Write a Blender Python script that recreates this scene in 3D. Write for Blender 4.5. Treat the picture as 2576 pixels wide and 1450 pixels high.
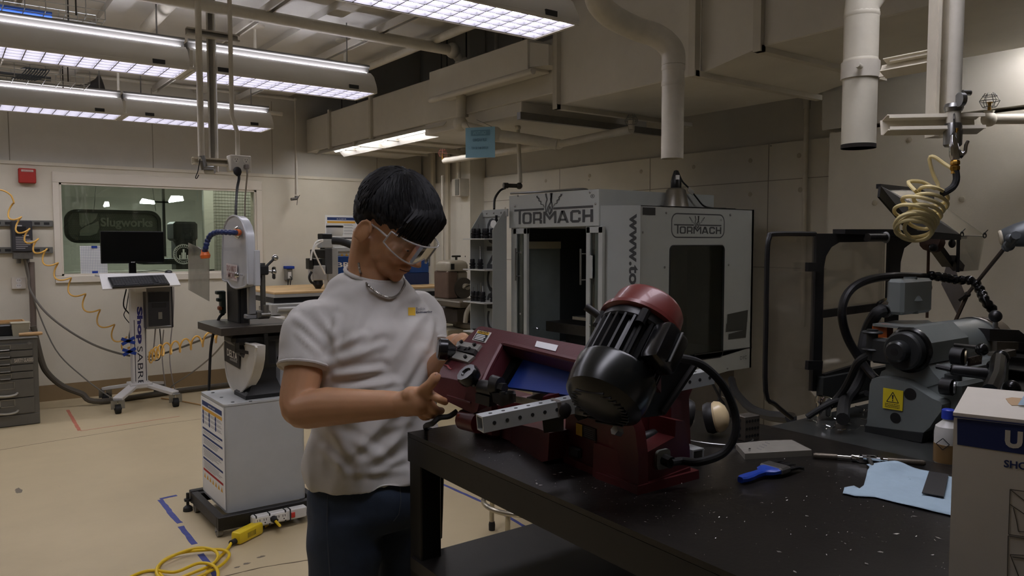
import bpy, bmesh, math, random
from mathutils import Vector as V, Matrix as MX, Euler
rnd = random.Random(7)
C = bpy.context.scene.collection
for o in list(bpy.data.objects): bpy.data.objects.remove(o)
# ---------------------------------------------------------------- camera
FPX, CX, CY, HZ, YAW, CH = 1950., 1288., 725., 610., math.radians(36.5), 1.48
PIT = math.atan((CY-HZ)/FPX)
cd = bpy.data.cameras.new('camera'); cam = bpy.data.objects.new('camera', cd); C.objects.link(cam)
cd.sensor_fit = 'HORIZONTAL'; cd.sensor_width = 36; cd.lens = FPX/2576*36; cd.clip_start = .02
cam.location = (0, 0, CH); cam.rotation_euler = (math.pi/2-PIT, 0, -YAW)
bpy.context.scene.camera = cam
# ---------------------------------------------------------------- world + exposure
w = bpy.data.worlds.new('world'); bpy.context.scene.world = w; w.use_nodes = True
w.node_tree.nodes['Background'].inputs[0].default_value = (.9, .95, 1, 1)
w.node_tree.nodes['Background'].inputs[1].default_value = .10
vs = bpy.context.scene.view_settings
vs.view_transform = 'Standard'; vs.look = 'None'; vs.gamma = 1; vs.use_curve_mapping = False
vs.exposure = 0.92
LAMP = 5.0          # radiance of the ceiling fluorescent fixtures
# ---------------------------------------------------------------- measuring helpers (real positions from sight lines)
_F = V((math.sin(YAW), math.cos(YAW), 0))*math.cos(PIT)-V((0, 0, math.sin(PIT)))
_R = V((math.cos(YAW), -math.sin(YAW), 0)); _U = _R.cross(_F); EYE = V((0, 0, CH))
def ray(x, y): return _F+_R*((x-CX)/FPX)-_U*((y-CY)/FPX)
def oz(x, y, z): d = ray(x, y); return EYE+d*((z-CH)/d.z)
def ox(x, y, X): d = ray(x, y); return EYE+d*(X/d.x)
def oy(x, y, Y): d = ray(x, y); return EYE+d*(Y/d.y)
def od(x, y, t): return EYE+ray(x, y)*t
def op(x, y, P, n): d = ray(x, y); n = V(n); return EYE+d*((V(P)-EYE).dot(n)/d.dot(n))
def ods(l): return [od(*p) for p in l]
# ---------------------------------------------------------------- materials
MATS = {}
def lin(c):
    c /= 255
    return c/12.92 if c <= .04045 else ((c+.055)/1.055)**2.4
def mat(name, rgb=(200, 200, 200), rough=.5, metal=0, var=0, vs_=8, bump=0, bs=60, emit=0, alpha=1, spec=.5, rgb2=None, v2=0, s2=3, coat=0, trans=0):
    if name in MATS: return MATS[name]
    m = bpy.data.materials.new(name); m.use_nodes = True; nt = m.node_tree; N = nt.nodes; L = nt.links
    b = N['Principled BSDF']; col = tuple(lin(c) for c in rgb)+(1,)
    b.inputs['Base Color'].default_value = col; b.inputs['Roughness'].default_value = rough; b.inputs['Metallic'].default_value = metal
    b.inputs['Specular IOR Level'].default_value = spec; b.inputs['Coat Weight'].default_value = coat
    b.inputs['Transmission Weight'].default_value = trans
    if emit: b.inputs['Emission Color'].default_value = col; b.inputs['Emission Strength'].default_value = emit
    b.inputs['Alpha'].default_value = alpha
    tc = N.new('ShaderNodeTexCoord'); src = None
    if var:
        nz = N.new('ShaderNodeTexNoise'); nz.inputs['Scale'].default_value = vs_; nz.inputs['Detail'].default_value = 6; nz.inputs['Roughness'].default_value = .65
        L.new(tc.outputs['Object'], nz.inputs['Vector'])
        mr = N.new('ShaderNodeMapRange'); mr.inputs[1].default_value = .3; mr.inputs[2].default_value = .7; mr.inputs[3].default_value = 1-var; mr.inputs[4].default_value = 1+var*.5
        L.new(nz.outputs['Fac'], mr.inputs[0])
        mx = N.new('ShaderNodeVectorMath'); mx.operation = 'SCALE'; mx.inputs[0].default_value = col[:3]; L.new(mr.outputs[0], mx.inputs['Scale']); src = mx.outputs[0]
        L.new(src, b.inputs['Base Color'])
    if rgb2:
        nz = N.new('ShaderNodeTexNoise'); nz.inputs['Scale'].default_value = s2; nz.inputs['Detail'].default_value = 8; nz.inputs['Roughness'].default_value = .7
        L.new(tc.outputs['Object'], nz.inputs['Vector'])
        cr = N.new('ShaderNodeMapRange'); cr.inputs[1].default_value = v2; cr.inputs[2].default_value = v2+.06; L.new(nz.outputs['Fac'], cr.inputs[0])
        mx2 = N.new('ShaderNodeMix'); mx2.data_type = 'RGBA'; L.new(cr.outputs[0], mx2.inputs[0])
        mx2.inputs[6].default_value = col; mx2.inputs[7].default_value = tuple(lin(c) for c in rgb2)+(1,)
        if src: L.new(src, mx2.inputs[6])
        L.new(mx2.outputs[2], b.inputs['Base Color'])
    if bump:
        nb = N.new('ShaderNodeTexNoise'); nb.inputs['Scale'].default_value = bs; nb.inputs['Detail'].default_value = 4
        L.new(tc.outputs['Object'], nb.inputs['Vector']); bp = N.new('ShaderNodeBump'); bp.inputs['Strength'].default_value = bump; bp.inputs['Distance'].default_value = .002
        L.new(nb.outputs['Fac'], bp.inputs['Height']); L.new(bp.outputs[0], b.inputs['Normal'])
    MATS[name] = m; return m
def glassmat(name, tint=(235, 240, 238), amount=.12, rough=.05, dirt=0, dscale=6):
    if name in MATS: return MATS[name]
    m = bpy.data.materials.new(name); m.use_nodes = True; nt = m.node_tree; N = nt.nodes; L = nt.links
    N.remove(N['Principled BSDF']); out = N['Material Output']
    t = N.new('ShaderNodeBsdfTransparent'); t.inputs[0].default_value = tuple(lin(c) for c in tint)+(1,)
    g = N.new('ShaderNodeBsdfGlossy'); g.inputs['Roughness'].default_value = rough
    fr = N.new('ShaderNodeFresnel'); fr.inputs[0].default_value = 1.5
    ma = N.new('ShaderNodeMath'); ma.operation = 'MULTIPLY'; ma.inputs[1].default_value = amount*8; L.new(fr.outputs[0], ma.inputs[0])
    mx = N.new('ShaderNodeMixShader'); L.new(ma.outputs[0], mx.inputs[0]); L.new(t.outputs[0], mx.inputs[1]); L.new(g.outputs[0], mx.inputs[2]); last = mx
    if dirt:
        d = N.new('ShaderNodeBsdfDiffuse'); d.inputs[0].default_value = (.35, .32, .26, 1)
        tc = N.new('ShaderNodeTexCoord'); nz = N.new('ShaderNodeTexNoise'); nz.inputs['Scale'].default_value = dscale; nz.inputs['Detail'].default_value = 8; L.new(tc.outputs['Object'], nz.inputs['Vector'])
        mr = N.new('ShaderNodeMapRange'); mr.inputs[1].default_value = .35; mr.inputs[2].default_value = .75; mr.inputs[3].default_value = dirt*.4; mr.inputs[4].default_value = dirt*1.6; L.new(nz.outputs['Fac'], mr.inputs[0])
        m2 = N.new('ShaderNodeMixShader'); L.new(mr.outputs[0], m2.inputs[0]); L.new(mx.outputs[0], m2.inputs[1]); L.new(d.outputs[0], m2.inputs[2]); last = m2
    L.new(last.outputs[0], out.inputs[0]); MATS[name] = m; return m
# ---------------------------------------------------------------- mesh builder
def frame(d):
    d = V(d).normalized(); a = V((0, 0, 1)) if abs(d.z) < .9 else V((1, 0, 0))
    u = d.cross(a).normalized(); return u, d.cross(u).normalized(), d
class MB:
    def __init__(s): s.v = []; s.f = []
    def add(s, vs, fs, m=None):
        k = len(s.v); s.v += [(m @ V(p)) if m else V(p) for p in vs]; s.f += [tuple(i+k for i in f) for f in fs]; return s
    def box(s, c, d, rz=0, b=0, m=None, seg=1):
        x, y, z = (q/2 for q in d); R = MX.Translation(V(c)) @ (m if m is not None else MX.Rotation(rz, 4, 'Z'))
        vs = [(-x, -y, -z), (x, -y, -z), (x, y, -z), (-x, y, -z), (-x, -y, z), (x, -y, z), (x, y, z), (-x, y, z)]
        fs = [(3, 2, 1, 0), (4, 5, 6, 7), (0, 1, 5, 4), (1, 2, 6, 5), (2, 3, 7, 6), (3, 0, 4, 7)]
        if not b: return s.add(vs, fs, R)
        bm = bmesh.new(); q = [bm.verts.new(p) for p in vs]
        for f in fs: bm.faces.new([q[i] for i in f])
        bmesh.ops.bevel(bm, geom=bm.edges[:], offset=min(b, .49*min(d)), segments=seg, profile=.5, affect='EDGES')
        bm.verts.index_update(); s.add([p.co.copy() for p in bm.verts], [[p.index for p in f.verts] for f in bm.faces], R); bm.free(); return s
    def bb(s, x0, x1, y0, y1, z0, z1, b=0): return s.box(((x0+x1)/2, (y0+y1)/2, (z0+z1)/2), (abs(x1-x0), abs(y1-y0), abs(z1-z0)), b=b)
    def bar(s, p0, p1, w, h, up=(0, 0, 1), b=0):
        p0, p1 = V(p0), V(p1); d = p1-p0; L = d.length; d = d/L; up = V(up); x = d.cross(up)
        if x.length < 1e-4: x = d.cross(V((1, 0, 0)))
        x.normalize(); z = x.cross(d).normalized()
        m = MX((x, d, z)).transposed().to_4x4()
        return s.box((p0+p1)/2, (w, L, h), m=m, b=b)
    def cyl(s, p0, p1, r, r2=None, n=16, cap=True):
        r2 = r if r2 is None else r2; p0, p1 = V(p0), V(p1); u, v, d = frame(p1-p0); k = len(s.v)
        for p, q in ((p0, r), (p1, r2)):
            for i in range(n): a = 2*math.pi*i/n; s.v.append(p+(u*math.cos(a)+v*math.sin(a))*q)
        for i in range(n): j = (i+1) % n; s.f.append((k+i, k+j, k+n+j, k+n+i))
        if cap: s.f.append(tuple(k+i for i in reversed(range(n)))); s.f.append(tuple(k+n+i for i in range(n)))
        return s
    def lathe(s, prof, p0, axis=(0, 0, 1), n=20, u0=None):
        u, v, d = frame(axis); p0 = V(p0); k = len(s.v); m = len(prof)
        for r, h in prof:
            for i in range(n): a = 2*math.pi*i/n; s.v.append(p0+d*h+(u*math.cos(a)+v*math.sin(a))*max(r, 1e-5))
        for j in range(m-1):
            for i in range(n): q = (i+1) % n; s.f.append((k+j*n+i, k+j*n+q, k+(j+1)*n+q, k+(j+1)*n+i))
        s.f.append(tuple(k+i for i in reversed(range(n)))); s.f.append(tuple(k+(m-1)*n+i for i in range(n))); return s
    def tube(s, pts, r, n=8, closed=False):
        pts = [V(p) for p in pts]; m = len(pts); k = len(s.v)
        rs = r if isinstance(r, (list, tuple)) else [r]*m; t0 = None; u = None
        for i, p in enumerate(pts):
            a = pts[(i-1) % m] if closed or i else p; b = pts[(i+1) % m] if closed or i < m-1 else p; t = (b-a)
            t = t.normalized() if t.length > 1e-9 else V((0, 0, 1))
            if u is None: u, _, _ = frame(t)
            else: u = (u-t*u.dot(t)); u = u.normalized() if u.length > 1e-6 else frame(t)[0]
            v = t.cross(u)
            for j in range(n): q = 2*math.pi*j/n; s.v.append(p+(u*math.cos(q)+v*math.sin(q))*rs[i])
        for i in range(m if closed else m-1):
            i2 = (i+1) % m
            for j in range(n): q = (j+1) % n; s.f.append((k+i*n+j, k+i*n+q, k+i2*n+q, k+i2*n+j))
        if not closed: s.f.append(tuple(k+j for j in reversed(range(n)))); s.f.append(tuple(k+(m-1)*n+j for j in range(n)))
        return s
    def prism(s, poly, vec):
        poly = [V(p) for p in poly]; vec = V(vec); n = len(poly); nor = V((0, 0, 0))
        for i in range(n): nor += poly[i].cross(poly[(i+1) % n])
        if nor.dot(vec) < 0: poly.reverse()
        k = len(s.v); s.v += poly+[p+vec for p in poly]
        s.f.append(tuple(k+i for i in reversed(range(n)))); s.f.append(tuple(k+n+i for i in range(n)))
        for i in range(n): j = (i+1) % n; s.f.append((k+i, k+j, k+n+j, k+n+i))
        return s
    def loft(s, rings, cap=True):
        n = len(rings[0]); k = len(s.v)
        for r in rings: s.v += [V(p) for p in r]
        for i in range(len(rings)-1):
            for j in range(n): q = (j+1) % n; s.f.append((k+i*n+j, k+i*n+q, k+(i+1)*n+q, k+(i+1)*n+j))
        if cap: s.f.append(tuple(k+j for j in reversed(range(n)))); s.f.append(tuple(k+(len(rings)-1)*n+j for j in range(n)))
        return s
    def ell(s, c, r, n=16, m=10, mt=None):
        if not isinstance(r, (tuple, list)): r = (r, r, r)
        T = MX.Translation(V(c)) @ (mt if mt is not None else MX.Identity(4)); vs = []; fs = []
        for i in range(1, m):
            a = math.pi*i/m
            for j in range(n): q = 2*math.pi*j/n; vs.append((r[0]*math.sin(a)*math.cos(q), r[1]*math.sin(a)*math.sin(q), r[2]*math.cos(a)))
        vs += [(0, 0, r[2]), (0, 0, -r[2])]; t = len(vs)-2
        for j in range(n):
            q = (j+1) % n; fs.append((t, j, q)); fs.append((t+1, (m-2)*n+q, (m-2)*n+j))
            for i in range(m-2): fs.append((i*n+j, (i+1)*n+j, (i+1)*n+q, i*n+q))
        return s.add(vs, fs, T)
    def quad(s, *p): return s.add(p, [tuple(range(len(p)))])
    def slab(s, p, t):   # thin plate from a planar polygon, thickness t along its normal
        p = [V(q) for q in p]; n = V((0, 0, 0))
        for i in range(len(p)): n += p[i].cross(p[(i+1) % len(p)])
        return s.prism(p, n.normalized()*t)
W = {}
def link(name, mb, m, origin=(0, 0, 0), smooth=35):
    me = bpy.data.meshes.new(name); o0 = V(origin)
    me.from_pydata([tuple(p-o0) for p in mb.v], [], mb.f); me.validate()
    for mm in (m if isinstance(m, (list, tuple)) else [m]): me.materials.append(mm)
    if smooth:
        me.polygons.foreach_set('use_smooth', [True]*len(me.polygons)); me.set_sharp_from_angle(angle=math.radians(smooth))
    me.update(); o = bpy.data.objects.new(name, me); C.objects.link(o); return o
def tag(o, label, cat, group=None):
    o['label'] = label; o['category'] = cat
    if group: o['group'] = group
    return o
def thing(name, label, cat, loc, group=None):
    o = bpy.data.objects.new(name, None); C.objects.link(o); o.location = loc; o.empty_display_size = .05; W[o] = V(loc); return tag(o, label, cat, group)
def part(par, name, mb, m, label=None, smooth=35):
    o = link(name, mb, m, W[par], smooth); o.parent = par; W[o] = W[par]
    if label: o['label'] = label
    return o
def single(name, mb, m, label, cat, loc=None, group=None, smooth=35):
    loc = V(loc) if loc is not None else sum(mb.v, V((0, 0, 0)))/len(mb.v)
    o = link(name, mb, m, loc, smooth); o.location = loc; W[o] = loc; return tag(o, label, cat, group)
def struct(name, mb, m, par=None, smooth=35):
    if par: return part(par, name, mb, m)
    o = link(name, mb, m, (0, 0, 0), smooth); o['kind'] = 'structure'; W[o] = V((0, 0, 0)); return o
def stuff(o): o['kind'] = 'stuff'; return o
def dup(r, loc, rz=0, label=None):
    c = r.copy(); C.objects.link(c); c.location = loc; c.rotation_euler = (0, 0, rz); W[c] = V(loc)
    if label: c['label'] = label
    def rec(a, b):
        for ch in list(a.children):
            d = ch.copy(); C.objects.link(d); d.parent = b; W[d] = W[b]; rec(ch, d)
    rec(r, c); return c
# ---------------------------------------------------------------- lettering
def text(mb, s, o, ux, uy, w=None, h=None, bold=0, lift=.0006, align='L', gap=1.0):
    cu = bpy.data.curves.new('t', 'FONT'); cu.body = s; cu.offset = bold; cu.resolution_u = 3; cu.space_character = gap
    ob = bpy.data.objects.new('t', cu); me = bpy.data.meshes.new_from_object(ob)
    vs = [p.co.copy() for p in me.vertices]; fs = [tuple(p.vertices) for p in me.polygons]
    bpy.data.objects.remove(ob); bpy.data.curves.remove(cu); bpy.data.meshes.remove(me)
    if not vs: return mb
    x0 = min(p.x for p in vs); x1 = max(p.x for p in vs); y0 = min(p.y for p in vs); y1 = max(p.y for p in vs)
    sx = (w/(x1-x0)) if w else None; sy = (h/(y1-y0)) if h else None; sx = sx or sy; sy = sy or sx
    ux = V(ux).normalized(); uy = V(uy).normalized(); n = ux.cross(uy)*lift; wd = (x1-x0)*sx; off = {'L': 0, 'C': -wd/2, 'R': -wd}[align]
    return mb.add([V(o)+ux*((p.x-x0)*sx+off)+uy*((p.y-y0)*sy)+n for p in vs], fs)
def lay(o, ux, uy):      # flat print coordinates on a surface: (x, y) -> point, proud by lift
    o, ux, uy = V(o), V(ux).normalized(), V(uy).normalized(); n = ux.cross(uy)
    return lambda x, y, l=.0006: o+ux*x+uy*y+n*l
def rect(mb, P, x0, x1, y0, y1, l=.0006): return mb.quad(P(x0, y0, l), P(x1, y0, l), P(x1, y1, l), P(x0, y1, l))
def smooth_path(pts, k=6, closed=False):   # Catmull-Rom
    pts = [V(p) for p in pts]; n = len(pts); out = []
    for i in range(n if closed else n-1):
        g = (lambda j: pts[j % n]) if closed else (lambda j: pts[max(0, min(n-1, j))])
        a, b, c, d = g(i-1), g(i), g(i+1), g(i+2)
        for j in range(k):
            t = j/k; out.append(.5*((2*b)+(c-a)*t+(2*a-5*b+4*c-d)*t*t+(3*b-a-3*c+d)*t**3))
    if not closed: out.append(pts[-1])
    return out
def arc2(c, r, a0, a1, n): return [(c[0]+r*math.cos(math.radians(a0+(a1-a0)*i/n)), c[1]+r*math.sin(math.radians(a0+(a1-a0)*i/n))) for i in range(n+1)]
def rrect(x0, x1, y0, y1, r, n=5):
    return arc2((x1-r, y1-r), r, 0, 90, n)+arc2((x0+r, y1-r), r, 90, 180, n)+arc2((x0+r, y0+r), r, 180, 270, n)+arc2((x1-r, y0+r), r, 270, 360, n)
# common materials
BLACK = mat('black_paint', (22, 22, 22), .45); BLKPL = mat('black_plastic', (20, 20, 21), .4); RUB = mat('rubber', (24, 24, 24), .7)
STEEL = mat('steel', (150, 150, 148), .35, 1, .15, 20); CHROME = mat('chrome', (205, 205, 205), .12, 1); DSTEEL = mat('dark_steel', (70, 68, 64), .4, .8, .25, 25)
ALU = mat('aluminium', (180, 182, 182), .35, .9, .08, 30); WHITE = mat('white_paint', (225, 222, 214), .5); PAPER = mat('paper', (232, 232, 228), .8)
PIPE = mat('painted_pipe', (206, 200, 184), .5, 0, .1, 12); CREAM = mat('cream_plastic', (216, 206, 180), .45); INK = mat('ink', (30, 30, 34), .8); GREYINK = mat('grey_ink', (120, 120, 124), .8)
BLUETAPE = mat('blue_tape', (24, 60, 150), .75, 0, .2, 30); BRASS = mat('brass', (170, 130, 60), .3, 1); GREY = mat('grey_paint', (150, 150, 148), .45, 0, .05, 8)
# ================================================================ ROOM SHELL
YB, XR, ZC, XE = 8.33, 4.8, 3.05, 3.1
def concrete(name, rgb, holes=False):
    m = mat(name, rgb, .75, 0, .10, 1.7, .25, 90); nt = m.node_tree; N = nt.nodes; L = nt.links; b = N['Principled BSDF']
    src = b.inputs['Base Color'].links[0].from_socket
    tc = [n for n in N if n.type == 'TEX_COORD'][0]
    vo = N.new('ShaderNodeTexVoronoi'); vo.inputs['Scale'].default_value = 3.2; vo.inputs['Randomness'].default_value = 1; L.new(tc.outputs['Object'], vo.inputs['Vector'])
    nz = N.new('ShaderNodeTexNoise'); nz.inputs['Scale'].default_value = 40; L.new(tc.outputs['Object'], nz.inputs['Vector'])
    ad = N.new('ShaderNodeMath'); ad.operation = 'MULTIPLY_ADD'; ad.inputs[1].default_value = .03; L.new(nz.outputs['Fac'], ad.inputs[0]); L.new(vo.outputs['Distance'], ad.inputs[2])
    mr = N.new('ShaderNodeMapRange'); mr.inputs[1].default_value = .035; mr.inputs[2].default_value = .05; mr.inputs[3].default_value = 1; mr.inputs[4].default_value = 0; L.new(ad.outputs[0], mr.inputs[0])
    mx = N.new('ShaderNodeMix'); mx.data_type = 'RGBA'; L.new(mr.outputs[0], mx.inputs[0]); L.new(src, mx.inputs[6]); mx.inputs[7].default_value = (.03, .028, .025, 1)
    L.new(mx.outputs[2], b.inputs['Base Color']); return m
WALL = mat('cream_wall', (216, 209, 189), .7, 0, .06, 2.5, .2, 70); WALLU = mat('upper_wall', (198, 194, 182), .75, 0, .08, 2, .2, 60)
CONC = concrete('painted_concrete', (212, 207, 192)); CEIL = mat('ceiling_paint', (206, 203, 196), .8, 0, .08, 2, .2, 40); RECESS = mat('recess_shade', (150, 157, 166), .85, 0, .1, 2)  # RECESS: bluish grey carries the shade above the ducts
FLOOR = mat('floor_epoxy', (194, 177, 140), .42, 0, .10, 1.3, .12, 50, rgb2=(128, 112, 86), v2=.68, s2=16)
mb = MB().bb(-4.5, XR+.3, -3, YB+.3, -.2, 0); struct('floor', mb, FLOOR)
# back wall with the observation window opening (x .90-2.78, z 1.14-2.06)
wx0, wx1, wz0, wz1 = .925, 2.755, 1.165, 2.035
mb = MB(); mb.bb(-4.5, wx0, YB, YB+.18, 0, 2.2); mb.bb(wx1, XR+.3, YB, YB+.18, 0, 2.2); mb.bb(wx0, wx1, YB, YB+.18, 0, wz0); mb.bb(wx0, wx1, YB, YB+.18, wz1, 2.2)
struct('wall_back', mb, WALL)
struct('trim_1', MB().bb(-4.5, XR, YB+.025, YB+.2, 2.2, 4.0), WALLU)          # set-back upper wall above the ledge
mb = MB(); seam = mat('seam', (150, 144, 130), .8)
for x in (.55, 1.75, 2.95, 4.2): mb.bb(x-.004, x+.004, YB+.0225, YB+.03, 2.21, 3.0)
struct('trim_2', mb, seam)
struct('trim_3', MB().bb(-4.5, XR, YB-.012, YB+.03, 2.185, 2.215), WALL)
# right concrete wall
struct('wall_right', MB().bb(XR, XR+.3, -3, YB+.2, 0, 2.18), CONC)
struct('trim_4', MB().bb(XR+.03, XR+.3, -3, YB+.2, 2.18, 4.0), WALLU)
struct('trim_5', MB().bb(4.6, XR+.01, -3, 2.81, 0, 2.175), CONC)          # thicker pier beside the lathe
struct('trim_6', MB().bb(4.6, XR+.05, -3, 2.865, 2.2, 2.44).bb(4.64, XR+.05, -3, 2.8, 2.44, 3.9), WALLU)
struct('trim_7', MB().bb(4.62, XR+.02, 7.0, 7.28, 0, 3.9), CONC)           # corner pilaster
mb = MB()
for y in (5.72, 4.55, 3.4): mb.bb(XR-.002, XR+.001, y-.003, y+.003, 0, 2.18)
for z in (1.92, 1.3): mb.bb(XR-.002, XR+.001, 2.82, 7, z-.003, z+.003)
struct('trim_8', mb, seam)
th = mat('tie_hole', (178, 170, 150), .85)
wr = bpy.data.objects['wall_right']
for y in (6.6, 5.95, 5.3, 4.65, 4.1, 3.55, 3.15):
    for z in (2.08, 1.84, 1.5):
        q = MB().lathe([(.017, 0), (.017, .0025), (.012, .004), (.0, .004)], (XR+.001, y+rnd.uniform(-.02, .02), z+rnd.uniform(-.01, .01)), (-1, 0, 0), 14)
        part(wr, 'tie_hole', q, th)
for y, z in ((2.5, 1.72), (2.3, 2.08), (2.0, 1.72), (1.5, 2.05)):
    part(wr, 'tie_hole', MB().lathe([(.017, 0), (.017, .0025), (.012, .004), (.0, .004)], (4.6, y, z), (-1, 0, 0), 14), th)
# vertical batten strips near the corner
mb = MB()
for y in (7.72, 8.05): mb.bb(XR-.03, XR, y-.03, y+.03, 0, 2.9)
struct('trim_9', mb, WALL)
# unseen remaining walls of the shop
struct('wall_left', MB().bb(-4.7, -4.5, -3, YB+.2, 0, 4), WALL); struct('wall_front', MB().bb(-4.7, XR+.3, -3.2, -3, 0, 4), WALL)
# ceiling: light slab, then open recess above the ducts, shade put into its colour
struct('ceiling', MB().bb(-4.7, XE, -3.2, YB+.3, ZC, ZC+1.0), CEIL)
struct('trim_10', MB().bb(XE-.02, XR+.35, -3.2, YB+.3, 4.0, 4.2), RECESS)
mb = MB()                                                                 # shallow slab ribs
for x in (-1.4, -.2, 1.0, 2.2): mb.bb(x-.06, x+.06, -3, YB, ZC-.05, ZC+.01)
for y in (1.2, 3.9, 6.6): mb.bb(-4.5, XE, y-.05, y+.05, ZC-.03, ZC+.01)
struct('trim_11', mb, CEIL)
base = mat('baseboard_tan', (142, 120, 86), .6, 0, .1, 4)
struct('baseboard_back', MB().bb(-4.5, XR, YB-.012, YB+.01, 0, .15), base); struct('baseboard_right', MB().bb(XR-.012, XR+.01, 2.83, YB, 0, .15), base)
# observation window
fr = MB()
for x0, x1, z0, z1 in ((wx0-.055, wx0, wz0, wz1), (wx1, wx1+.06, wz0, wz1), (wx0-.055, wx1+.06, wz1, wz1+.1), (wx0-.055, wx1+.06, wz0-.065, wz0)):
    fr.bb(x0, x1, YB-.022, YB+.06, z0, z1, b=.004)
win = struct('window_1', fr, mat('window_trim', (222, 214, 196), .5))
bead = MB()
for x0, x1, z0, z1 in ((wx0, wx0+.018, wz0, wz1), (wx1-.018, wx1, wz0, wz1), (wx0, wx1, wz1-.018, wz1), (wx0, wx1, wz0, wz0+.018)): bead.bb(x0, x1, YB-.008, YB+.03, z0, z1)
part(win, 'glazing_bead', bead, mat('window_trim'))
part(win, 'pane', MB().bb(wx0+.01, wx1-.01, YB+.03, YB+.036, wz0+.01, wz1-.01), glassmat('window_glass', (246, 250, 246), .12, .0))
# room beyond: corridor with pale green wired-glass partition, a darker lab further in
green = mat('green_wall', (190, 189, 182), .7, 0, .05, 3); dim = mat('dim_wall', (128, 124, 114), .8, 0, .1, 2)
struct('wall_corridor_back', MB().bb(-1.5, 2.05, 9.62, 9.7, 0, 1.15).bb(2.62, 4.4, 9.62, 9.7, 0, 3).bb(-1.5, 4.4, 9.62, 9.7, 2.18, 3).bb(2.05, 2.62, 9.62, 9.7, 0, 1.15), green)
struct('wall_corridor_side', MB().bb(4.3, 4.4, 8.5, 9.7, 0, 3), green)
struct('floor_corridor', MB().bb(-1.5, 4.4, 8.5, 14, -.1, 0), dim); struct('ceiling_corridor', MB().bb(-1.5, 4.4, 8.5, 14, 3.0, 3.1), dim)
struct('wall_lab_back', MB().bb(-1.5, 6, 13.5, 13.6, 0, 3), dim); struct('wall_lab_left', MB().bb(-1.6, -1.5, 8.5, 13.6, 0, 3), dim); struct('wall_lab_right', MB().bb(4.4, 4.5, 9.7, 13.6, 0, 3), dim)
f2 = MB()
for x0, x1, z0, z1 in ((2.55, 2.66, 1.1, 2.2), (-1.5, 2.66, 2.12, 2.22), (-1.5, 2.66, 1.08, 1.16)): f2.bb(x0, x1, 9.58, 9.66, z0, z1, b=.004)
w2 = struct('window_2', f2, mat('green_trim', (206, 208, 198), .5)); part(w2, 'pane', MB().bb(-1.5, 2.55, 9.63, 9.636, 1.16, 2.12), glassmat('inner_glass', (240, 243, 240), .10, .0))
mesh = MB()
for i in range(46): x = 2.7+i*.035; mesh.bb(x-.001, x+.001, 9.612, 9.616, 1.0, 2.6)
for i in range(44): z = 1.02+i*.036; mesh.bb(2.68, 4.28, 9.612, 9.616, z-.001, z+.001)
struct('trim_12', mesh, mat('mesh_wire', (120, 130, 112), .6))
# ================================================================ CEILING SERVICES
LENS = mat('lens_glow', (244, 242, 255), .5, emit=LAMP); TUBE = mat('tube_glow', (250, 248, 255), .5, emit=LAMP*3)
UPL = mat('uplight_glow', (244, 242, 255), .5, emit=LAMP*2)
FIXT = mat('fixture_enamel', (214, 210, 200), .4); LOUV = mat('louver', (128, 126, 132), .6); CLIP = mat('dark_clip', (40, 40, 42), .5)
def make_fixture(x0, x1, y, label, group):
    z = 2.55; L = x1-x0; hw = .175
    t = thing('ceiling_light', label, 'light', (x0, y, z), group)
    hb = MB(); sec = [(-hw, 0), (-hw, .018), (-hw+.012, .05), (-hw+.05, .115), (-hw+.1, .15), (hw-.1, .15), (hw-.05, .115), (hw-.012, .05), (hw, .018), (hw, 0), (hw-.012, 0), (hw-.012, .02), (-hw+.012, .02), (-hw+.012, 0)]
    hb.prism([(x0, y+a, z+b) for a, b in sec], (L, 0, 0)); part(t, 'housing', hb, FIXT)
    part(t, 'ballast_channel', MB().bb(x0, x1, y-.05, y+.05, z+.15, z+.20, b=.006).cyl((x0, y-.05, z+.2), (x1, y-.05, z+.2), .012), mat('channel_enamel', (120, 118, 113), .55))
    part(t, 'uplight_slot', MB().bb(x0+.03, x1-.03, y-.074, y-.052, z+.1503, z+.1512).bb(x0+.03, x1-.03, y+.052, y+.074, z+.1503, z+.1512), UPL)
    lens = MB().bb(x0+.02, x1-.02, y-hw+.016, y+hw-.016, z+.012, z+.019); part(t, 'lamp_panel', lens, LENS)
    n = 13; g = MB()
    for i in range(n+1): x = x0+.02+(L-.04)*i/n; g.bb(x-.0028, x+.0028, y-hw+.014, y+hw-.014, z-.006, z+.013)
    for i in range(5): q = y-hw+.016+(2*hw-.032)*i/4; g.bb(x0+.02, x1-.02, q-.0028, q+.0028, z-.006, z+.013)
    stuff(part(t, 'louver_grid', g, LOUV))
    ff = MB()
    for q in (-1, 1): ff.bb(x0, x1, y+q*(hw-.006)-.008, y+q*(hw-.006)+.008, z-.010, z+.012, b=.003)
    ff.bb(x0, x0+.02, y-hw, y+hw, z-.01, z+.012); ff.bb(x1-.02, x1, y-hw, y+hw, z-.01, z+.012); part(t, 'lens_frame', ff, FIXT)
    for x in (x0+.18, x1-.18):
        for s in (-1, 1): part(t, 'latch', MB().bb(x-.035, x+.035, y+s*hw-.006, y+s*hw+.006, z+.004, z+.03), CLIP)
    for x in (x0+.15, x1-.15): part(t, 'hanger_rod', MB().cyl((x, y, z+.2), (x, y, ZC), .005, n=8), STEEL)
    return t
G = 'suspended fluorescent fixtures'
rows = [(3.08, 'nearest row, crossing the top of the view'), (5.25, 'middle row'), (7.37, 'far row by the observation window')]
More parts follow.
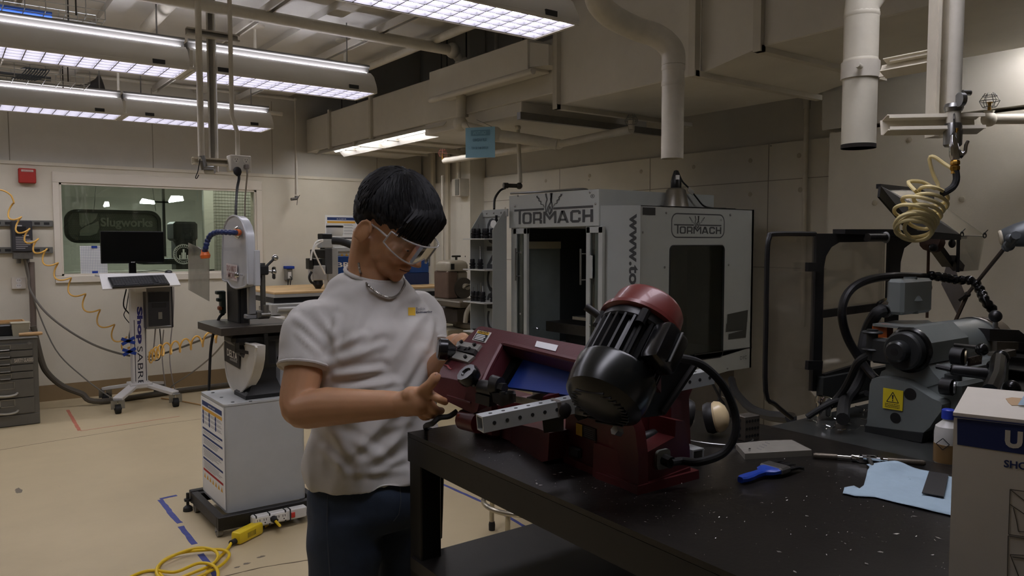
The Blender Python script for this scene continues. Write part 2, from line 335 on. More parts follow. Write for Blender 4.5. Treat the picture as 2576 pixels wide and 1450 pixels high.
nm = {(0, 0): 'long louvered fixture at the top middle, nearest to the exhaust elbow', (0, 1): 'louvered fixture continuing the nearest row beyond the top edge', (0, 2): 'louvered fixture at the unseen far left of the nearest row',
      (1, 0): 'right-hand louvered fixture of the middle row, behind the drop pole', (1, 1): 'left-hand louvered fixture of the middle row, running off the left edge', (1, 2): 'louvered fixture beyond the left edge in the middle row',
      (2, 0): 'right-hand louvered fixture of the far row above the window', (2, 1): 'left-hand louvered fixture of the far row above the fire alarm', (2, 2): 'louvered fixture beyond the left edge in the far row'}
f0 = make_fixture(1.31, 2.56, 3.08, nm[(0, 0)], G)
for r, (y, _) in enumerate(rows):
    for k in range(3):
        if (r, k) == (0, 0): continue
        dup(f0, (1.31-1.27*k, y, 2.55), 0, nm[(r, k)])
dup(f0, (1.31, .91, 2.55), 0, 'louvered fixture over the workbench, out of view above the camera'); dup(f0, (.04, .91, 2.55), 0, 'louvered fixture above and left of the camera, out of view')
for r, (y, _) in enumerate(rows):    # joint sleeves between fixtures
    if r == 0: continue
    single('joint_band', MB().bb(1.278, 1.312, y-.18, y+.18, 2.545, 2.56).bb(1.285, 1.305, y-.185, y-.178, 2.56, 2.66), FIXT, 'white joint band between the two fixtures of the %s row' % ('middle' if r == 1 else 'far'), 'bracket')
# bare-tube strip light along the duct
sx, zz = 3.47, 2.42
t = thing('strip_light', 'bare-tube strip light with white reflector hanging beside the duct', 'light', (sx, 6.6, zz))
part(t, 'channel', MB().bb(sx-.06, sx+.06, 5.42, 8.02, zz+.10, zz+.19, b=.005), FIXT)
rf = MB(); rf.loft([[(sx-.06, y, zz+.10), (sx-.16, y, zz+.0), (sx-.165, y, zz+.0), (sx-.065, y, zz+.106)] for y in (5.4, 8.02)]).loft([[(sx+.06, y, zz+.10), (sx+.065, y, zz+.106), (sx+.165, y, zz), (sx+.16, y, zz)] for y in (5.4, 8.02)])
part(t, 'reflector', rf, FIXT)
for dx in (-.05, .05):
    for y0, y1 in ((5.46, 6.69), (6.75, 7.98)): part(t, 'tube', MB().cyl((sx+dx, y0, zz+.055), (sx+dx, y1, zz+.055), .0155, n=12), TUBE)
    part(t, 'lamp_holder', MB().bb(sx+dx-.015, sx+dx+.015, 5.42, 5.45, zz+.02, zz+.11, b=.004), DSTEEL)
part(t, 'end_bracket', MB().bb(sx-.07, sx+.07, 5.36, 5.42, zz+.09, zz+.14).bb(sx-.02, sx+.05, 5.3, 5.4, zz+.15, zz+.21), STEEL)
for y in (5.6, 7.7): part(t, 'hanger_rod', MB().cyl((sx, y, zz+.19), (sx, y, 4.0), .005, n=8), DSTEEL)
# partly visible fixture with bare tubes in the top right corner
a = od(2530, 6, 3.3); t = thing('strip_light', 'bare-tube fixture at the top right corner of the view', 'light', a)
part(t, 'reflector', MB().bb(a.x-.05, a.x+1.2, a.y-.2, a.y+.16, a.z+.03, a.z+.06, b=.004), FIXT)
for k, dy in enumerate((-.1, 0, .1)):
    part(t, 'tube', MB().cyl((a.x+.03, a.y+dy, a.z+.01), (a.x+1.2, a.y+dy, a.z+.01), .0155, n=12), TUBE); part(t, 'lamp_holder', MB().cyl((a.x-.01, a.y+dy, a.z+.01), (a.x+.03, a.y+dy, a.z+.01), .02, n=12), FIXT)
for x in (a.x+.2, a.x+1): part(t, 'hanger_rod', MB().cyl((x, a.y, a.z+.05), (x, a.y, 4.05), .005, n=8), DSTEEL)
# ---------------------------------------------------------------- rectangular ducts
DUCT = mat('duct_paint', (206, 201, 188), .55, 0, .12, 1.6, rgb2=(120, 108, 84), v2=.72, s2=2.2); FLANGE = mat('flange_paint', (190, 184, 168), .5, 0, .1, 5)
t = thing('air_duct', 'long painted rectangular air duct running along the right wall to the far corner', 'duct', (3.8, 5.5, 2.5))
part(t, 'duct_body', MB().bb(3.32, 4.45, 3.9, 8.3, 2.47, 2.83, b=.006), DUCT)
for y in (7.65, 6.7, 5.1): part(t, 'flange', MB().bb(3.295, 4.47, y-.02, y+.02, 2.45, 2.85), FLANGE)
part(t, 'lower_duct', MB().bb(3.34, 4.6, 4.4, 5.75, 2.38, 2.6, b=.005), DUCT)
part(t, 'support_angle', MB().bb(3.3, 4.75, 4.36, 4.40, 2.34, 2.39), STEEL)
part(t, 'support_angle', MB().bb(3.3, 4.75, 7.05, 7.09, 2.42, 2.46), FLANGE)
for y in (5.2, 7.2): part(t, 'hanger_rod', MB().cyl((3.4, y, 2.83), (3.4, y, 4.0), .006, n=8), DSTEEL)
t = thing('air_duct', 'deep painted rectangular duct section with flanges above the white milling enclosure', 'duct', (3.75, 3.2, 2.4))
b0 = MB().bb(3.27, 4.3, 2.74, 3.92, 2.37, 3.3, b=.006); part(t, 'duct_body', b0, DUCT)
tp = MB().loft([[(3.27, 2.74, 2.37), (4.3, 2.74, 2.37), (4.3, 2.74, 3.3), (3.27, 2.74, 3.3)], [(3.22, 2.34, 2.42), (4.25, 2.34, 2.42), (4.25, 2.34, 3.3), (3.22, 2.34, 3.3)]]); part(t, 'transition', tp, DUCT)
part(t, 'duct_body', MB().bb(3.22, 4.25, -1.5, 2.34, 2.42, 3.3, b=.006), DUCT)
for y, z in ((2.74, 2.345), (2.34, 2.395)):
    fl = MB(); fl.bb(3.2, 4.36, y-.022, y+.022, z, z+.03).bb(3.19, 3.23, y-.022, y+.022, z, 3.3); part(t, 'flange', fl, FLANGE)
part(t, 'flange', MB().bb(3.24, 4.55, 3.89, 3.93, 2.34, 2.37).bb(3.235, 3.27, 3.89, 3.93, 2.34, 3.3), FLANGE)
for y in (3.3, .8): part(t, 'hanger_rod', MB().cyl((3.35, y, 3.3), (3.35, y, 4.0), .006, n=8), DSTEEL)
t = thing('air_duct', 'short flat painted duct panel hung in front of the long duct', 'duct', (3.25, 4.7, 2.7))
part(t, 'duct_body', MB().bb(3.12, 3.31, 4.05, 5.3, 2.60, 2.80, b=.004), DUCT)
part(t, 'elbow', MB().loft([[(3.14, 4.05, 2.62), (3.3, 4.05, 2.62), (3.3, 4.05, 2.78), (3.14, 4.05, 2.78)], [(3.2, 3.93, 2.62), (3.34, 3.93, 2.62), (3.34, 3.93, 2.75), (3.2, 3.93, 2.75)]]), DUCT)
part(t, 'corner_rail', MB().cyl((3.13, 4.0, 2.585), (3.13, 5.3, 2.585), .022, n=12), DUCT)
for y in (4.2, 5.25): part(t, 'hanger_rod', MB().cyl((3.2, y, 2.8), (3.2, y, 4.0), .005, n=8), DSTEEL)
# ---------------------------------------------------------------- round exhaust drops
t0 = 3.5; P = [od(1500, -40, t0-.25), od(1505, 5, t0-.2), od(1540, 42, t0-.1), od(1600, 72, t0), od(1655, 92, t0), od(1690, 125, t0), od(1694, 165, t0)]
r = 28*t0/1950
t = thing('exhaust_duct', 'round off-white exhaust pipe with elbow dropping open-ended above the milling enclosure', 'duct', od(1694, 180, t0))
part(t, 'elbow', MB().tube(smooth_path(P, 5), r*1.05, 20), PIPE)
e0, e1 = od(1694, 150, t0), od(1680, 398, t0); e1.x, e1.y = e0.x, e0.y
dd = MB(); n = 20
dd.lathe([(r, 0), (r, (e0-e1).length), (r-.003, (e0-e1).length), (r-.003, .02)], e0, (0, 0, -1), n); part(t, 'drop_pipe', dd, PIPE)
part(t, 'inside', MB().cyl(e1+V((0, 0, .06)), e1+V((0, 0, .05)), r-.004), BLACK)
for z in (e0.z-.05, e0.z-.12): part(t, 'band', MB().lathe([(r*1.03, 0), (r*1.06, .008), (r*1.06, .016), (r*1.03, .024)], (e0.x, e0.y, z), (0, 0, 1), n), PIPE)
t0 = 2.35; q = od(2165, 150, t0); r = 41*t0/1950; zb = od(2160, 372, t0).z; zt = od(2165, 30, t0).z
t = thing('exhaust_duct', 'round off-white exhaust pipe with sooty open end hanging above the lathe guard', 'duct', (q.x, q.y, zb))
part(t, 'drop_pipe', MB().lathe([(r, 0), (r, zt-zb), (r-.003, zt-zb), (r-.003, .0)], (q.x, q.y, zb), (0, 0, 1), 24), mat('exhaust_paint', (212, 206, 186), .5, 0, .1, 8))
part(t, 'burnt_rim', MB().lathe([(r+.0008, 0), (r+.0008, .012), (r-.004, .012), (r-.004, 0)], (q.x, q.y, zb), (0, 0, 1), 24), mat('soot', (34, 30, 24), .9)); part(t, 'inside', MB().cyl((q.x, q.y, zb+.04), (q.x, q.y, zb+.05), r-.004), BLACK)
part(t, 'elbow', MB().tube([(q.x, q.y, zt-.01), (q.x, q.y, zt+.02), (q.x+.03, q.y-.02, zt+.07), (q.x+.14, q.y-.10, zt+.17), (q.x+.3, q.y-.2, zt+.26)], r*1.02, 20), mat('exhaust_paint'))
for z in (zt-.02, zt-.16): part(t, 'seam_band', MB().lathe([(r*1.0, 0), (r*1.03, .004), (r*1.03, .012), (r, .016)], (q.x, q.y, z), (0, 0, 1), 24), mat('exhaust_paint'))
zc = od(2165, 178, t0).z; part(t, 'pipe_clamp', MB().lathe([(r, 0), (r+.006, 0), (r+.006, .05), (r, .05)], (q.x, q.y, zc-.025), (0, 0, 1), 24).cyl((q.x-r-.005, q.y-.03, zc), (q.x-r-.04, q.y-.04, zc), .008), PIPE)
# ---------------------------------------------------------------- drop pole with air line near the lathe (right)
td = 2.1
def ubar(mb, p0, p1, s, dirn):      # C-channel: web + two flanges opening along dirn
    p0, p1, dirn = V(p0), V(p1), V(dirn).normalized(); a = (p1-p0).normalized(); side = a.cross(dirn).normalized()
    mb.bar(p0, p1, s, .003, up=dirn)
    for q in (-1, 1):
        o = side*(q*s/2); mb.bar(p0+o+dirn*s/2, p1+o+dirn*s/2, .003, s, up=dirn); mb.bar(p0+o*.8+dirn*s, p1+o*.8+dirn*s, s*.22, .003, up=dirn)
    return mb
STRUT = mat('strut_paint', (218, 210, 190), .45, 0, .1, 10)
p = od(2345, 348, td); pt = V((p.x, p.y, 3.3))
t = thing('drop_pole', 'cream steel channel drop pole with air pipe hanging over the lathe', 'pole', pt)
part(t, 'channel_post', ubar(MB(), p, pt, .041, (-.5, -.85, 0)), STRUT)
a0, a1 = od(2215, 322, td-.05), od(2452, 295, td-.08); a1.z = a0.z
part(t, 'cross_channel', ubar(MB(), a0, a1, .04, (-.45, -.8, .2)), STRUT)
a0, a1 = od(2215, 180, td+.16), od(2392, 132, td); a1.z = a0.z; part(t, 'cross_channel', ubar(MB(), a0, a1, .04, (-.45, -.8, .2)), STRUT)
q0 = od(2397, 340, td-.1); q1 = V((q0.x, q0.y, 3.3)); part(t, 'air_pipe', MB().cyl(q0, q1, .017), PIPE)
part(t, 'pipe_coupling', MB().lathe([(.018, 0), (.022, .005), (.022, .05), (.019, .06)], q0+V((0, 0, -.03)), (0, 0, 1), 14).lathe([(.02, 0), (.024, .01), (.02, .02)], q0+V((0, 0, .06)), (0, 0, 1), 14), STEEL)
part(t, 'pipe_strap', MB().cyl(q0+V((-.02, -.02, .085)), q0+V((-.01, -.026, .085)), .018).cyl(q0+V((0, -.02, .105)), q0+V((.02, -.03, .105)), .007), STEEL)
gu = td-.13
g = thing('air_blow_gun', 'chrome air blow gun hooked upside down under the right drop pole', 'blow gun', od(2402, 395, gu))
part(g, 'body', MB().tube(ods([(2397, 340, gu), (2399, 365, gu), (2402, 390, gu), (2403, 402, gu)]), [.006, .011, .013, .010], 12).tube(ods([(2401, 372, gu), (2412, 392, gu), (2418, 390, gu)]), [.008, .012, .008], 10), CHROME)
part(g, 'nozzle', MB().tube(ods([(2407, 322, gu), (2408, 345, gu), (2404, 372, gu)]), [.0035, .005, .006], 10), CHROME); part(g, 'nozzle_tip', MB().cyl(od(2407, 323, gu), od(2407, 334, gu), .004), BRASS)
part(g, 'trigger', MB().tube(ods([(2416, 396, gu), (2428, 382, gu), (2430, 365, gu), (2435, 355, gu)]), .0045, 8), CHROME)
part(g, 'hose_fitting', MB().lathe([(.009, 0), (.012, .004), (.012, .011), (.009, .013), (.012, .016), (.012, .024), (.009, .028), (.010, .034)], od(2403, 403, gu), (.02, 0, -1), 8), BRASS)
hk = MB().tube(ods([(2400, 270, gu+.03), (2400, 300, gu), (2401, 330, gu), (2393, 345, gu), (2397, 352, gu)]), .0022, 6); single('wire_hook', hk, DSTEEL, 'thin wire hook tied round the right drop pole pipe', 'hook')
# coiled cream air hose with black end sleeve
HOSE = mat('cream_hose', (226, 208, 150), .45, 0, .15, 30)
cen = [(2395, 430, 0), (2340, 395, 40), (2345, 440, 25)]
pts = [od(2405, 430, gu), od(2375, 412, gu+.02), od(2350, 395, gu+.03), od(2338, 400, gu+.04), od(2348, 440, gu+.05), od(2360, 465, gu+.05), od(2352, 474, gu+.05), od(2320, 458, gu+.05), od(2285, 458, gu+.04), od(2300, 478, gu)]
loops = [(2350, 486, 38, 22, .2), (2342, 503, 40, 17, .0), (2326, 512, 60, 20, .25), (2330, 530, 36, 14, .1), (2308, 537, 62, 24, .2), (2316, 555, 38, 22, .35), (2302, 566, 52, 34, -.1), (2300, 576, 44, 30, .3), (2312, 574, 34, 28, -.2), (2298, 580, 46, 26, .1)]
for k in range(len(loops)*16):
    a = k/16; i = min(int(a), len(loops)-2); f_ = min(a-i, 1); x, y, rx, ry, tl = [u*(1-f_)+v_*f_ for u, v_ in zip(loops[i], loops[i+1])]
    q = 2*math.pi*a+2.6; ex, ey = rx*math.cos(q), ry*math.sin(q); pts.append(od(x+ex*math.cos(tl)-ey*math.sin(tl), y+ex*math.sin(tl)+ey*math.cos(tl), gu+.02+.05*math.sin(q)+.003*i))
sp = smooth_path(pts, 3)
h = thing('coiled_air_hose', 'dirty cream coiled air hose hanging in loops above the lathe guard', 'hose', sp[0])
part(h, 'hose', MB().tube(sp, .0048, 8), HOSE)
part(h, 'end_sleeve', MB().tube(smooth_path(ods([(2404, 428, gu), (2406, 452, gu), (2396, 472, gu), (2372, 487, gu-.02)]), 4), .0085, 10), RUB)
# ---------------------------------------------------------------- drop pole with outlet box (left)
yp = 5.02
p = oy(540, 433, yp); t = thing('drop_pole', 'grey steel channel drop pole with outlet box above the vertical bandsaw', 'pole', V((p.x, p.y, ZC)))
part(t, 'channel_post', ubar(MB(), p, V((p.x, p.y, ZC)), .046, (-.4, -.9, 0)), mat('strut_grey', (188, 184, 172), .45, .2, .1, 10))
a0, a1 = oy(482, 405, yp-.06), oy(600, 414, yp-.06); a1.z = a0.z; part(t, 'cross_channel', ubar(MB(), a0, a1, .04, (0, -1, 0)), STRUT)
a0, a1 = oy(466, 82, yp-.06), oy(598, 98, yp-.06); a1.z = a0.z = (a0.z+a1.z)/2; part(t, 'cross_channel', ubar(MB(), a0, a1, .04, (0, -1, 0)), mat('strut_grey'))
p = oy(507, 405, yp-.1); part(t, 'air_pipe', MB().cyl(p, V((p.x, p.y, ZC)), .019), PIPE); q = oy(515, 427, yp-.1)
part(t, 'air_fitting', MB().cyl(p+V((0, 0, .03)), q, .02).cyl(q, q+V((.05, -.03, .0)), .024), STEEL)
p = oy(598, 395, yp-.1); part(t, 'conduit', MB().tube([p, p+V((0, 0, .15)), V((p.x-.03, p.y, p.z+.25)), V((p.x-.03, p.y, ZC))], .014), PIPE)
p = oy(601, 413, yp-.12); bx = part(t, 'outlet_box', MB().box(p, (.125, .09, .1), b=.004), mat('outlet_white', (214, 210, 198), .45))
for dx in (-.03, .03):
    f_ = part(t, 'receptacle', MB().lathe([(.021, 0), (.021, .003), (.0, .003)], p+V((dx, -.045, .02)), (0, -1, 0), 16), mat('outlet_face', (224, 220, 208), .4))
    sl = MB()
    for d in (-.007, .007): sl.box(p+V((dx+d, -.0487, .024)), (.002, .001, .008))
    sl.cyl(p+V((dx, -.0483, .012)), p+V((dx, -.0489, .012)), .003); part(f_, 'slots', sl, INK)
single('wire_hook', MB().tube(smooth_path([oy(503, 400, yp-.16), oy(498, 430, yp-.16), oy(492, 446, yp-.16), oy(495, 449, yp-.16), oy(500, 440, yp-.16)], 4), .003, 6), DSTEEL, 'long wire hook hanging beside the left air pipe', 'hook')
cz = oy(598, 424, yp-.19); cord = smooth_path([cz+V((0, .0, 0)), cz+V((0, -.02, -.06)), oy(596, 480, 4.75), oy(593, 545, 4.5), oy(594, 640, 4.46)], 6)
k = thing('hanging_cable', 'black power cord hanging from the drop pole outlet to the bandsaw', 'cord', cz)
part(k, 'cord', MB().tube(cord, .008, 8), RUB); part(k, 'plug', MB().lathe([(.018, 0), (.024, .01), (.024, .03), (.014, .05)], cz+V((0, .02, 0)), (0, -.6, -.8), 14), RUB)
cz = oy(620, 420, yp-.17); k = thing('hanging_cable', 'thin grey power cord hanging from the right side of the outlet box', 'cord', cz)
part(k, 'cord', MB().tube(smooth_path([cz, oy(622, 440, yp-.17), oy(619, 470, yp), oy(616, 520, yp+.1), oy(617, 640, yp+.2)], 5), .005, 6), mat('grey_cord', (150, 144, 140), .6)); part(k, 'plug', MB().box(cz, (.03, .03, .03), b=.006), mat('grey_cord'))
# ---------------------------------------------------------------- pipes under the ceiling
def pipe(name, pts, r, label, m=PIPE, cat='pipe', fit=True, n=12):
    t = thing(name, label, cat, pts[0]); part(t, 'run', MB().tube(pts, r, n), m)
    if fit:
        for q in pts[1:-1]: part(t, 'fitting', MB().ell(q, r*1.45, 12, 8), m)
    return t
B = od(1163, 140, 5.9)
pipe('water_pipe', [V((-4, B.y-.25, B.z)), V((B.x-.1, B.y-.02, B.z+.02)), V((B.x, B.y, B.z-.06)), od(1158, 312, 5.9), od(1245, 338, 5.75), od(1400, 363, 5.7)], .04, 'thick painted pipe crossing the ceiling and dropping beside the blue sheet')
sp0, sp1 = od(1118, 405, 7.2), od(1588, 328, 5.2); sp1.z = sp0.z
t = pipe('sprinkler_pipe', [sp0, od(1405, 363, 5.9), sp1], .028, 'painted sprinkler pipe under the ducts with caged heads')
def cage(par, c, m):
    cg = MB()
    for a in range(6): q = math.pi*a/3; cg.tube([c+V((.03*math.cos(q), .03*math.sin(q), 0)), c+V((.045*math.cos(q), .045*math.sin(q), .03)), c+V((.02*math.cos(q), .02*math.sin(q), .07))], .0018, 4)
    for z, r_ in ((.0, .03), (.03, .045), (.055, .032)): cg.tube([c+V((r_*math.cos(i*.5236), r_*math.sin(i*.5236), z)) for i in range(12)], .0018, 4, closed=True)
    stuff(part(par, 'head_guard', cg, m)); part(par, 'sprinkler_head', MB().cyl(c+V((0, 0, -.03)), c+V((0, 0, .02)), .008).cyl(c+V((0, 0, .02)), c+V((0, 0, .024)), .016), BRASS)
cage(t, sp0+V((-.02, 0, .04)), mat('red_wire', (130, 70, 60), .5)); cage(t, sp1+V((0, 0, .03)), STEEL)
part(t, 'riser', MB().cyl(sp1, sp1+V((0, 0, .06)), .022), PIPE)
d0 = [od(1249, 60, 6.0), od(1249, 235, 6.0), od(1303, 322, 6.0), od(1309, 460, 6.0)]; d0[0].x, d0[0].y = d0[1].x, d0[1].y; d0[0].z = 4.0
t = pipe('air_pipe', d0, .016, 'thin compressed-air pipe dropping with an offset to the tool rack')
q = od(1306, 468, 6.0); part(t, 'valve', MB().ell(q, .026).cyl(q, q+V((-.11, .03, 0)), .016).cyl(q+V((-.09, .025, 0)), q+V((-.125, .035, 0)), .022), DSTEEL)
q = od(1252, 184, 5.95); part(t, 'clamp_stub', MB().bar(q+V((0, 0, .0)), q+V((.09, -.02, .01)), .035, .03), STEEL)
k = single('air_line', MB().tube(smooth_path(ods([(1272, 473, 6.0), (1258, 480, 6.0), (1245, 500, 5.8), (1243, 527, 5.6)]), 5), .009, 8), RUB, 'black hose curving from the air valve down to the tool rack', 'hose')
V1 = oy(742, 250, 8.2)
t = pipe('air_pipe', [V((-4, 8.2, V1.z)), V1, V((V1.x, 8.2, oy(742, 490, 8.2).z))], .017, 'painted air pipe along the back wall dropping to a valve beside the window')
q = V((V1.x, 8.2, oy(742, 500, 8.2).z)); part(t, 'valve', MB().cyl(q+V((0, 0, .03)), q, .02).cyl(q, q+V((-.07, -.03, -.01)), .016), STEEL)
part(t, 'wire_tie', MB().tube([q+V((.03, -.02, .04)), q+V((.0, -.03, -.0)), q+V((-.01, -.03, -.07))], .003, 5), DSTEEL)
pipe('conduit', [V((.3, 6.1, 2.9)), V((3.3, 6.6, 2.93))], .012, 'thin conduit crossing above the middle light row', fit=False)
pipe('water_pipe', [V((-4, 7.9, 2.78)), V((.2, 7.9, 2.78)), V((2.9, 7.9, 2.8))], .022, 'painted pipe running low over the far light row', fit=False)
pipe('strut_rail', [V((3.0, 6.4, 2.97)), V((3.0, 3.4, 2.97))], .03, 'painted pipe under the ceiling edge by the ducts', fit=False)
q0, q1 = od(368, 72, 5.3), od(440, -5, 4.6); t = pipe('pipe_stub', [q0, q1], .04, 'short fat pipe rising to the ceiling between the cable basket and the drop pole', fit=False)
part(t, 'end_sleeve', MB().tube([q0+(q0-q1).normalized()*.03, q0-(q0-q1).normalized()*.05], .034, 12), mat('pale_pipe', (232, 226, 208), .3))  # plain pipe; its end sleeve is only a paler tone
RAIL = mat('rail_paint', (196, 190, 178), .5)
for i, (x, y0, y1, lb) in enumerate(((.45, 3.5, 8.2, 'painted strut running front to back at the far left of the ceiling'), (1.75, 3.3, 8.2, 'painted strut running front to back left of the drop pole'), (2.55, 3.3, 8.2, 'painted strut running front to back right of the drop pole'))):
    single('ceiling_strut', ubar(MB(), (x, y0, 2.99), (x, y1, 2.99), .05, (0, 0, -1)), RAIL, lb, 'strut', group='ceiling struts')
lbs = ['above the far light row at left', 'above the far light row behind the poles', 'above the middle light row near the drop pole', 'above the middle light row at its right end']
for lb, (x, y) in zip(lbs, ((1.35, 7.75), (2.15, 7.75), (1.9, 5.7), (2.6, 5.7))):
    t = thing('hanger_rod', 'painted hanger rod with round ceiling flange ' + lb, 'rod', (x, y, ZC), 'hanger rods with flanges')
    part(t, 'rod', MB().cyl((x, y, ZC), (x, y, 2.72), .011, n=10), PIPE); part(t, 'ceiling_flange', MB().lathe([(.07, 0), (.07, .012), (.03, .02), (.014, .03)], (x, y, ZC), (0, 0, -1), 18), PIPE)
# right-hand wall pipe with caged sprinkler
q = od(2488, 300, 3.9); t = pipe('sprinkler_pipe', [q+V((0, 0, .04)), q, q+V((.6, -.5, .0))], .026, 'painted pipe with a caged sprinkler head at the right wall'); cage(t, q+V((0, 0, .06)), DSTEEL)
q = ox(2030, 300, 4.76); single('conduit', MB().cyl((4.755, q.y, .9), (4.755, q.y, 2.9), .017).cyl((4.755, q.y, 2.38), (4.755, q.y, 2.46), .024), PIPE, 'vertical painted conduit in the wall corner behind the lathe guard', 'pipe')
# ---------------------------------------------------------------- cable baskets
def basket(x0, x1, y0, y1, z, label, cables):
    t = thing('cable_basket', label, 'cable tray', ((x0+x1)/2, (y0+y1)/2, z)); g = MB(); n = int((x1-x0)/.1)
    for i in range(n+1): x = x0+(x1-x0)*i/n; g.tube([(x, y0, z+.1), (x, y0, z), (x, y1, z), (x, y1, z+.1)], .0028, 5)
    for y, zq in ((y0, 0), (y0, .05), (y0, .1), (y1, 0), (y1, .05), (y1, .1), ((y0+y1)/2, 0), (y0*.75+y1*.25, 0), (y0*.25+y1*.75, 0)): g.cyl((x0, y, z+zq), (x1, y, z+zq), .0028, n=5)
    stuff(part(t, 'wire_mesh', g, mat('zinc', (170, 172, 170), .3, .9)))
    for x in (x0+.15, x1-.15):
        part(t, 'hanger_rod', MB().cyl((x, y0, z), (x, y0, ZC), .005, n=6).cyl((x, y1, z), (x, y1, ZC), .005, n=6), DSTEEL)
    for nm_, col, yy, zz_ in cables:
        single(nm_, MB().tube([(x0, yy, z+zz_), ((x0+x1)/2, yy+.02, z+zz_+.004), (x1-.25, yy-.01, z+zz_)], .02, 8), col, *cables[(nm_, col, yy, zz_)])
    return t
q = oz(265, 50, 2.78); basket(q.x-1.6, q.x, q.y, q.y+.32, 2.78, 'wire cable basket with blue cables at the top left', {('cable_bundle', mat('blue_cable', (60, 110, 210), .5), q.y+.2, .03): ('bundle of bright blue cables lying in the near wire basket', 'cable')})
q = oz(190, 208, 2.72); basket(q.x-1.4, q.x+.1, q.y, q.y+.3, 2.72, 'dark wire cable basket above the far light row', {('cable_bundle', mat('grey_cable', (90, 96, 104), .5), q.y+.15, .03): ('drooping bundle of grey cables in the far wire basket', 'cable')})
cb = MB()
for i in range(9): a = i*.018; cb.tube(smooth_path([V((q.x-.35+a, q.y+.1, 2.80)), V((q.x-.32+a, q.y-.02, 2.79)), V((q.x-.36+a, q.y-.03, 2.73)), V((q.x-.42+a, q.y, 2.70))], 4), .004, 5)
single('cable_loops', cb, mat('slate_cable', (74, 84, 98), .5), 'slate grey cable loops spilling over the edge of the far basket', 'cable')
q = od(250, 212, 7.0); k = thing('horn_speaker', 'small dark horn speaker on top of the far light row', 'speaker', q); d_ = V((.9, -.3, .25)).normalized()
part(k, 'horn', MB().lathe([(.02, -.16), (.03, -.08), (.05, -.02), (.085, .02), (.09, .025), (.078, .02), (.04, -.01), (.0, -.03)], q, d_, 18), mat('dark_horn', (44, 42, 40), .5)); part(k, 'driver', MB().cyl(q-d_*.26, q-d_*.14, .03), mat('dark_horn'))
part(k, 'bracket', MB().bar(q-d_*.15, q-d_*.15+V((0, 0, -.1)), .02, .01), DSTEEL)
# blue notice hung from the strip light, read from its back
q0 = od(1171, 322, 5.62); t = thing('notice_sheet', 'blue paper notice hanging from the strip light, print showing through reversed', 'sign', q0)
ux = (od(1245, 335, 5.42)-q0); ux.z *= .3; hh = .215; blue = mat('blue_paper', (126, 170, 190), .75); part(t, 'sheet', MB().slab([q0, q0+ux, q0+ux-V((0, 0, hh)), q0-V((0, 0, hh))], .0012), blue)
L_ = ux.length; un = ux.normalized(); ink = MB(); o = q0-V((0, 0, hh)); nrm = un.cross(V((0, 0, 1)))*.0035
def mtext(s, y, w_, h_): # mirrored: runs leftwards
    m_ = MB(); text(m_, s, (0, 0, 0), (1, 0, 0), (0, 1, 0), w_, h_, .02, 0); ink.add([o+un*(L_/2+w_/2-p.x)+V((0, 0, y+p.y))+nrm for p in m_.v], [tuple(reversed(f)) for f in m_.f])
mtext('SLIP HAZARD', .115, .14, .02); mtext('FLOORS MAY BE WET', .06, .17, .017)
part(t, 'lettering', ink, mat('blue_ink', (86, 122, 140), .8), smooth=0)
i2 = MB(); P = lambda x, y: o+un*x+V((0, 0, y))+nrm
i2.quad(P(L_*.2, .155), P(L_*.85, .155), P(L_*.85, .195), P(L_*.2, .195)); part(t, 'banner', i2, mat('blue_banner', (98, 138, 156), .8)); ink = MB(); nrm = nrm*1.3
mtext('CAUTION', .163, .13, .024); part(t, 'banner_lettering', ink, mat('blue_paper2', (130, 172, 190), .8), smooth=0)
part(t, 'hanger_wire', MB().cyl(q0+un*.04, (sx, 5.37, zz+.1), .0015, n=6).cyl(q0+un*(L_-.03), (sx+.03, 5.37, zz+.1), .0015, n=6), DSTEEL)
# ================================================================ BEYOND THE WINDOW
DARKG = mat('dark_grey', (66, 66, 64), .6, 0, .1, 6)
o = oy(163, 612, 9.9); a, b_ = oy(163, 530, 9.9), oy(404, 530, 9.9); wd, ht = b_.x-o.x, oy(300, 530, 9.9).z-oy(300, 613, 9.9).z
t = thing('hanging_sign', 'dark rounded sign lettered Slugworks hanging beyond the window', 'sign', (o.x+wd/2, 9.9, o.z+ht))
fr = MB(); pts = rrect(0, wd, 0, ht, .13, 6); inn = rrect(.035, wd-.035, .035, ht-.035, .1, 6); n = len(pts)
fr.loft([[(o.x+x, y, o.z+z) for x, z in q] for y, q in ((9.93, pts), (9.88, pts), (9.88, inn), (9.93, inn))], cap=False); part(t, 'frame', fr, DARKG)
part(t, 'backing', MB().prism([(o.x+x, 9.915, o.z+z) for x, z in inn], (0, .008, 0)), mat('sign_back', (120, 120, 115), .7))
pf = MB()
for i in range(66):
    for j in range(16):
        x = o.x+.05+i*.019+(j % 2)*.0095; z = o.z+.045+j*.0205
        if x < o.x+wd-.05: pf.add([(x-.006, 9.906, z-.005), (x+.006, 9.906, z-.005), (x, 9.906, z+.006)], [(0, 1, 2)])
stuff(part(t, 'mesh_pattern', pf, mat('sign_holes', (150, 152, 146), .7), smooth=0))
tx = MB(); text(tx, 'Slugworks', (o.x+wd*.36, 9.900, o.z+ht*.42), (1, 0, 0), (0, 0, 1), wd*.55, None, .03); part(t, 'lettering', tx, mat('sign_light', (172, 172, 166), .6), smooth=0)
lg = MB(); L0 = lambda x, z: (o.x+.15+x, 9.9, o.z+.08+z)
lg.slab([L0(*p) for p in [(.0, .26), (.19, .26), (.17, .2), (.13, .16), (.06, .12), (.02, .09), (0, .13)]], .004).slab([L0(*p) for p in [(.01, .07), (.06, .11), (.13, .14), (.19, .17), (.2, .1), (.17, .03), (.1, 0), (0, 0), (0, .04)]], .004)
part(t, 'emblem', lg, mat('sign_light'))
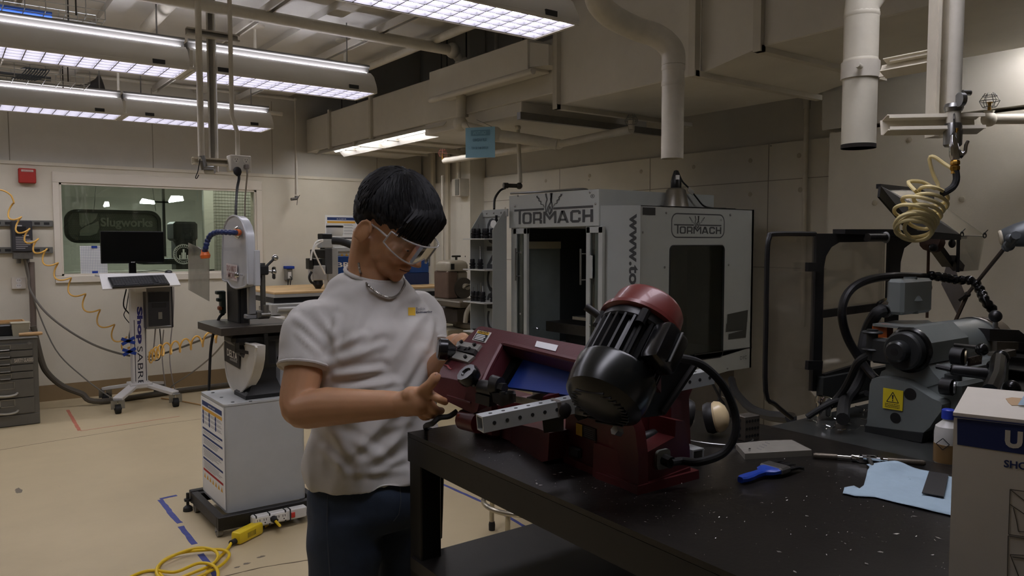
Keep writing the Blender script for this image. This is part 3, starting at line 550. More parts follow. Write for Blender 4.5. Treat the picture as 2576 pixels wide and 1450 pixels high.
for x in (.3, .95): part(t, 'hanger', MB().cyl((o.x+x, 9.9, o.z+ht), (o.x+x+.12*(1 if x < .6 else -1), 9.9, 3.0), .003, n=5), DARKG)
LABL = mat('lab_lamp', (240, 245, 243), .5, emit=75)
lt = thing('ceiling_light', 'bright angled lamp panel in the far lab, right one of three seen through the window', 'light', oy(443, 500, 11.5)); part(lt, 'lamp_panel', MB().slab([oy(425, 510, 11.6), oy(462, 505, 11.4), oy(460, 497, 11.6), oy(432, 496, 11.9)], .02), LABL)
lt = thing('ceiling_light', 'bright lamp panel in the far lab, middle one of three seen through the window', 'light', oy(370, 510, 11.9)); part(lt, 'lamp_panel', MB().slab([oy(352, 512, 11.9), oy(390, 514, 11.8), oy(388, 509, 12.1), oy(358, 503, 12.3)], .02), LABL)
lt = thing('ceiling_light', 'small bright lamp in the far lab, left one of three seen through the window', 'light', oy(268, 516, 12.3)); part(lt, 'lamp_panel', MB().slab([oy(262, 521, 12.3), oy(275, 519, 12.2), oy(274, 511, 12.4), oy(266, 511, 12.5)], .02), LABL)
cl = thing('ceiling_light', 'slim tube lamp at the corridor ceiling behind the window head', 'light', (2.7, 9.1, 2.9)); part(cl, 'lamp_panel', MB().bb(1.4, 3.9, 9.05, 9.2, 2.9, 2.94), mat('corridor_lamp', (246, 244, 234), .5, emit=8)); part(cl, 'housing', MB().bb(1.38, 3.92, 9.03, 9.22, 2.94, 2.99), FIXT)
dk = MB(); q = oy(465, 640, 11); mm = thing('milling_machine', 'dark machine silhouette in the far lab behind the inner window', 'machine', (q.x, 11, 0))
part(mm, 'column', MB().bb(q.x-.13, q.x+.13, 10.9, 11.2, 0, 1.65, b=.03), DARKG); part(mm, 'head', MB().bb(q.x-.2, q.x+.1, 10.7, 11.1, 1.5, 1.75, b=.03).cyl((q.x-.1, 10.75, 1.3), (q.x-.1, 10.75, 1.6), .06), DARKG); part(mm, 'work_table', MB().bb(q.x-.6, q.x+.3, 10.6, 11.0, 1.2, 1.27, b=.01), DARKG); part(mm, 'base', MB().bb(q.x-.25, q.x+.25, 10.7, 11.2, 0, .2, b=.02), DARKG)
q = oy(410, 470, 10.6); k = thing('drop_pole', 'slim pole with a hanging cord in the far lab', 'pole', (q.x, 10.6, 3)); part(k, 'post', MB().bb(q.x-.015, q.x+.015, 10.58, 10.62, 1.3, 3), DARKG); part(k, 'cross_bar', MB().bb(q.x-.1, q.x+.06, 10.58, 10.62, 1.98, 2.0), DARKG)
# paper grid and seal on the glass
o = oy(203, 693, YB+.028); e = oy(271, 693, YB+.028); g = thing('grid_paper', 'white gridded paper taped inside the observation window', 'paper', o)
wd = e.x-o.x; ht = oy(203, 619, YB+.028).z-o.z; part(g, 'sheet', MB().bb(o.x, e.x, YB+.024, YB+.028, o.z, o.z+ht), PAPER)
gl = MB(); P = lay((o.x, YB+.024, o.z), (1, 0, 0), (0, 0, 1))
for i in range(1, 16): rect(gl, P, wd*i/16-.0012, wd*i/16+.0012, 0, ht)
for i in range(1, 18): rect(gl, P, 0, wd, ht*i/18-.0012, ht*i/18+.0012)
stuff(part(g, 'grid_lines', gl, mat('grid_ink', (150, 160, 172), .8), smooth=0))
for x, y in ((.42, .92), (.42, .06)): part(g, 'tape', MB().bb(o.x+wd*x, o.x+wd*x+.05, YB+.020, YB+.024, o.z+ht*y, o.z+ht*y+.022), BLUETAPE)
c = oy(463, 640, 9.61); sl = MB(); P = lay((c.x, 9.628, c.z), (1, 0, 0), (0, 0, 1)); R = .118
for r_ in (R, R*.94, R*.72):
    for i in range(40):
        a0, a1 = 2*math.pi*i/40, 2*math.pi*(i+1)/40; sl.quad(*[P(q*math.cos(a), q*math.sin(a)) for q, a in ((r_, a0), (r_, a1), (r_-.004, a1), (r_-.004, a0))])
for i in range(30):
    a = 2*math.pi*i/30; sl.quad(*[P(q*math.cos(a+d), q*math.sin(a+d)) for q, d in ((R*.9, -.03), (R*.9, .03), (R*.77, .03), (R*.77, -.03))])
for x0, x1, y0, y1 in ((-.01, .01, -.05, .06), (-.025, -.012, -.05, .02), (.012, .025, -.05, .02), (-.06, .06, -.06, -.052), (-.05, -.035, -.05, -.01), (.035, .05, -.05, -.01)): rect(sl, P, x0, x1, y0, y1)
part(bpy.data.objects['window_2'], 'seal_decal', sl, mat('etched', (196, 200, 194), .8), smooth=0)
# ================================================================ ON THE BACK WALL
FA = mat('alarm_red', (176, 40, 28), .45); a = oy(47, 460, YB-.05); b_ = oy(90, 425, YB-.05)
t = thing('fire_alarm', 'red fire alarm box mounted high on the left of the back wall', 'alarm', ((a.x+b_.x)/2, YB, (a.z+b_.z)/2)); part(t, 'housing', MB().bb(a.x, b_.x, YB-.06, YB, a.z, b_.z, b=.006), FA); part(t, 'top_lens', MB().bb(a.x+.02, b_.x-.02, YB-.068, YB-.058, b_.z-.032, b_.z-.012, b=.003), mat('alarm_lens', (214, 190, 180), .3))
tx = MB(); text(tx, 'CAUTION', (a.x+.035, YB-.0685, b_.z-.027), (1, 0, 0), (0, 0, 1), b_.x-a.x-.07, .009); part(t, 'lettering', tx, FA, smooth=0)
RA = mat('zinc_rail', (128, 128, 122), .4, .6, .1, 15)
for i, (y_, lb) in enumerate(((562, 'upper slotted steel rail behind the drive box'), (630, 'lower slotted steel rail behind the drive box'))):
    z = oy(40, y_, YB-.03).z; x1 = oy(133, y_, YB-.03).x; t = thing('slotted_rail', lb, 'rail', (.4, YB, z)); rl = MB().bb(-.3, x1, YB-.03, YB, z-.028, z+.028, b=.002); part(t, 'rail', rl, RA)
    for k in range(9): x = x1-.05-k*.075; part(t, 'slot', MB().bb(x-.022, x+.022, YB-.0312, YB-.0295, z-.012, z+.012), mat('slot_dark', (40, 40, 38), .7))
a = oy(30, 634, YB-.15); b_ = oy(80, 556, YB-.15); DRV = mat('drive_grey', (52, 52, 54), .5); t = thing('motor_drive', 'dark grey motor drive box on rails at the left wall', 'electrical box', ((a.x+b_.x)/2, YB, a.z))
part(t, 'housing', MB().bb(a.x, b_.x, YB-.18, YB-.03, a.z, b_.z, b=.008), DRV); c = oy(40, 652, YB-.15).z
part(t, 'conduit_box', MB().bb(a.x+.01, b_.x, YB-.16, YB-.03, c, a.z-.002, b=.003), STEEL)
part(t, 'display_panel', MB().bb(a.x+.03, a.x+.11, YB-.184, YB-.178, b_.z-.13, b_.z-.05, b=.002), BLKPL)
P = lay((a.x, YB-.1806, a.z), (1, 0, 0), (0, 0, 1)); lb = MB(); H_ = b_.z-a.z
for x0, x1, y0, y1 in ((.03, .08, H_-.05, H_-.04), (.08, .13, H_-.135, H_-.125), (.11, .19, H_-.19, H_-.175)): rect(lb, P, x0, x1, y0, y1)
for i in range(7): rect(lb, P, .03, .03+.07+.02*(i % 3), .03+i*.016, .034+i*.016)
part(t, 'labels', lb, mat('label_grey', (180, 178, 174), .7), smooth=0)
for i, x in enumerate((a.x+.05, a.x+.12, b_.x-.05)): part(t, 'cable_gland', MB().cyl((x, YB-.09, c), (x, YB-.09, c-.04), .018, n=10), STEEL)
x = oy(80, 700, YB-.09).x; cd_ = single('conduit', MB().cyl((x, YB-.09, c-.03), (x, YB-.09, .3), .026, n=14), mat('conduit_brown', (112, 100, 90), .5), 'brown vertical conduit under the drive box', 'pipe')
a = oy(29, 728, YB); b_ = oy(64, 697, YB); t = thing('wall_outlet', 'white double outlet plate under the drive box', 'outlet', ((a.x+b_.x)/2, YB, a.z)); part(t, 'plate', MB().bb(a.x, b_.x, YB-.03, YB, a.z, b_.z, b=.004), mat('plate_white', (216, 208, 192), .4))
for dz in (.28, .72):
    z = a.z+(b_.z-a.z)*dz; xm = (a.x+b_.x)/2; rc = part(t, 'receptacle', MB().lathe([(.022, 0), (.022, .003), (0, .003)], (xm, YB-.03, z), (0, -1, 0), 14), WHITE); s_ = MB()
    for d in (-.008, .008): s_.box((xm+d, YB-.0335, z+.003), (.003, .001, .011))
    part(rc, 'slots', s_, INK)
q = oy(722, 690, YB); t = thing('wall_outlet', 'steel outlet box with a flap of blue tape behind the bandsaw', 'outlet', q); part(t, 'box_body', MB().box(q+V((0, -.04, 0)), (.07, .08, .125), b=.004), mat('galv', (140, 138, 130), .4, .5)); part(t, 'tape', MB().box(q+V((.005, -.05, .075)), (.09, .1, .03), b=.004), BLUETAPE)
part(t, 'receptacle', MB().box(q+V((0, -.082, -.01)), (.035, .004, .07), b=.001), WHITE)
part(t, 'cord', MB().tube(smooth_path([q+V((.0, -.09, -.02)), q+V((.01, -.11, -.05)), q+V((.012, -.06, -.12)), q+V((.012, -.05, -.5))], 4), .005, 6).tube(smooth_path([q+V((-.02, -.08, -.05)), q+V((-.02, -.06, -.5))], 4), .005, 6), RUB)
# safety poster
a = oy(820, 690, YB-.003); b_ = oy(898, 543, YB-.003); wd, ht = b_.x-a.x, b_.z-a.z; t = thing('safety_poster', 'laminated safety poster on the back wall behind the router gantry', 'poster', (a.x+wd/2, YB, a.z)); part(t, 'sheet', MB().bb(a.x, b_.x, YB-.003, YB, a.z, b_.z), PAPER)
P = lay((a.x, YB-.003, a.z), (1, 0, 0), (0, 0, 1)); NAVY = mat('navy_ink', (42, 62, 112), .8); GOLD = mat('gold_ink', (222, 168, 62), .8)
def sop(par, P, wd, ht, title=None, bars=(.62, .56, .45, .33), tri=False, cols=2, colr=None):
    bm_ = MB(); rect(bm_, P, wd*.06, wd*.94, ht*.915, ht*.965); part(par, 'title_band', bm_, NAVY, smooth=0)
    gm = MB(); rect(gm, P, wd*.06, wd*.94, ht*.865, ht*.9); part(par, 'yellow_band', gm, GOLD, smooth=0)
    ic = MB(); ln = MB()
    for c_ in range(cols):
        for r_ in range(4 if cols == 2 else 3):
            x = wd*(.1+c_*.84/cols); y = ht*(.84-r_*.05)
            ic.add([P(x+wd*.035*math.cos(q*.628), y+wd*.035*math.sin(q*.628)) for q in range(10)], [tuple(range(10))])
            for k in range(2): rect(ln, P, x+wd*.06, x+wd*(.06+.6/cols-.04*k), y-ht*.012+k*ht*.014, y-ht*.007+k*ht*.014)
    stuff(part(par, 'pictograms', ic, NAVY, smooth=0))
    hb = MB(); prev = None
    for j, y in enumerate(bars):
        rect(hb, P, wd*.06, wd*.94, ht*y, ht*(y+.022)); nxt = bars[j+1]+.03 if j+1 < len(bars) else y-.1; k = y-.02
        while k > nxt+.005: rect(ln, P, wd*.09, wd*(.5+.4*rnd.random()), ht*k, ht*(k+.005)); k -= .016
    part(par, 'heading_bars', hb, NAVY if colr is None else colr, smooth=0); stuff(part(par, 'small_print', ln, GREYINK, smooth=0))
    if title:
        tm = MB(); text(tm, title, P(wd*.5, ht*.928, .0012), P(1, 0)-P(0, 0), P(0, 1)-P(0, 0), wd*.3, ht*.018, .01, 0, 'C'); part(par, 'title', tm, PAPER, smooth=0)
sop(t, P, wd, ht, 'X-CARVE', bars=(.6, .53, .36, .25), colr=INK)
# ================================================================ FILING CABINET (left)
CAB = mat('cabinet_grey', (98, 96, 88), .45, .1, .08, 5); a = oz(102, 1066, 0); zt = oy(95, 851, a.y).z; x1 = a.x; x0 = x1-.62; y0 = a.y
t = thing('filing_cabinet', 'grey steel drawer cabinet marked for safety glasses at the left edge', 'cabinet', (x1-.3, y0+.35, 0)); part(t, 'body', MB().bb(x0, x1, y0+.01, y0+.7, 0, zt, b=.004), CAB)
part(t, 'top_plate', MB().bb(x0-.004, x1+.004, y0-.006, y0+.7, zt, zt+.01, b=.003), CAB)
def zof(y_): return oy(60, y_, y0).z
ZZ = [863, 880.5, 898.5, 916.5, 934.5, 953]; HOLD = mat('label_holder', (150, 148, 140), .35, .8); k0 = oy(0, 900, y0).x
for i in range(7):
    zt_, zb_ = (zof(ZZ[i]), zof(ZZ[i+1])) if i < 5 else ((zof(953), zof(1000)) if i == 5 else (zof(1000), zof(1041)))
    d = part(t, 'drawer', MB().bb(x0+.02, x1-.035, y0-.006, y0+.02, zb_+.003, zt_-.003, b=.003), CAB)
    hw = .044 if i < 5 else .052; xc = k0+.03 if i < 5 else k0+.038; zm = (zt_+zb_)/2+(.0 if i < 5 else .03); hh = .02 if i < 5 else .03; f_ = MB()
    for q in ((xc-hw, xc+hw, zm+hh-.006, zm+hh), (xc-hw, xc+hw, zm-hh, zm-hh+.006), (xc-hw, xc-hw+.006, zm-hh, zm+hh), (xc+hw-.006, xc+hw, zm-hh, zm+hh)): f_.bb(q[0], q[1], y0-.012, y0-.005, q[2], q[3])
    if i < 5: f_.bb(xc-hw+.01, xc+hw-.01, y0-.03, y0-.008, zm-hh-.004, zm-hh+.002, b=.002)
    part(d, 'label_holder', f_, HOLD)
    if i >= 5:
        h_ = MB().tube(smooth_path([(xc-.08, y0-.008, zm-.07), (xc-.06, y0-.03, zm-.075), (xc, y0-.036, zm-.08), (xc+.05, y0-.03, zm-.075), (xc+.07, y0-.008, zm-.065)], 4), .009, 8); part(d, 'handle', h_, mat('handle_alu', (176, 172, 160), .35, .7))
    if i == 2:
        tx = MB(); aa = oy(36, 913, y0-.007); bb_ = oy(84, 905, y0-.007); text(tx, 'SAFETY GLASSES', aa, (1, 0, 0), (0, 0, 1), bb_.x-aa.x, .03, .02); part(d, 'lettering', tx, mat('label_cream', (190, 182, 166), .7), smooth=0)
part(t, 'kick_panel', MB().bb(x0+.01, x1-.005, y0+.0, y0+.02, .005, zof(1043), b=.002), CAB); part(t, 'lock', MB().cyl((x1-.06, y0-.002, zt-.035), (x1-.06, y0-.012, zt-.035), .012), STEEL)
zt += .01; WOOD = mat('pine', (190, 152, 100), .6, 0, .2, 14)
bx = thing('wooden_tray', 'shallow wooden tray at the back of the cabinet top', 'tray', (x1-.22, y0+.5, zt)); part(bx, 'base', MB().bb(x1-.52, x1-.05, y0+.36, y0+.6, zt, zt+.01), WOOD)
for q in ((x1-.52, x1-.05, y0+.36, y0+.372, zt+.01, zt+.10), (x1-.52, x1-.05, y0+.588, y0+.6, zt+.01, zt+.10), (x1-.062, x1-.05, y0+.372, y0+.588, zt+.01, zt+.10), (x1-.52, x1-.508, y0+.372, y0+.588, zt+.01, zt+.10)): part(bx, 'side', MB().bb(*q), WOOD)
q = oy(52, 846, y0+.2); bn = thing('plastic_tub', 'translucent white plastic tub on the cabinet', 'tub', (q.x, y0+.22, zt)); part(bn, 'tub', MB().loft([[(q.x+sx*(.055+k), y0+.22+sy*(.05+k), z) for sx, sy in ((-1, -1), (1, -1), (1, 1), (-1, 1))] for z, k in ((zt, 0), (zt+.1, .008), (zt+.102, .014), (zt+.106, .014))]), mat('tub_white', (172, 166, 142), .35)); part(bn, 'rim', MB().box((q.x, y0+.22, zt+.106), (.138, .128, .006), b=.002), mat('tub_white'))
q = oy(15, 845, y0+.25); bk = thing('black_case', 'small black case at the left of the cabinet top', 'case', (q.x, y0+.3, zt)); part(bk, 'case', MB().box((q.x-.02, y0+.28, zt+.045), (.2, .14, .09), b=.008), BLKPL); part(bk, 'catch', MB().box((q.x+.05, y0+.206, zt+.06), (.03, .012, .02), b=.003), STEEL)
single('mallet_handle', MB().tube([(x1-.12, y0+.10, zt+.016), (x1-.06, y0+.10, zt+.016), (x1+.02, y0+.10, zt+.018), (x1+.045, y0+.10, zt+.018)], [.013, .016, .016, .011], 10), WOOD, 'round wooden handle sticking out over the cabinet edge', 'handle')
for i, (dx, dy, s_) in enumerate(((-.46, .03, .05), (-.36, .02, .035), (-.27, .1, .04))): single('metal_scrap', MB().box((x1+dx, y0+dy+.02, zt+.006), (s_, .02, .012), rz=.5*i, b=.003), DSTEEL, ('flat dark scrap at the front left of the cabinet top', 'small dark scrap at the front middle of the cabinet top', 'dark scrap in front of the plastic tub')[i], 'scrap')
# ================================================================ COMPUTER STAND
SW = mat('stand_white', (206, 204, 200), .45, .1, .05, 6); yc = 7.62; cx0, cx1 = oy(333, 900, yc).x, oy(371, 900, yc).x; xm = (cx0+cx1)/2
t = thing('computer_stand', 'white rolling computer stand lettered Shop SABRE down its column', 'stand', (xm, yc, 0)); zt = 1.09
part(t, 'column', MB().bb(cx0, cx1, yc, yc+.1, .15, zt, b=.004), SW)
by = MB()
for s_ in (-1, 1):
    for f_ in (-1, 1):
        tip = V((xm+s_*.235, yc+.05+f_*.31, .125)); root = V((xm+s_*.03, yc+.05, .19)); by.bar(root, tip, .085, .03, b=.004)
by.bb(cx0-.03, cx1+.03, yc-.05, yc+.15, .16, .205, b=.006); part(t, 'base', by, SW)
for s_ in (-1, 1):
    for f_ in (-1, 1):
        c = V((xm+s_*.235, yc+.05+f_*.31, .04)); k = part(t, 'caster', MB().bar(c+V((-.03, 0, .0)), c+V((-.03, 0, .075)), .004, .05).bar(c+V((.03, 0, 0)), c+V((.03, 0, .075)), .004, .05).box(c+V((0, 0, .075)), (.07, .06, .012), b=.003), STEEL); part(k, 'wheel', MB().cyl(c+V((-.022, 0, 0)), c+V((.022, 0, 0)), .04, n=20).cyl(c+V((-.03, 0, 0)), c+V((.03, 0, 0)), .01), RUB)
tx = MB(); zz = oy(350, 772, yc).z; z2 = oy(350, 866, yc).z; text(tx, 'Shop', (cx0+.035, yc, zz), (0, 0, -1), (1, 0, 0), zz-z2, .06, .05); part(t, 'bold_lettering', tx, mat('navy_logo', (40, 40, 110), .6), smooth=0)
tx = MB(); zz = oy(350, 872, yc).z; z2 = oy(350, 972, yc).z; text(tx, 'SABRE', (cx0+.042, yc, zz), (0, 0, -1), (1, 0, 0), zz-z2, .045, .0); part(t, 'thin_lettering', tx, mat('black_logo', (26, 26, 40), .6), smooth=0)
P = lay((cx0, yc, 0), (1, 0, 0), (0, 0, 1)); st = MB(); rect(st, P, .02, .026, .22, .78); rect(st, P, cx1-cx0-.016, cx1-cx0-.010, .22, .7); part(t, 'pinstripes', st, mat('black_logo'), smooth=0)
T = [oy(258, 731, 7.3), oy(454, 720, 7.3), oy(440, 690, 7.62), oy(249, 692, 7.62)]; part(t, 'tray', MB().slab(T, .012), SW)
ez = (T[1]-T[0]); T[0].z = T[0].z
tb = MB().bar(T[3]+V((0, .0, .0)), T[2]+V((0, .0, .0)), .02, .014); part(t, 'back_shelf', MB().bb(T[3].x, T[2].x, 7.6, 7.85, T[3].z-.02, T[3].z-.004, b=.003), SW)
zs = T[3].z-.004
for i in range(1): part(t, 'tray_bracket', MB().bb(xm-.045, xm+.045, yc-.12, yc+.1, 1.04, 1.07), SW)
blk = mat('monitor_black', (14, 14, 15), .25); a, b_ = oy(255, 664, 7.68), oy(412, 583, 7.68); ln_ = thing('monitor', 'black flat monitor on the computer stand, switched off', 'monitor', ((a.x+b_.x)/2, 7.7, zs)); part(ln_, 'housing', MB().bb(a.x, b_.x, 7.68, 7.72, a.z, b_.z, b=.004), blk); part(ln_, 'screen', MB().bb(a.x+.008, b_.x-.008, 7.678, 7.681, a.z+.022, b_.z-.008), mat('screen_black', (10, 11, 11), .15)); mx_ = oy(334, 675, 7.72).x
part(ln_, 'neck', MB().bb(mx_-.03, mx_+.03, 7.72, 7.75, zs, a.z+.05, b=.004), blk); part(ln_, 'foot', MB().bb(mx_-.14, mx_+.14, 7.63, 7.82, zs, zs+.008, b=.003), blk); tx = MB(); text(tx, 'acer', (mx_-.02, 7.6795, a.z+.006), (1, 0, 0), (0, 0, 1), .035, .009, .01); part(ln_, 'logo', tx, mat('label_grey'), smooth=0)
# keyboard on the sloping tray
u = (T[1]-T[0]).normalized(); vq = (T[3]-T[0]); vq = (vq-u*vq.dot(u)).normalized(); nn = u.cross(vq)
fT = lambda px, py, l=.0: op(px, py, T[0]+nn*(.012+l), nn)
K = [fT(283, 727), fT(427, 719), fT(423, 700), fT(280, 702)]; ko = K[0]; ku = (K[1]-K[0]).normalized(); kv = (K[3]-K[0]); kv = (kv-ku*kv.dot(ku)).normalized(); kw = (K[1]-K[0]).length; kh = (K[3]-K[0]).length
kb = thing('keyboard', 'black keyboard on the white stand tray', 'keyboard', ko); part(kb, 'case', MB().slab([ko, ko+ku*kw, ko+ku*kw+kv*kh, ko+kv*kh], .016), BLKPL); Mk = MX((ku, kv, nn)).transposed().to_4x4(); kk = mat('key_black', (46, 46, 47), .5); ks = MB()
me0 = None
for r_ in range(6):
    n_ = 19
    for c_ in range(n_):
        if c_ in (14,) or (c_ in (15,) and r_ in (0,)): continue
        p_ = ko+ku*(kw*(.03+.94*(c_+.5)/n_))+kv*(kh*(.08+.84*(r_+.5)/6))+nn*.018
        if r_ == 0 and 3 < c_ < 9:
            if c_ == 4: part(kb, 'key', MB().box(ko+ku*(kw*(.03+.94*6.5/n_))+kv*(kh*.15)+nn*.018, (kw*.045*5, kh*.11, .006), m=Mk, b=.001), kk)
            continue
        if me0 is None: k0_ = part(kb, 'key', MB().box(p_, (kw*.043, kh*.115, .006), m=Mk), kk); me0 = p_
        else:
            k_ = k0_.copy(); C.objects.link(k_); k_.parent = kb; k_.location = p_-me0
q = oy(424, 684, 7.66); ms = thing('mouse', 'black computer mouse at the right end of the stand', 'mouse', (q.x, 7.66, zs)); part(ms, 'shell', MB().ell((q.x, 7.66, zs+.012), (.032, .05, .024), 14, 8), BLKPL); part(ms, 'cord', MB().tube(smooth_path([(q.x, 7.7, zs+.01), (q.x-.1, 7.76, zs+.03), (q.x-.3, 7.74, zs+.01), (q.x-.32, 7.7, zs+.006)], 5), .0025, 5), RUB)
a, b_ = oy(369, 829, 7.5), oy(430, 727, 7.5); t = thing('computer_tower', 'black and silver computer tower hung under the stand tray', 'computer', ((a.x+b_.x)/2, 7.6, a.z)); part(t, 'case', MB().bb(a.x, b_.x+.02, 7.52, 7.85, a.z, b_.z+.03, b=.006), mat('tower_black', (34, 34, 36), .45)); part(t, 'front_bezel', MB().bb(a.x, b_.x, 7.5, 7.52, a.z, b_.z+.02, b=.006), mat('tower_silver', (108, 106, 102), .4, .5))
w_, h_ = b_.x-a.x, b_.z-a.z; P = lambda x0, x1, y0, y1: (a.x+w_*x0, a.x+w_*x1, 7.494, 7.5, a.z+h_*y0, a.z+h_*y1)
part(t, 'front_panel', MB().bb(*P(.08, .92, .08, .93)), mat('tower_black')); part(t, 'drive_bay', MB().bb(*[q-.003 if i in (2,) else q for i, q in enumerate(P(.1, .9, .68, .9))], b=.002), BLKPL); part(t, 'drive_bay', MB().bb(*[q-.003 if i in (2,) else q for i, q in enumerate(P(.22, .78, .54, .65))], b=.002), BLKPL)
part(t, 'power_button', MB().bb(*[q-.004 if i in (2,) else q for i, q in enumerate(P(.46, .62, .24, .42))], b=.002), HOLD); part(t, 'foot_bezel', MB().bb(*[q-.003 if i in (2,) else q for i, q in enumerate(P(.02, .98, .0, .06))], b=.002), STEEL)
for px_ in (372,): part(t, 'mounting_plate', MB().bb(cx1, cx1+.012, yc-.1, yc+.1, a.z, zt), SW)
# cables and hoses round the stand
def cable(name, pts, r, m, label, cat='cable', k=6, n=7): return single(name, MB().tube(smooth_path(pts, k), r, n), m, label, cat, loc=pts[0])
cable('cable', [oy(318, 728, 7.72), oy(311, 770, 7.75), oy(330, 800, 7.75), oy(325, 850, 7.74), oy(333, 852, 7.76)], .006, RUB, 'black cable looping left of the stand column')
cable('cable', [oy(325, 728, 7.76), oy(318, 775, 7.78), oy(312, 795, 7.78), oy(330, 818, 7.78)], .004, RUB, 'thin black cable left of the stand column')
cable('cable', [oy(391, 828, 7.7), oy(386, 880, 7.72), oy(378, 898, 7.74), oy(372, 900, 7.78)], .006, mat('grey_cord'), 'grey cable falling from the tower to the column')
cable('cable', [oy(402, 828, 7.7), oy(405, 870, 7.72), oy(400, 905, 7.72), oy(372, 905, 7.78)], .005, RUB, 'black cable looping from the tower back to the column')
cable('cable', [oy(437, 722, 7.85), oy(436, 790, 7.86), oy(427, 900, 7.86), oy(440, 980, 7.9), V((1.85, 7.95, .01))], .005, mat('grey_cord'), 'grey cable from the stand tray down to the floor right of the tower')
cable('cable', [oy(412, 830, 7.8), oy(408, 900, 7.85), oy(420, 985, 7.92), V((1.8, 8.0, .01))], .005, mat('grey_cord'), 'grey cable under the tower down to the floor')
gc = mat('braided_grey', (112, 108, 98), .6)
cable('cable', [oy(63, 650, 8.2), oy(72, 690, 8.22), oy(78, 735, 8.2), oy(130, 800, 8.1), oy(230, 865, 8.0), oy(330, 896, 7.95), oy(400, 893, 7.95), oy(520, 850, 7.3), oy(565, 830, 6.4), oy(590, 850, 5.0)], .010, gc, 'grey cable sagging from the drive box past the stand to the bandsaw', k=8)
cable('cable', [oy(60, 652, 8.21), oy(70, 700, 8.23), oy(85, 755, 8.22), oy(140, 880, 8.15), oy(210, 950, 8.05), oy(272, 996, 7.8), V((1.3, 7.75, .01))], .006, gc, 'thin grey cable from the drive box down to the floor')
cable('conduit_hose', [V((x1+.02, 7.9, .75)), oy(104, 908, 7.9), oy(122, 942, 7.9), oy(158, 972, 7.9), oy(205, 991, 7.88), V((1.15, 7.86, .03)), V((1.9, 7.98, .03)), V((3.4, 8.1, .03))], .026, mat('flex_conduit', (84, 78, 66), .6, 0, .1, 10), 'thick grey flexible conduit running from behind the cabinet along the floor', 'hose', n=10)
cable('cable', [V((1.8, 7.85, .02)), oy(430, 975, 7.6), oy(480, 940, 7.0), oy(530, 900, 6.0), oy(566, 860, 5.2)], .006, gc, 'grey cable rising from the floor to the bandsaw stand', k=8)
cable('cable', [V((1.9, 7.2, .006)), V((1.75, 7.6, .008)), V((1.65, 7.8, .008))], .006, WOOD, 'tan cord lying on the floor right of the stand')
YH = mat('yellow_hose', (216, 168, 78), .45); pts = [oy(0, 478, 7.9), oy(12, 481, 7.9), oy(28, 492, 7.9)]
line = [(24, 520), (50, 570), (80, 605), (110, 640), (150, 690), (200, 745), (250, 800), (300, 850), (330, 880)]
N_ = 11*12
for i in range(N_+1):
    f_ = i/N_*(len(line)-1); j = min(int(f_), len(line)-2); f_ -= j; x = line[j][0]*(1-f_)+line[j+1][0]*f_; y = line[j][1]*(1-f_)+line[j+1][1]*f_; q = 2*math.pi*i/12
    pts.append(oy(x+.72*15*math.cos(q)-.66*6*math.sin(q), y-.68*15*math.cos(q)-.75*6*math.sin(q), 7.9+.05*math.sin(q)))
pts += [oy(322, 876, 7.8), oy(335, 870, 7.75)]
single('coiled_air_hose', MB().tube(smooth_path(pts, 2), .007, 7), YH, 'yellow coiled air hose stretched from the left wall down to the stand', 'hose', loc=pts[0])
pts = []
line = [(375, 902), (390, 890), (410, 880), (450, 872), (500, 860), (560, 842)]; N_ = 9*12
for i in range(N_+1):
    f_ = i/N_*(len(line)-1); j = min(int(f_), len(line)-2); f_ -= j; x = line[j][0]*(1-f_)+line[j+1][0]*f_; y = line[j][1]*(1-f_)+line[j+1][1]*f_; q = 2*math.pi*i/12; yy = 7.75-2.4*(i/N_)
    pts.append(oy(x+6*math.sin(q), y-15*math.cos(q), yy+.06*math.sin(q)))
single('coiled_air_hose', MB().tube(smooth_path(pts, 2), .007, 7), YH, 'yellow coiled air hose stretched from the stand to the bandsaw', 'hose', loc=pts[0])
for i, (px_, py_) in enumerate(((322, 858), (325, 885))):
    q = oy(px_, py_, 7.63); m_ = MB()
    for a_ in (.5, -.4): m_.bar(q+V((-.06*math.cos(a_), -.01, -.06*math.sin(a_))), q+V((.06*math.cos(a_), -.01, .06*math.sin(a_))), .006, .028, up=(0, 0, 1))
    single('tape_wrap', m_, BLUETAPE, ('crossed blue tape, upper wrap left of the stand column', 'crossed blue tape, lower wrap left of the stand column')[i], 'tape')
# ================================================================ CNC ROUTER
RF = mat('router_grey', (178, 178, 174), .4, .3, .06, 8); a = oy(660, 747, 6.85); zt = 1.03; X0, X1 = 2.42, 4.3
t = thing('cnc_router', 'white framed router table with plywood bed and gantry at the back wall', 'machine', (3.3, 7.3, 0))
part(t, 'plywood_bed', MB().bb(X0, X1, 6.86, 7.95, zt-.02, zt, b=.002), mat('plywood', (206, 172, 122), .6, 0, .2, 5))
part(t, 'bed_edge', MB().bb(X0, X1, 6.86, 7.95, zt-.05, zt-.021), RF); part(t, 'dark_channel', MB().bb(X0, X1, 6.88, 7.9, zt-.1, zt-.051), BLACK)
part(t, 'side_rail', MB().bb(X0-.05, X1, 6.8, 7.0, zt-.2, zt-.101, b=.006).cyl((X0, 6.79, zt-.15), (X1, 6.79, zt-.15), .02), RF)
for x in (X0+.25, X1-.1):
    for y in (6.92, 7.85): part(t, 'leg', MB().bb(x-.05, x+.05, y-.05, y+.05, 0, zt-.2, b=.004), RF)
part(t, 'control_box', MB().bb(2.33, 2.48, 6.75, 6.95, .62, .82, b=.01), WHITE); pp = lay((2.36, 6.7494, .77), (1, 0, 0), (0, 0, 1)); tr = MB(); tr.add([pp(.02, 0), pp(.06, 0), pp(.04, .03)], [(0, 1, 2)]); part(t, 'warning_sticker', tr, GOLD, smooth=0)
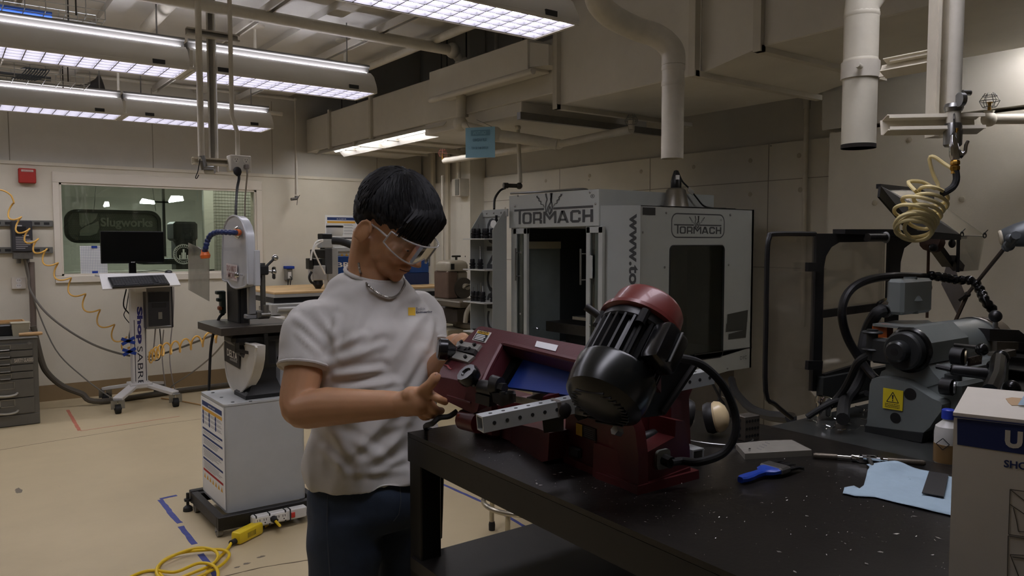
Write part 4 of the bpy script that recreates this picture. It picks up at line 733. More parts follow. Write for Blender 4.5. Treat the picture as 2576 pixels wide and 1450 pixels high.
part(t, 'lower_panel', MB().bb(2.55, 4.1, 6.9, 6.93, .5, .78), mat('dark_panel', (60, 58, 52), .6))
yg = 7.25; q = oy(862, 662, yg); zg = q.z
g0, g1 = oy(838, 720, yg), oy(838, 625, yg); part(t, 'gantry_post', MB().bb(oy(820, 700, yg).x, oy(846, 700, yg).x, yg-.05, yg+.05, zt, oy(838, 625, yg).z, b=.004), RF)
part(t, 'gantry_beam', MB().bb(oy(843, 700, yg).x, X1-.05, yg+.0, yg+.12, oy(870, 692, yg).z, oy(870, 645, yg).z, b=.006), mat('blue_gantry', (32, 72, 138), .35, .2))
part(t, 'upper_cover', MB().bb(oy(843, 650, yg).x, X1-.05, yg+.02, yg+.12, oy(870, 645, yg).z, oy(870, 622, yg).z, b=.004), RF); part(t, 'linear_rail', MB().cyl(oy(852, 635, yg-.03), V((X1-.05, yg-.03, oy(852, 635, yg-.03).z)), .014), CHROME); part(t, 'lower_beam', MB().bb(oy(843, 700, yg).x, X1-.05, yg+.0, yg+.12, zt, oy(870, 692, yg).z), mat('blue_dark', (22, 42, 86), .4))
tx = MB(); q0 = oy(846, 673, yg); text(tx, 'BRE40', q0, (1, 0, 0), (0, 0, 1), .34, .05, .02, .003); part(t, 'lettering', tx, WHITE, smooth=0)
tr = MB(); pp = lay(oy(856, 645, yg+.02), (1, 0, 0), (0, 0, 1), )
for i in range(4): tr.add([pp(i*.05, 0, .002), pp(i*.05+.035, 0, .002), pp(i*.05+.0175, .03, .002)], [(0, 1, 2)])
part(t, 'warning_triangles', tr, GOLD, smooth=0)
ys = yg-.14
def ybx(x0, y0, x1, y1, dy=.12, b=.005): a_, b__ = oy(x0, y1, ys), oy(x1, y0, ys); return MB().bb(a_.x, b__.x, ys, ys+dy, a_.z, b__.z, b=b)
part(t, 'spindle_carriage', ybx(810, 602, 838, 624), RF); part(t, 'spindle_column', ybx(818, 624, 836, 690), mat('dark_alu', (96, 96, 96), .35, .6)); part(t, 'motor_block', ybx(811, 588, 836, 602), BLKPL); part(t, 'side_plate', ybx(792, 628, 818, 650), DSTEEL); part(t, 'spindle_clamp', ybx(786, 651, 811, 668), BLKPL)
part(t, 'spindle_body', ybx(787, 668, 822, 706), RF); part(t, 'collet_nut', MB().lathe([(.045, 0), (.05, -.04), (.03, -.07), (.02, -.1)], oy(800, 706, ys+.06), (0, 0, 1), 14), BLKPL); part(t, 'dust_cap', MB().lathe([(.075, 0), (.082, .03), (.082, .12), (.08, .124)], oy(842, 594, ys+.1), (0, 0, 1), 20), mat('cap_white', (206, 204, 196), .4)); part(t, 'cap_band', MB().lathe([(.084, 0), (.084, .02)], oy(842, 573, ys+.1), (0, 0, 1), 20), BLKPL)
part(t, 'hose', MB().tube(smooth_path(ods([(836, 606, 7.3), (860, 608, 7.3), (890, 620, 7.3), (910, 635, 7.3), (915, 660, 7.3)]), 5), .035, 12), RUB)
part(t, 'white_hoses', MB().tube(smooth_path([oy(812, 604, ys), oy(795, 610, ys-.03), oy(785, 635, ys-.03), oy(782, 655, ys-.03)], 5), .009, 7).tube(smooth_path([oy(812, 606, ys), oy(790, 625, ys-.04), oy(800, 655, ys-.04), oy(818, 690, ys-.03)], 5), .008, 7), WHITE); part(t, 'air_manifold', ybx(777, 650, 790, 678, .08), DSTEEL)
part(t, 'coolant_hose', MB().tube(smooth_path([oy(784, 684, ys), oy(778, 697, ys), oy(782, 709, ys), oy(790, 714, ys)], 5), .012, 8), RUB)
# grey disconnect box by the corner, right of the head
q = oy(1078, 640, 8.2); t = thing('disconnect_box', 'grey electrical disconnect box on the wall behind the man\'s glasses', 'electrical box', q)
part(t, 'housing', MB().bb(q.x-.12, q.x+.12, 8.16, YB-.01, q.z-.14, q.z+.22, b=.006), mat('box_grey', (108, 112, 110), .4, .2)); part(t, 'labels', MB().bb(q.x-.1, q.x-.02, 8.157, 8.16, q.z-.1, q.z+.06), PAPER); part(t, 'switch_handle', MB().bb(q.x-.0, q.x+.04, 8.12, 8.16, q.z+.0, q.z+.05, b=.006), BLKPL); part(t, 'conduits', MB().cyl((q.x+.05, 8.22, q.z-.6), (q.x+.05, 8.22, q.z-.14), .02).cyl((q.x-.05, 8.22, q.z-.6), (q.x-.05, 8.22, q.z-.14), .016), STEEL)
# ================================================================ VERTICAL BANDSAW ON ITS CABINET
SAWG = mat('saw_grey', (186, 188, 190), .35, .05, .06, 6, coat=.3); CABG = mat('stand_grey', (176, 178, 176), .5, 0, .06, 5, .05, 80); CAST = mat('cast_black', (38, 38, 38), .5, .2, .15, 20)
bx0, bx1, by0, by1, bz0, bz1 = 1.135, 1.555, 3.975, 4.41, .10, .66
t = thing('vertical_bandsaw', 'grey and black vertical bandsaw on a light grey cabinet with mobile base', 'bandsaw', (1.35, 4.18, 0))
def rbox(x0, x1, y0, y1, z0, z1, r): return MB().prism([(x, y, z0) for x, y in rrect(x0, x1, y0, y1, r, 4)], (0, 0, z1-z0))
part(t, 'cabinet', rbox(bx0, bx1, by0, by1, bz0, bz1-.012, .02), CABG); cap = part(t, 'cabinet_top', rbox(bx0-.002, bx1+.002, by0-.002, by1+.002, bz1-.010, bz1, .022), CABG)
for x, y in ((1.18, 4.34), (1.18, 4.18), (1.19, 4.02), (1.27, 3.985), (1.45, 3.99)): part(cap, 'bolt_hole', MB().cyl((x, y, bz1), (x, y, bz1+.0015), .009, n=10), BLACK)
part(t, 'cabinet_latch', MB().box((1.53, by0-.004, .625), (.02, .008, .035), b=.003), WHITE)
# safety sheet on the left face
o = V((bx0-.003, by1-.01, bz0+.03)); P = lay(o, (0, -1, 0), (0, 0, 1)); wd, ht = by1-by0-.02, bz1-bz0-.05
sh = part(t, 'safety_sheet', MB().bb(bx0-.003, bx0-.001, by0+.01, by1-.01, o.z-.015, o.z+ht), PAPER)
sop(sh, P, wd, ht, 'BAND SAW', bars=(.655, .575, .46, .33), cols=3, colr=NAVY); rb = MB(); rect(rb, P, wd*.06, wd*.94, ht*.205, ht*.23); part(sh, 'red_band', rb, mat('red_ink', (170, 36, 34), .8), smooth=0)
tr = MB()
for i in range(7): x = wd*(.08+.125*i); tr.add([P(x, ht*.13), P(x+.036, ht*.13), P(x+.018, ht*.185)], [(0, 1, 2)])
part(sh, 'warning_triangles', tr, GOLD, smooth=0)
# mobile base
mbm = MB(); a = .035
mbm.bb(bx0-.06, bx1+.12, by0-.065, by0-.03, .04, .108, b=.003).bb(bx0-.06, bx1+.12, by1+.02, by1+.06, .04, .108, b=.003).bb(bx0-.06, bx0-.02, by0-.03, by1+.02, .045, .103, b=.003).bb(bx1+.02, bx1+.12, by0-.03, by0+.01, .045, .103, b=.003).bb(bx1+.02, bx1+.06, by0-.0, by1+.02, .045, .103, b=.003).bb(bx0-.02, bx1+.02, by0-.03, by0-.004, .08, bz0-.001).bb(bx0-.02, bx1+.02, by1-.02, by1+.02, .08, bz0-.001)
part(t, 'mobile_base', mbm, mat('base_black', (34, 32, 30), .5, .2, .1, 20))
for x, y in ((bx0-.045, by0-.02), (bx1+.08, by0-.02), (bx0-.04, by1-.02)): part(t, 'base_wheel', MB().cyl((x-.012, y, .028), (x+.012, y, .028), .028, n=18).cyl((x-.02, y, .028), (x+.02, y, .028), .006), mat('wheel_grey', (120, 118, 112), .5))
part(t, 'leveling_foot', MB().lathe([(.026, 0), (.024, .02), (.012, .03), (.008, .032), (.008, .1), (.0, .102)], (bx0-.075, by1+.03, 0), (0, 0, 1), 14).cyl((bx0-.075, by1+.03, .055), (bx0-.075, by1+.03, .068), .02, n=6).bar((bx0-.075, by1+.03, .06), (bx0-.03, by1+.03, .06), .03, .006), CAST)
# power strip cable-tied to the base front
yb = by0-.067; s0, s1 = oy(632, 1295, yb-.02).x, oy(768, 1270, yb-.02).x
k = thing('power_strip', 'white power strip cable-tied along the front of the bandsaw base', 'power strip', ((s0+s1)/2, yb-.02, .04)); part(k, 'housing', MB().bb(s0, s1, yb-.045, yb, .036, .093, b=.006), mat('strip_white', (208, 206, 200), .4)); L_ = s1-s0
for i in range(5):
    x = s0+L_*(.1+.115*i); r_ = part(k, 'socket', MB().bb(x-.018, x+.018, yb-.0475, yb-.044, .044, .084, b=.002), WHITE); s_ = MB()
    for d in (-.006, .006): s_.box((x+d, yb-.048, .070), (.0025, .001, .011))
    s_.cyl((x, yb-.0475, .054), (x, yb-.0485, .054), .0035, n=8); part(r_, 'slots', s_, INK)
part(k, 'switch', MB().bb(s0+L_*.73-.01, s0+L_*.73+.01, yb-.051, yb-.044, .048, .076, b=.002), mat('switch_red', (196, 50, 40), .4))
for f_ in (.06, .3, .59, .68): x = s0+L_*f_; part(k, 'cable_tie', MB().bb(x-.003, x+.003, yb-.047, yb, .033, .095), RUB)
part(k, 'supply_cord', MB().tube(smooth_path([(s1, yb-.02, .065), (s1+.05, yb-.02, .055), (s1+.1, yb+.01, .07)], 5), .006, 7), WHITE)
# saw casting: column, wheel covers (in the y-z plane), table, guides
bp = lambda u, v, x=1.27: ox(440+u/3.022, 520+v/3.022, x)
up = [(365, 555), (362, 420), (366, 260), (374, 170), (386, 130), (405, 95), (430, 76), (455, 70), (480, 80), (505, 105), (528, 150), (541, 210), (546, 270), (549, 400), (550, 560), (547, 595), (520, 612), (470, 622), (430, 606), (405, 568)]
cov = MB().prism([bp(*q) for q in up], (.042, 0, 0)); uc = part(t, 'upper_wheel_cover', cov, SAWG)
rim = smooth_path([bp(*q) for q in up], 2, True); part(uc, 'cover_rim', MB().tube([p+V((.0, 0, 0)) for p in rim], .006, 6, closed=True), SAWG)
up2 = [bp(u, v)+V((.08, -.0, 0)) for u, v in up]; 
part(t, 'upper_arm', MB().bb(1.306, 1.335, 3.985, 4.03, 1.255, 1.44, b=.004).bb(1.312, 1.33, 4.05, 4.36, 1.3, 1.5, b=.006), SAWG)
low = [(382, 1015), (380, 1120), (386, 1210), (400, 1300), (425, 1370), (455, 1408), (480, 1420), (505, 1410), (540, 1370), (575, 1310), (598, 1240), (610, 1170), (614, 1090), (614, 1060), (500, 1030), (440, 1005)]
lc = part(t, 'lower_wheel_cover', MB().prism([bp(*q) for q in low], (.05, 0, 0)), mat('cover_white', (202, 198, 188), .4, 0, .08, 8)); part(lc, 'cover_rim', MB().tube(smooth_path([bp(*q) for q in low], 2, True), .006, 6, closed=True), mat('cover_white'))
pl = [bp(388, 1020), bp(505, 1075), bp(502, 1233), bp(390, 1170)]; dl = part(t, 'name_plate', MB().slab([p-V((.0075, 0, 0)) for p in reversed(pl)], .002), mat('plate_black', (30, 28, 30), .5))
ux = (pl[1]-pl[0]).normalized(); uz = V((0, 0, 1)); tx = MB(); yv = (0, -1, 0)
q = bp(412, 1130)-V((.0105, 0, 0)); text(tx, 'DELTA', q, (ux+V((0, 0, 0))), (0, 0, 1), (bp(490, 1155)-bp(412, 1130)).length, .04, .03); part(dl, 'lettering', tx, WHITE, smooth=0)
part(dl, 'caption_bar', MB().slab([bp(432, 1150)-V((.0102, 0, 0)), bp(488, 1170)-V((.0102, 0, 0)), bp(488, 1190)-V((.0102, 0, 0)), bp(432, 1165)-V((.0102, 0, 0))][::-1], .0004), mat('caption_grey', (140, 138, 134), .6))
part(t, 'column', MB().bb(1.30, 1.345, 4.2, 4.42, .95, 1.45, b=.012).bb(1.286, 1.30, 4.21, 4.41, 1.02, 1.27, b=.004), CAST)
pd = MB(); pd.loft([[(1.37-w_, 4.10-d_, z), (1.37+w_, 4.10-d_, z), (1.37+w_, 4.10+d_*1.8, z), (1.37-w_, 4.10+d_*1.8, z)] for z, w_, d_ in ((bz1, .11, .07), (bz1+.02, .11, .07), (bz1+.04, .085, .055), (bz1+.1, .06, .05), (.86, .06, .05), (.98, .06, .05))]); part(t, 'pedestal', pd, CAST)
for x in (1.285, 1.455): part(t, 'pedestal_bolt', MB().cyl((x, 4.07, bz1+.02), (x, 4.07, bz1+.035), .014, n=6), STEEL)
zt = 1.044; T0 = [(1.135, 4.0), (1.56, 4.0), (1.56, 4.5), (1.19, 4.5), (1.135, 4.44)]
tb = part(t, 'table', MB().prism([(x, y, zt-.038) for x, y in T0], (0, 0, .038)), mat('table_iron', (74, 68, 60), .4, .5, .25, 14)); part(tb, 'slot', MB().bb(1.136, 1.559, 4.085, 4.1, zt, zt+.0008), BLACK); part(tb, 'insert', MB().cyl((1.36, 4.14, zt), (1.36, 4.14, zt+.001), .03), DSTEEL)
part(t, 'trunnion', MB().bb(1.2, 1.5, 4.04, 4.2, zt-.1, zt-.04, b=.02).bb(1.25, 1.42, 4.06, 4.16, zt-.17, zt-.1, b=.02), CAST)
part(t, 'trunnion_screw', MB().cyl((1.22, 4.03, zt-.08), (1.22, 4.03, zt-.13), .012).bar((1.22, 4.02, zt-.12), (1.33, 3.99, zt-.15), .010, .016), DSTEEL); part(t, 'switch_bracket', MB().bar((1.36, 4.0, zt-.04), (1.36, 4.0, zt-.21), .018, .02).bar((1.33, 4.0, zt-.21), (1.42, 4.0, zt-.21), .015, .015), DSTEEL)
h0 = oy(715, 840, 4.0); part(t, 'lock_handle', MB().tube([h0+V((0, 0, .03)), h0, h0+V((0, 0, -.02))], .012, 8).tube([h0+V((.0, 0, .005)), h0+V((.05, 0, -.02)), h0+V((.085, 0, -.04))], [.006, .01, .014], 8), CAST)
gxp = oy(632, 740, 4.10).x; part(t, 'blade', MB().bb(gxp-.001, gxp+.001, 4.135, 4.15, zt-.02, 1.3), STEEL)
part(t, 'guide_post', MB().bb(gxp-.018, gxp+.018, 4.08, 4.12, 1.1, 1.36, b=.004).bb(gxp-.03, gxp+.03, 4.085, 4.14, 1.075, 1.10, b=.004), mat('guide_grey', (150, 150, 148), .35, .4)); part(t, 'blade_guide', MB().bb(gxp+.02, gxp+.09, 4.06, 4.11, 1.075, 1.12, b=.008).cyl((gxp+.06, 4.05, 1.09), (gxp+.06, 4.05, 1.15), .014).cyl((gxp+.03, 4.04, 1.1), (gxp+.08, 4.04, 1.1), .01), mat('guide_steel', (140, 138, 132), .35, .8, .2, 40))
gy = 4.10; gx = oy(661, 720, gy).x; part(t, 'lift_post', MB().cyl((gx, gy, 1.1), (gx, gy, oy(662, 662, gy).z), .014, n=14), STEEL)
zc = oy(662, 680, gy).z; part(t, 'lift_clamp', MB().box((gx-.005, gy, zc), (.06, .06, .05), b=.006).cyl((gx-.04, gy, zc-.05), (gx-.04, gy-.01, zc-.03), .03), CAST)
b0 = oy(692, 649, gy); part(t, 'lever', MB().tube([(gx+.01, gy, zc+.01), b0], .007, 8), CAST); part(t, 'lever_ball', MB().ell(b0, .017, 16, 12), CHROME)
k0 = oy(689, 684, gy); part(t, 'clamp_knob', MB().cyl((gx+.02, gy, zc-.005), k0, .006).ell(k0, (.014, .014, .017)).box(k0+V((.0, 0, -.025)), (.018, .016, .03), b=.005).box(k0+V((.0, 0, .017)), (.02, .016, .02), b=.005), CHROME)
part(t, 'tension_knob', MB().lathe([(.006, 0), (.006, .02), (.016, .024), (.017, .034), (.01, .04)], bp(515, 520, 1.262), (-1, .0, 0), 14), CHROME); part(t, 'rear_pulley_guard', MB().bb(1.46, 1.62, 4.13, 4.38, bz1, .985, b=.02).bb(1.47, 1.62, 4.16, 4.36, .985, 1.03, b=.02), SAWG); part(t, 'guard_knob', MB().ell((1.475, 4.12, .85), .014), CAST)
part(t, 'motor_switch', MB().bb(1.255, 1.285, 4.42, 4.46, 1.08, 1.21, b=.006).bb(1.235, 1.27, 4.42, 4.46, 1.19, 1.21, b=.004).bb(1.24, 1.27, 4.42, 4.46, 1.15, 1.17, b=.004), mat('switch_green', (36, 48, 42), .5)); part(t, 'stop_button', MB().bb(1.245, 1.275, 4.42, 4.46, 1.10, 1.125, b=.006), mat('stop_orange', (150, 80, 40), .5)); part(t, 'cord', MB().tube(smooth_path([(1.28, 4.45, 1.08), (1.25, 4.45, 1.05), (1.22, 4.5, .9), (1.2, 4.5, .6), (1.17, 4.5, .1)], 5), .008, 7), RUB)
# segmented coolant hose with orange ends, clear shield, taped note
so = [bp(478, 197, 1.25), bp(440, 198, 1.2), bp(370, 195, 1.16), bp(320, 195, 1.14), bp(275, 215, 1.12), bp(250, 255, 1.11), bp(235, 310, 1.1), bp(226, 345, 1.1)]
sp = smooth_path(so, 9); L_ = sum((sp[i+1]-sp[i]).length for i in range(len(sp)-1)); rs = []; acc = 0
for i in range(len(sp)):
    rs.append(.0105+.0045*abs(math.sin(acc/L_*math.pi*17))); acc += (sp[i+1]-sp[i]).length if i+1 < len(sp) else 0
hs = part(t, 'air_hose', MB().tube(sp, rs, 12), mat('hose_blue', (34, 48, 92), .35)); OR = mat('hose_orange', (224, 110, 44), .45)
part(t, 'hose_mount', MB().lathe([(.03, 0), (.034, .01), (.026, .022), (.0, .026)], bp(487, 197, 1.262), (-1, 0, 0), 18), CHROME); part(t, 'hose_ends', MB().cyl(bp(484, 197, 1.252), bp(462, 197, 1.225), .017).lathe([(.016, 0), (.019, .014), (.026, .03), (.022, .045), (.0, .046)], so[-1]+V((0, 0, .012)), (.06, -.1, -1), 10), OR)
c = [(100, 275), (180, 310), (258, 372), (258, 720), (100, 632)]; part(t, 'clear_shield', MB().slab([bp(u, v, 1.12) for u, v in c], .003), glassmat('acrylic', (246, 246, 243), .10, .1, .14, 9))
q = [bp(402, 430), bp(484, 445), bp(484, 570), bp(403, 548)]; nt_ = part(t, 'note', MB().slab([p-V((.0068, 0, 0)) for p in reversed(q)], .0015), mat('note_paper', (214, 204, 200), .8)); tx = MB(); uy_ = V((0, 0, 1)); ux = (q[1]-q[0]).normalized()
text(tx, 'DO NOT', bp(408, 485)-V((.0092, 0, 0)), ux, uy_, (q[1]-q[0]).length*.86, .03, .01); text(tx, 'MOVE', bp(418, 538)-V((.0092, 0, 0)), ux, uy_, (q[1]-q[0]).length*.7, .03, .01); part(nt_, 'handwriting', tx, mat('marker', (176, 136, 132), .8), smooth=0)
# ================================================================ WHITE CNC MILLING ENCLOSURE
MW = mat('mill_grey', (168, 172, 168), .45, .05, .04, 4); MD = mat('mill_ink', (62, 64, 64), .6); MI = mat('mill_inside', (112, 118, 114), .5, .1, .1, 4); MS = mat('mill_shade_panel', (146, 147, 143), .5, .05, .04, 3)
X1, Yf, Yn, ZT, ZB = 3.2, 4.335, 3.452, 1.70, .62; XC, YC, XE2 = 3.377, 3.275, 4.47
t = thing('milling_machine', 'large pale grey CNC milling enclosure lettered TORMACH with open sliding doors', 'machine', (3.8, 3.9, 0))
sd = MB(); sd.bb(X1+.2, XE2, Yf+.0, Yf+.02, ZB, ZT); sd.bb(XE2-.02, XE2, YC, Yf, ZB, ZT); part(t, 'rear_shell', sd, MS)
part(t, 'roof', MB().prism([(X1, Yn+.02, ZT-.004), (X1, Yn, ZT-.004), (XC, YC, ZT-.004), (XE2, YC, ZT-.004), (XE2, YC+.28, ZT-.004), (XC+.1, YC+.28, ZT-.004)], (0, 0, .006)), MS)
part(t, 'chip_pan', MB().prism([(X1, Yf, ZB), (X1, Yn, ZB), (XC, YC, ZB), (XE2, YC, ZB), (XE2, Yf, ZB)], (0, 0, .14)), MW)
part(t, 'chamfer_panel', MB().slab([(X1, Yn, ZB+.14), (X1, Yn, ZT), (XC, YC, ZT), (XC, YC, ZB+.14)][::-1], .008), MW)
# near side panel with a rounded window
wp = [oy(*q, YC) for q in ((1685, 618), (1822, 618), (1816, 907), (1681, 907))]; wx0_, wx1_ = wp[0].x, wp[1].x; wz1_, wz0_ = (wp[0].z+wp[1].z)/2, (wp[2].z+wp[3].z)/2
ou = []; inr = rrect(wx0_, wx1_, wz0_, wz1_, .03, 5); n4 = len(inr)
outr = []
for i, (x, z) in enumerate(inr):
    k = i//6; outr.append([(XE2, ZT), (XC, ZT), (XC, ZB+.14), (XE2, ZB+.14)][k])
sp_ = MB(); sp_.loft([[(x, y, z) for x, z in r_] for y, r_ in ((YC, outr), (YC, inr), (YC+.008, inr), (YC+.008, outr))], cap=False); part(t, 'side_panel', sp_, MW, smooth=0)
part(t, 'side_window', MB().prism([(x, YC+.004, z) for x, z in inr], (0, .003, 0)), glassmat('smoked', (190, 196, 192), .10, .06))
part(t, 'window_gasket', MB().tube([(x, YC-.001, z) for x, z in inr], .004, 6, closed=True), BLKPL)
# front frame with sliding doors
SZ = 1.578; part(t, 'door_frame', MB().bb(X1, X1+.03, Yf-.06, Yf, ZB+.14, SZ, b=.002).bb(X1, X1+.03, Yn, Yn+.03, ZB+.14, SZ, b=.002).bb(X1, X1+.03, Yn, Yf, ZB+.1, ZB+.17, b=.002), MW)
sg = part(t, 'sign_box', MB().bb(X1-.01, 4.25, Yn-.015, Yf+.01, SZ, 1.80, b=.002), MW)
def door(y0, y1, hy, nm_l):
    d = part(t, 'sliding_door', MB().bb(X1-.012, X1+.01, y0, y0+.035, ZB+.15, SZ-.004, b=.002).bb(X1-.012, X1+.01, y1-.035, y1, ZB+.15, SZ-.004, b=.002).bb(X1-.012, X1+.01, y0, y1, SZ-.04, SZ-.004).bb(X1-.012, X1+.01, y0, y1, ZB+.15, ZB+.19), MW)
    part(d, 'handle', MB().cyl((X1-.05, hy, 1.22), (X1-.05, hy, 1.44), .006, n=10).cyl((X1-.05, hy, 1.25), (X1-.01, hy, 1.25), .004, n=8).cyl((X1-.05, hy, 1.41), (X1-.01, hy, 1.41), .004, n=8), STEEL); return d
yL = ox(1324, 600, X1).y; yR = ox(1482, 600, X1).y
d = door(yL-.02, Yf-.04, yL+.055, 0); part(d, 'door_glass', MB().bb(X1-.003, X1+.001, yL+.0, Yf-.06, ZB+.19, SZ-.04), glassmat('door_glass', (205, 210, 206), .1, .05))
d = door(Yn-.05, yR+.015, yR+.02, 0); part(d, 'door_glass', MB().bb(X1-.003, X1+.001, Yn-.03, yR-.01, ZB+.19, SZ-.04), glassmat('door_glass'))
part(d, 'latch_plate', MB().bb(X1-.02, X1-.012, yR-.05, yR-.02, 1.26, 1.4, b=.003), MW)
# interior
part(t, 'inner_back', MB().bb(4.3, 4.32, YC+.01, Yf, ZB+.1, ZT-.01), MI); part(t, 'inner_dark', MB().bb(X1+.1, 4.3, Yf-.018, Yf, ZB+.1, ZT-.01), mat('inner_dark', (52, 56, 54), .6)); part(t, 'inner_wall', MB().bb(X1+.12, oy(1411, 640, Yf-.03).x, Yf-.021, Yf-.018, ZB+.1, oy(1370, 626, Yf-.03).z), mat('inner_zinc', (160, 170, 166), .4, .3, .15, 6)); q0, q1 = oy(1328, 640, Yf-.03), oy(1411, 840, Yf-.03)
part(t, 'inner_window_strip', MB().bb(oy(1322, 640, Yf-.03).x, oy(1411, 640, Yf-.03).x, Yf-.03, Yf-.021, oy(1370, 626, Yf-.03).z, oy(1370, 608, Yf-.03).z), mat('strip_cream', (206, 198, 170), .6))
part(t, 'mill_column', MB().bb(3.95, 4.28, 3.68, 3.95, ZB+.14, ZT-.04, b=.01), mat('mill_column_dark', (40, 44, 42), .5)); part(t, 'mill_head', MB().bb(3.65, 4.0, 3.7, 3.93, 1.5, ZT-.04, b=.015).cyl((3.78, 3.82, 1.38), (3.78, 3.82, 1.5), .04), mat('mill_column_dark')); part(t, 'work_table', MB().bb(3.4, 4.0, 3.5, 4.2, .86, .93, b=.004).bb(3.5, 3.9, 3.6, 4.1, ZB+.14, .86), DSTEEL)
part(t, 'tray_shelf', MB().bb(3.3, 3.6, 3.5, 3.8, .98, 1.0).bb(3.35, 3.55, 3.55, 3.7, 1.0, 1.01), STEEL); part(t, 'door_pull', MB().tube(smooth_path([ox(1331, 830, 3.4), ox(1338, 826, 3.38), ox(1350, 826, 3.38), ox(1355, 829, 3.4)], 4), .006, 7), CHROME)
part(t, 'stand', MB().bb(3.36, 4.4, 3.36, 4.3, 0, ZB, b=.004), mat('mill_stand', (104, 98, 88), .6, 0, .12, 4))
part(t, 'pan_line', MB().bb(XC+.5, XE2, YC-.003, YC+.001, ZB+.135, ZB+.142), BLACK)
sk = MB().prism([(XC, YC+.001, ZB+.14), (XE2, YC+.001, ZB+.14), (XE2, YC+.001, ZB+.02), (XC, YC+.001, ZB-.07)], (0, .01, 0)); part(t, 'skirt', sk, MW)
# bolts
bo = [(oy(*q, YC), (0, -1, 0)) for q in ((1617, 585), (1676, 536), (1837, 541), (1672, 673), (1833, 667), (1830, 927), (1640, 760))]+[(ox(*q, X1-.012), (-1, 0, 0)) for q in ((1295, 519), (1484, 484), (1498, 513), (1303, 493))]+[(ox(*q, X1-.014), (-1, 0, 0)) for q in ((1310, 636), (1309, 790), (1485, 645), (1484, 820))]
for p, nn in bo: part(t, 'bolt', MB().lathe([(.008, 0), (.008, .002), (.005, .005), (0, .006)], p, nn, 10), STEEL)
def logo(par, o, ux, uy, S, m, K=1):
    P0_ = lay(o, ux, uy); P = lambda x, y, l=.0006: P0_(x, y*K, l); mb_ = MB(); TH = .095  # letters, drawn as blocky strokes in a unit of letter height
    def box_(x0, x1, y0, y1): mb_.quad(P(S*x0, S*y0, .001), P(S*x1, S*y0, .001), P(S*x1, S*y1, .001), P(S*x0, S*y1, .001))
    def ring(x0, x1, y0, y1, th=.19, r=.22, gap=None):
        a, b_ = rrect(x0, x1, y0, y1, r, 4), rrect(x0+th, x1-th, y0+th*.9, y1-th*.9, r*.55, 4); n_ = len(a)
        for i in range(n_):
            j = (i+1) % n_
            if gap and gap(((a[i][0]+a[j][0])/2, (a[i][1]+a[j][1])/2)): continue
            mb_.quad(*[P(S*p[0], S*p[1], .001) for p in (a[i], a[j], b_[j], b_[i])])
    def poly(*p): mb_.add([P(S*x, S*y, .001) for x, y in p], [tuple(range(len(p)))])
    box_(.0, 2.62, 1.12, 1.3); box_(3.38, 6.45, 1.12, 1.3); box_(.4, .58, 0, 1.12)                      # the long bar and the T
    ring(.74, 1.56, 0, 1)                                                                                # O
    box_(1.68, 1.86, 0, 1); box_(1.86, 2.35, .81, 1); box_(1.86, 2.35, .28, .45); box_(2.26, 2.45, .4, .9); poly((2.2, .3), (2.45, .3), (2.45, 0), (2.26, 0), (2.26, .2))   # R
    box_(2.56, 2.74, 0, 1); box_(3.46, 3.64, 0, 1); poly((2.74, 1), (2.74, .72), (3.1, .25), (3.46, .72), (3.46, 1), (3.1, .55))                        # M
    poly((3.7, 0), (3.9, 0), (4.22, 1), (4.02, 1)); poly((4.02, 1), (4.3, 1), (4.64, 0), (4.44, 0)); box_(3.95, 4.4, .18, .34)                          # A
    a = [(5.54, .78), (5.54, .85), (5.4, 1), (4.9, 1), (4.74, .84), (4.74, .16), (4.9, 0), (5.4, 0), (5.54, .15), (5.54, .38), (5.35, .38), (5.35, .2), (4.94, .2), (4.94, .8), (5.35, .8), (5.35, .66), (5.54, .66)]; poly(*a)   # C
    box_(5.66, 5.86, 0, 1); box_(6.25, 6.45, 0, 1); box_(5.86, 6.25, .4, .6)                              # H
    part(par, 'lettering', mb_, m, smooth=0); fl = MB()
    def stroke(pts, w0, w1):
        n_ = len(pts)
        for i in range(n_-1):
            (xa, ya), (xb, yb) = pts[i], pts[i+1]; wa = w0+(w1-w0)*i/(n_-1); wb = w0+(w1-w0)*(i+1)/(n_-1); dx, dy = xb-xa, yb-ya; l_ = math.hypot(dx, dy) or 1; nx, ny = -dy/l_, dx/l_
            fl.quad(P(S*(xa-nx*wa), S*(ya-ny*wa), .0012), P(S*(xa+nx*wa), S*(ya+ny*wa), .0012), P(S*(xb+nx*wb), S*(yb+ny*wb), .0012), P(S*(xb-nx*wb), S*(yb-ny*wb), .0012))
    for s_ in (-1, 1):
        c_ = 3.03
        stroke([(c_+s_*.05, .68), (c_+s_*.25, .95), (c_+s_*.28, 1.3), (c_+s_*.24, 1.7), (c_+s_*.14, 2.0), (c_+s_*.22, 2.25), (c_+s_*.26, 2.5)], .03, .06)
        stroke([(c_+s_*.36, 1.35), (c_+s_*.5, 1.6), (c_+s_*.68, 1.62), (c_+s_*.66, 1.86), (c_+s_*.84, 1.92), (c_+s_*.82, 2.12), (c_+s_*.98, 2.2), (c_+s_*1.0, 2.35)], .02, .06)
    stroke([(2.85, .95), (2.95, 1.35), (3.2, 1.75), (3.24, 2.1), (3.2, 2.5)], .04, .09); stroke([(3.08, .75), (2.98, 1.0), (3.12, 1.4), (3.22, 1.1), (3.1, .78)], .03, .05)
    part(par, 'emblem', fl, m, smooth=0); rg = MB(); c0 = (6.4, 2.0)
    for i in range(20):
        a0, a1 = i*math.pi/10, (i+1)*math.pi/10; rg.quad(*[P(S*(c0[0]+q*math.cos(a_)), S*(c0[1]+q*math.sin(a_)), .001) for q, a_ in ((.15, a0), (.15, a1), (.12, a1), (.12, a0))])
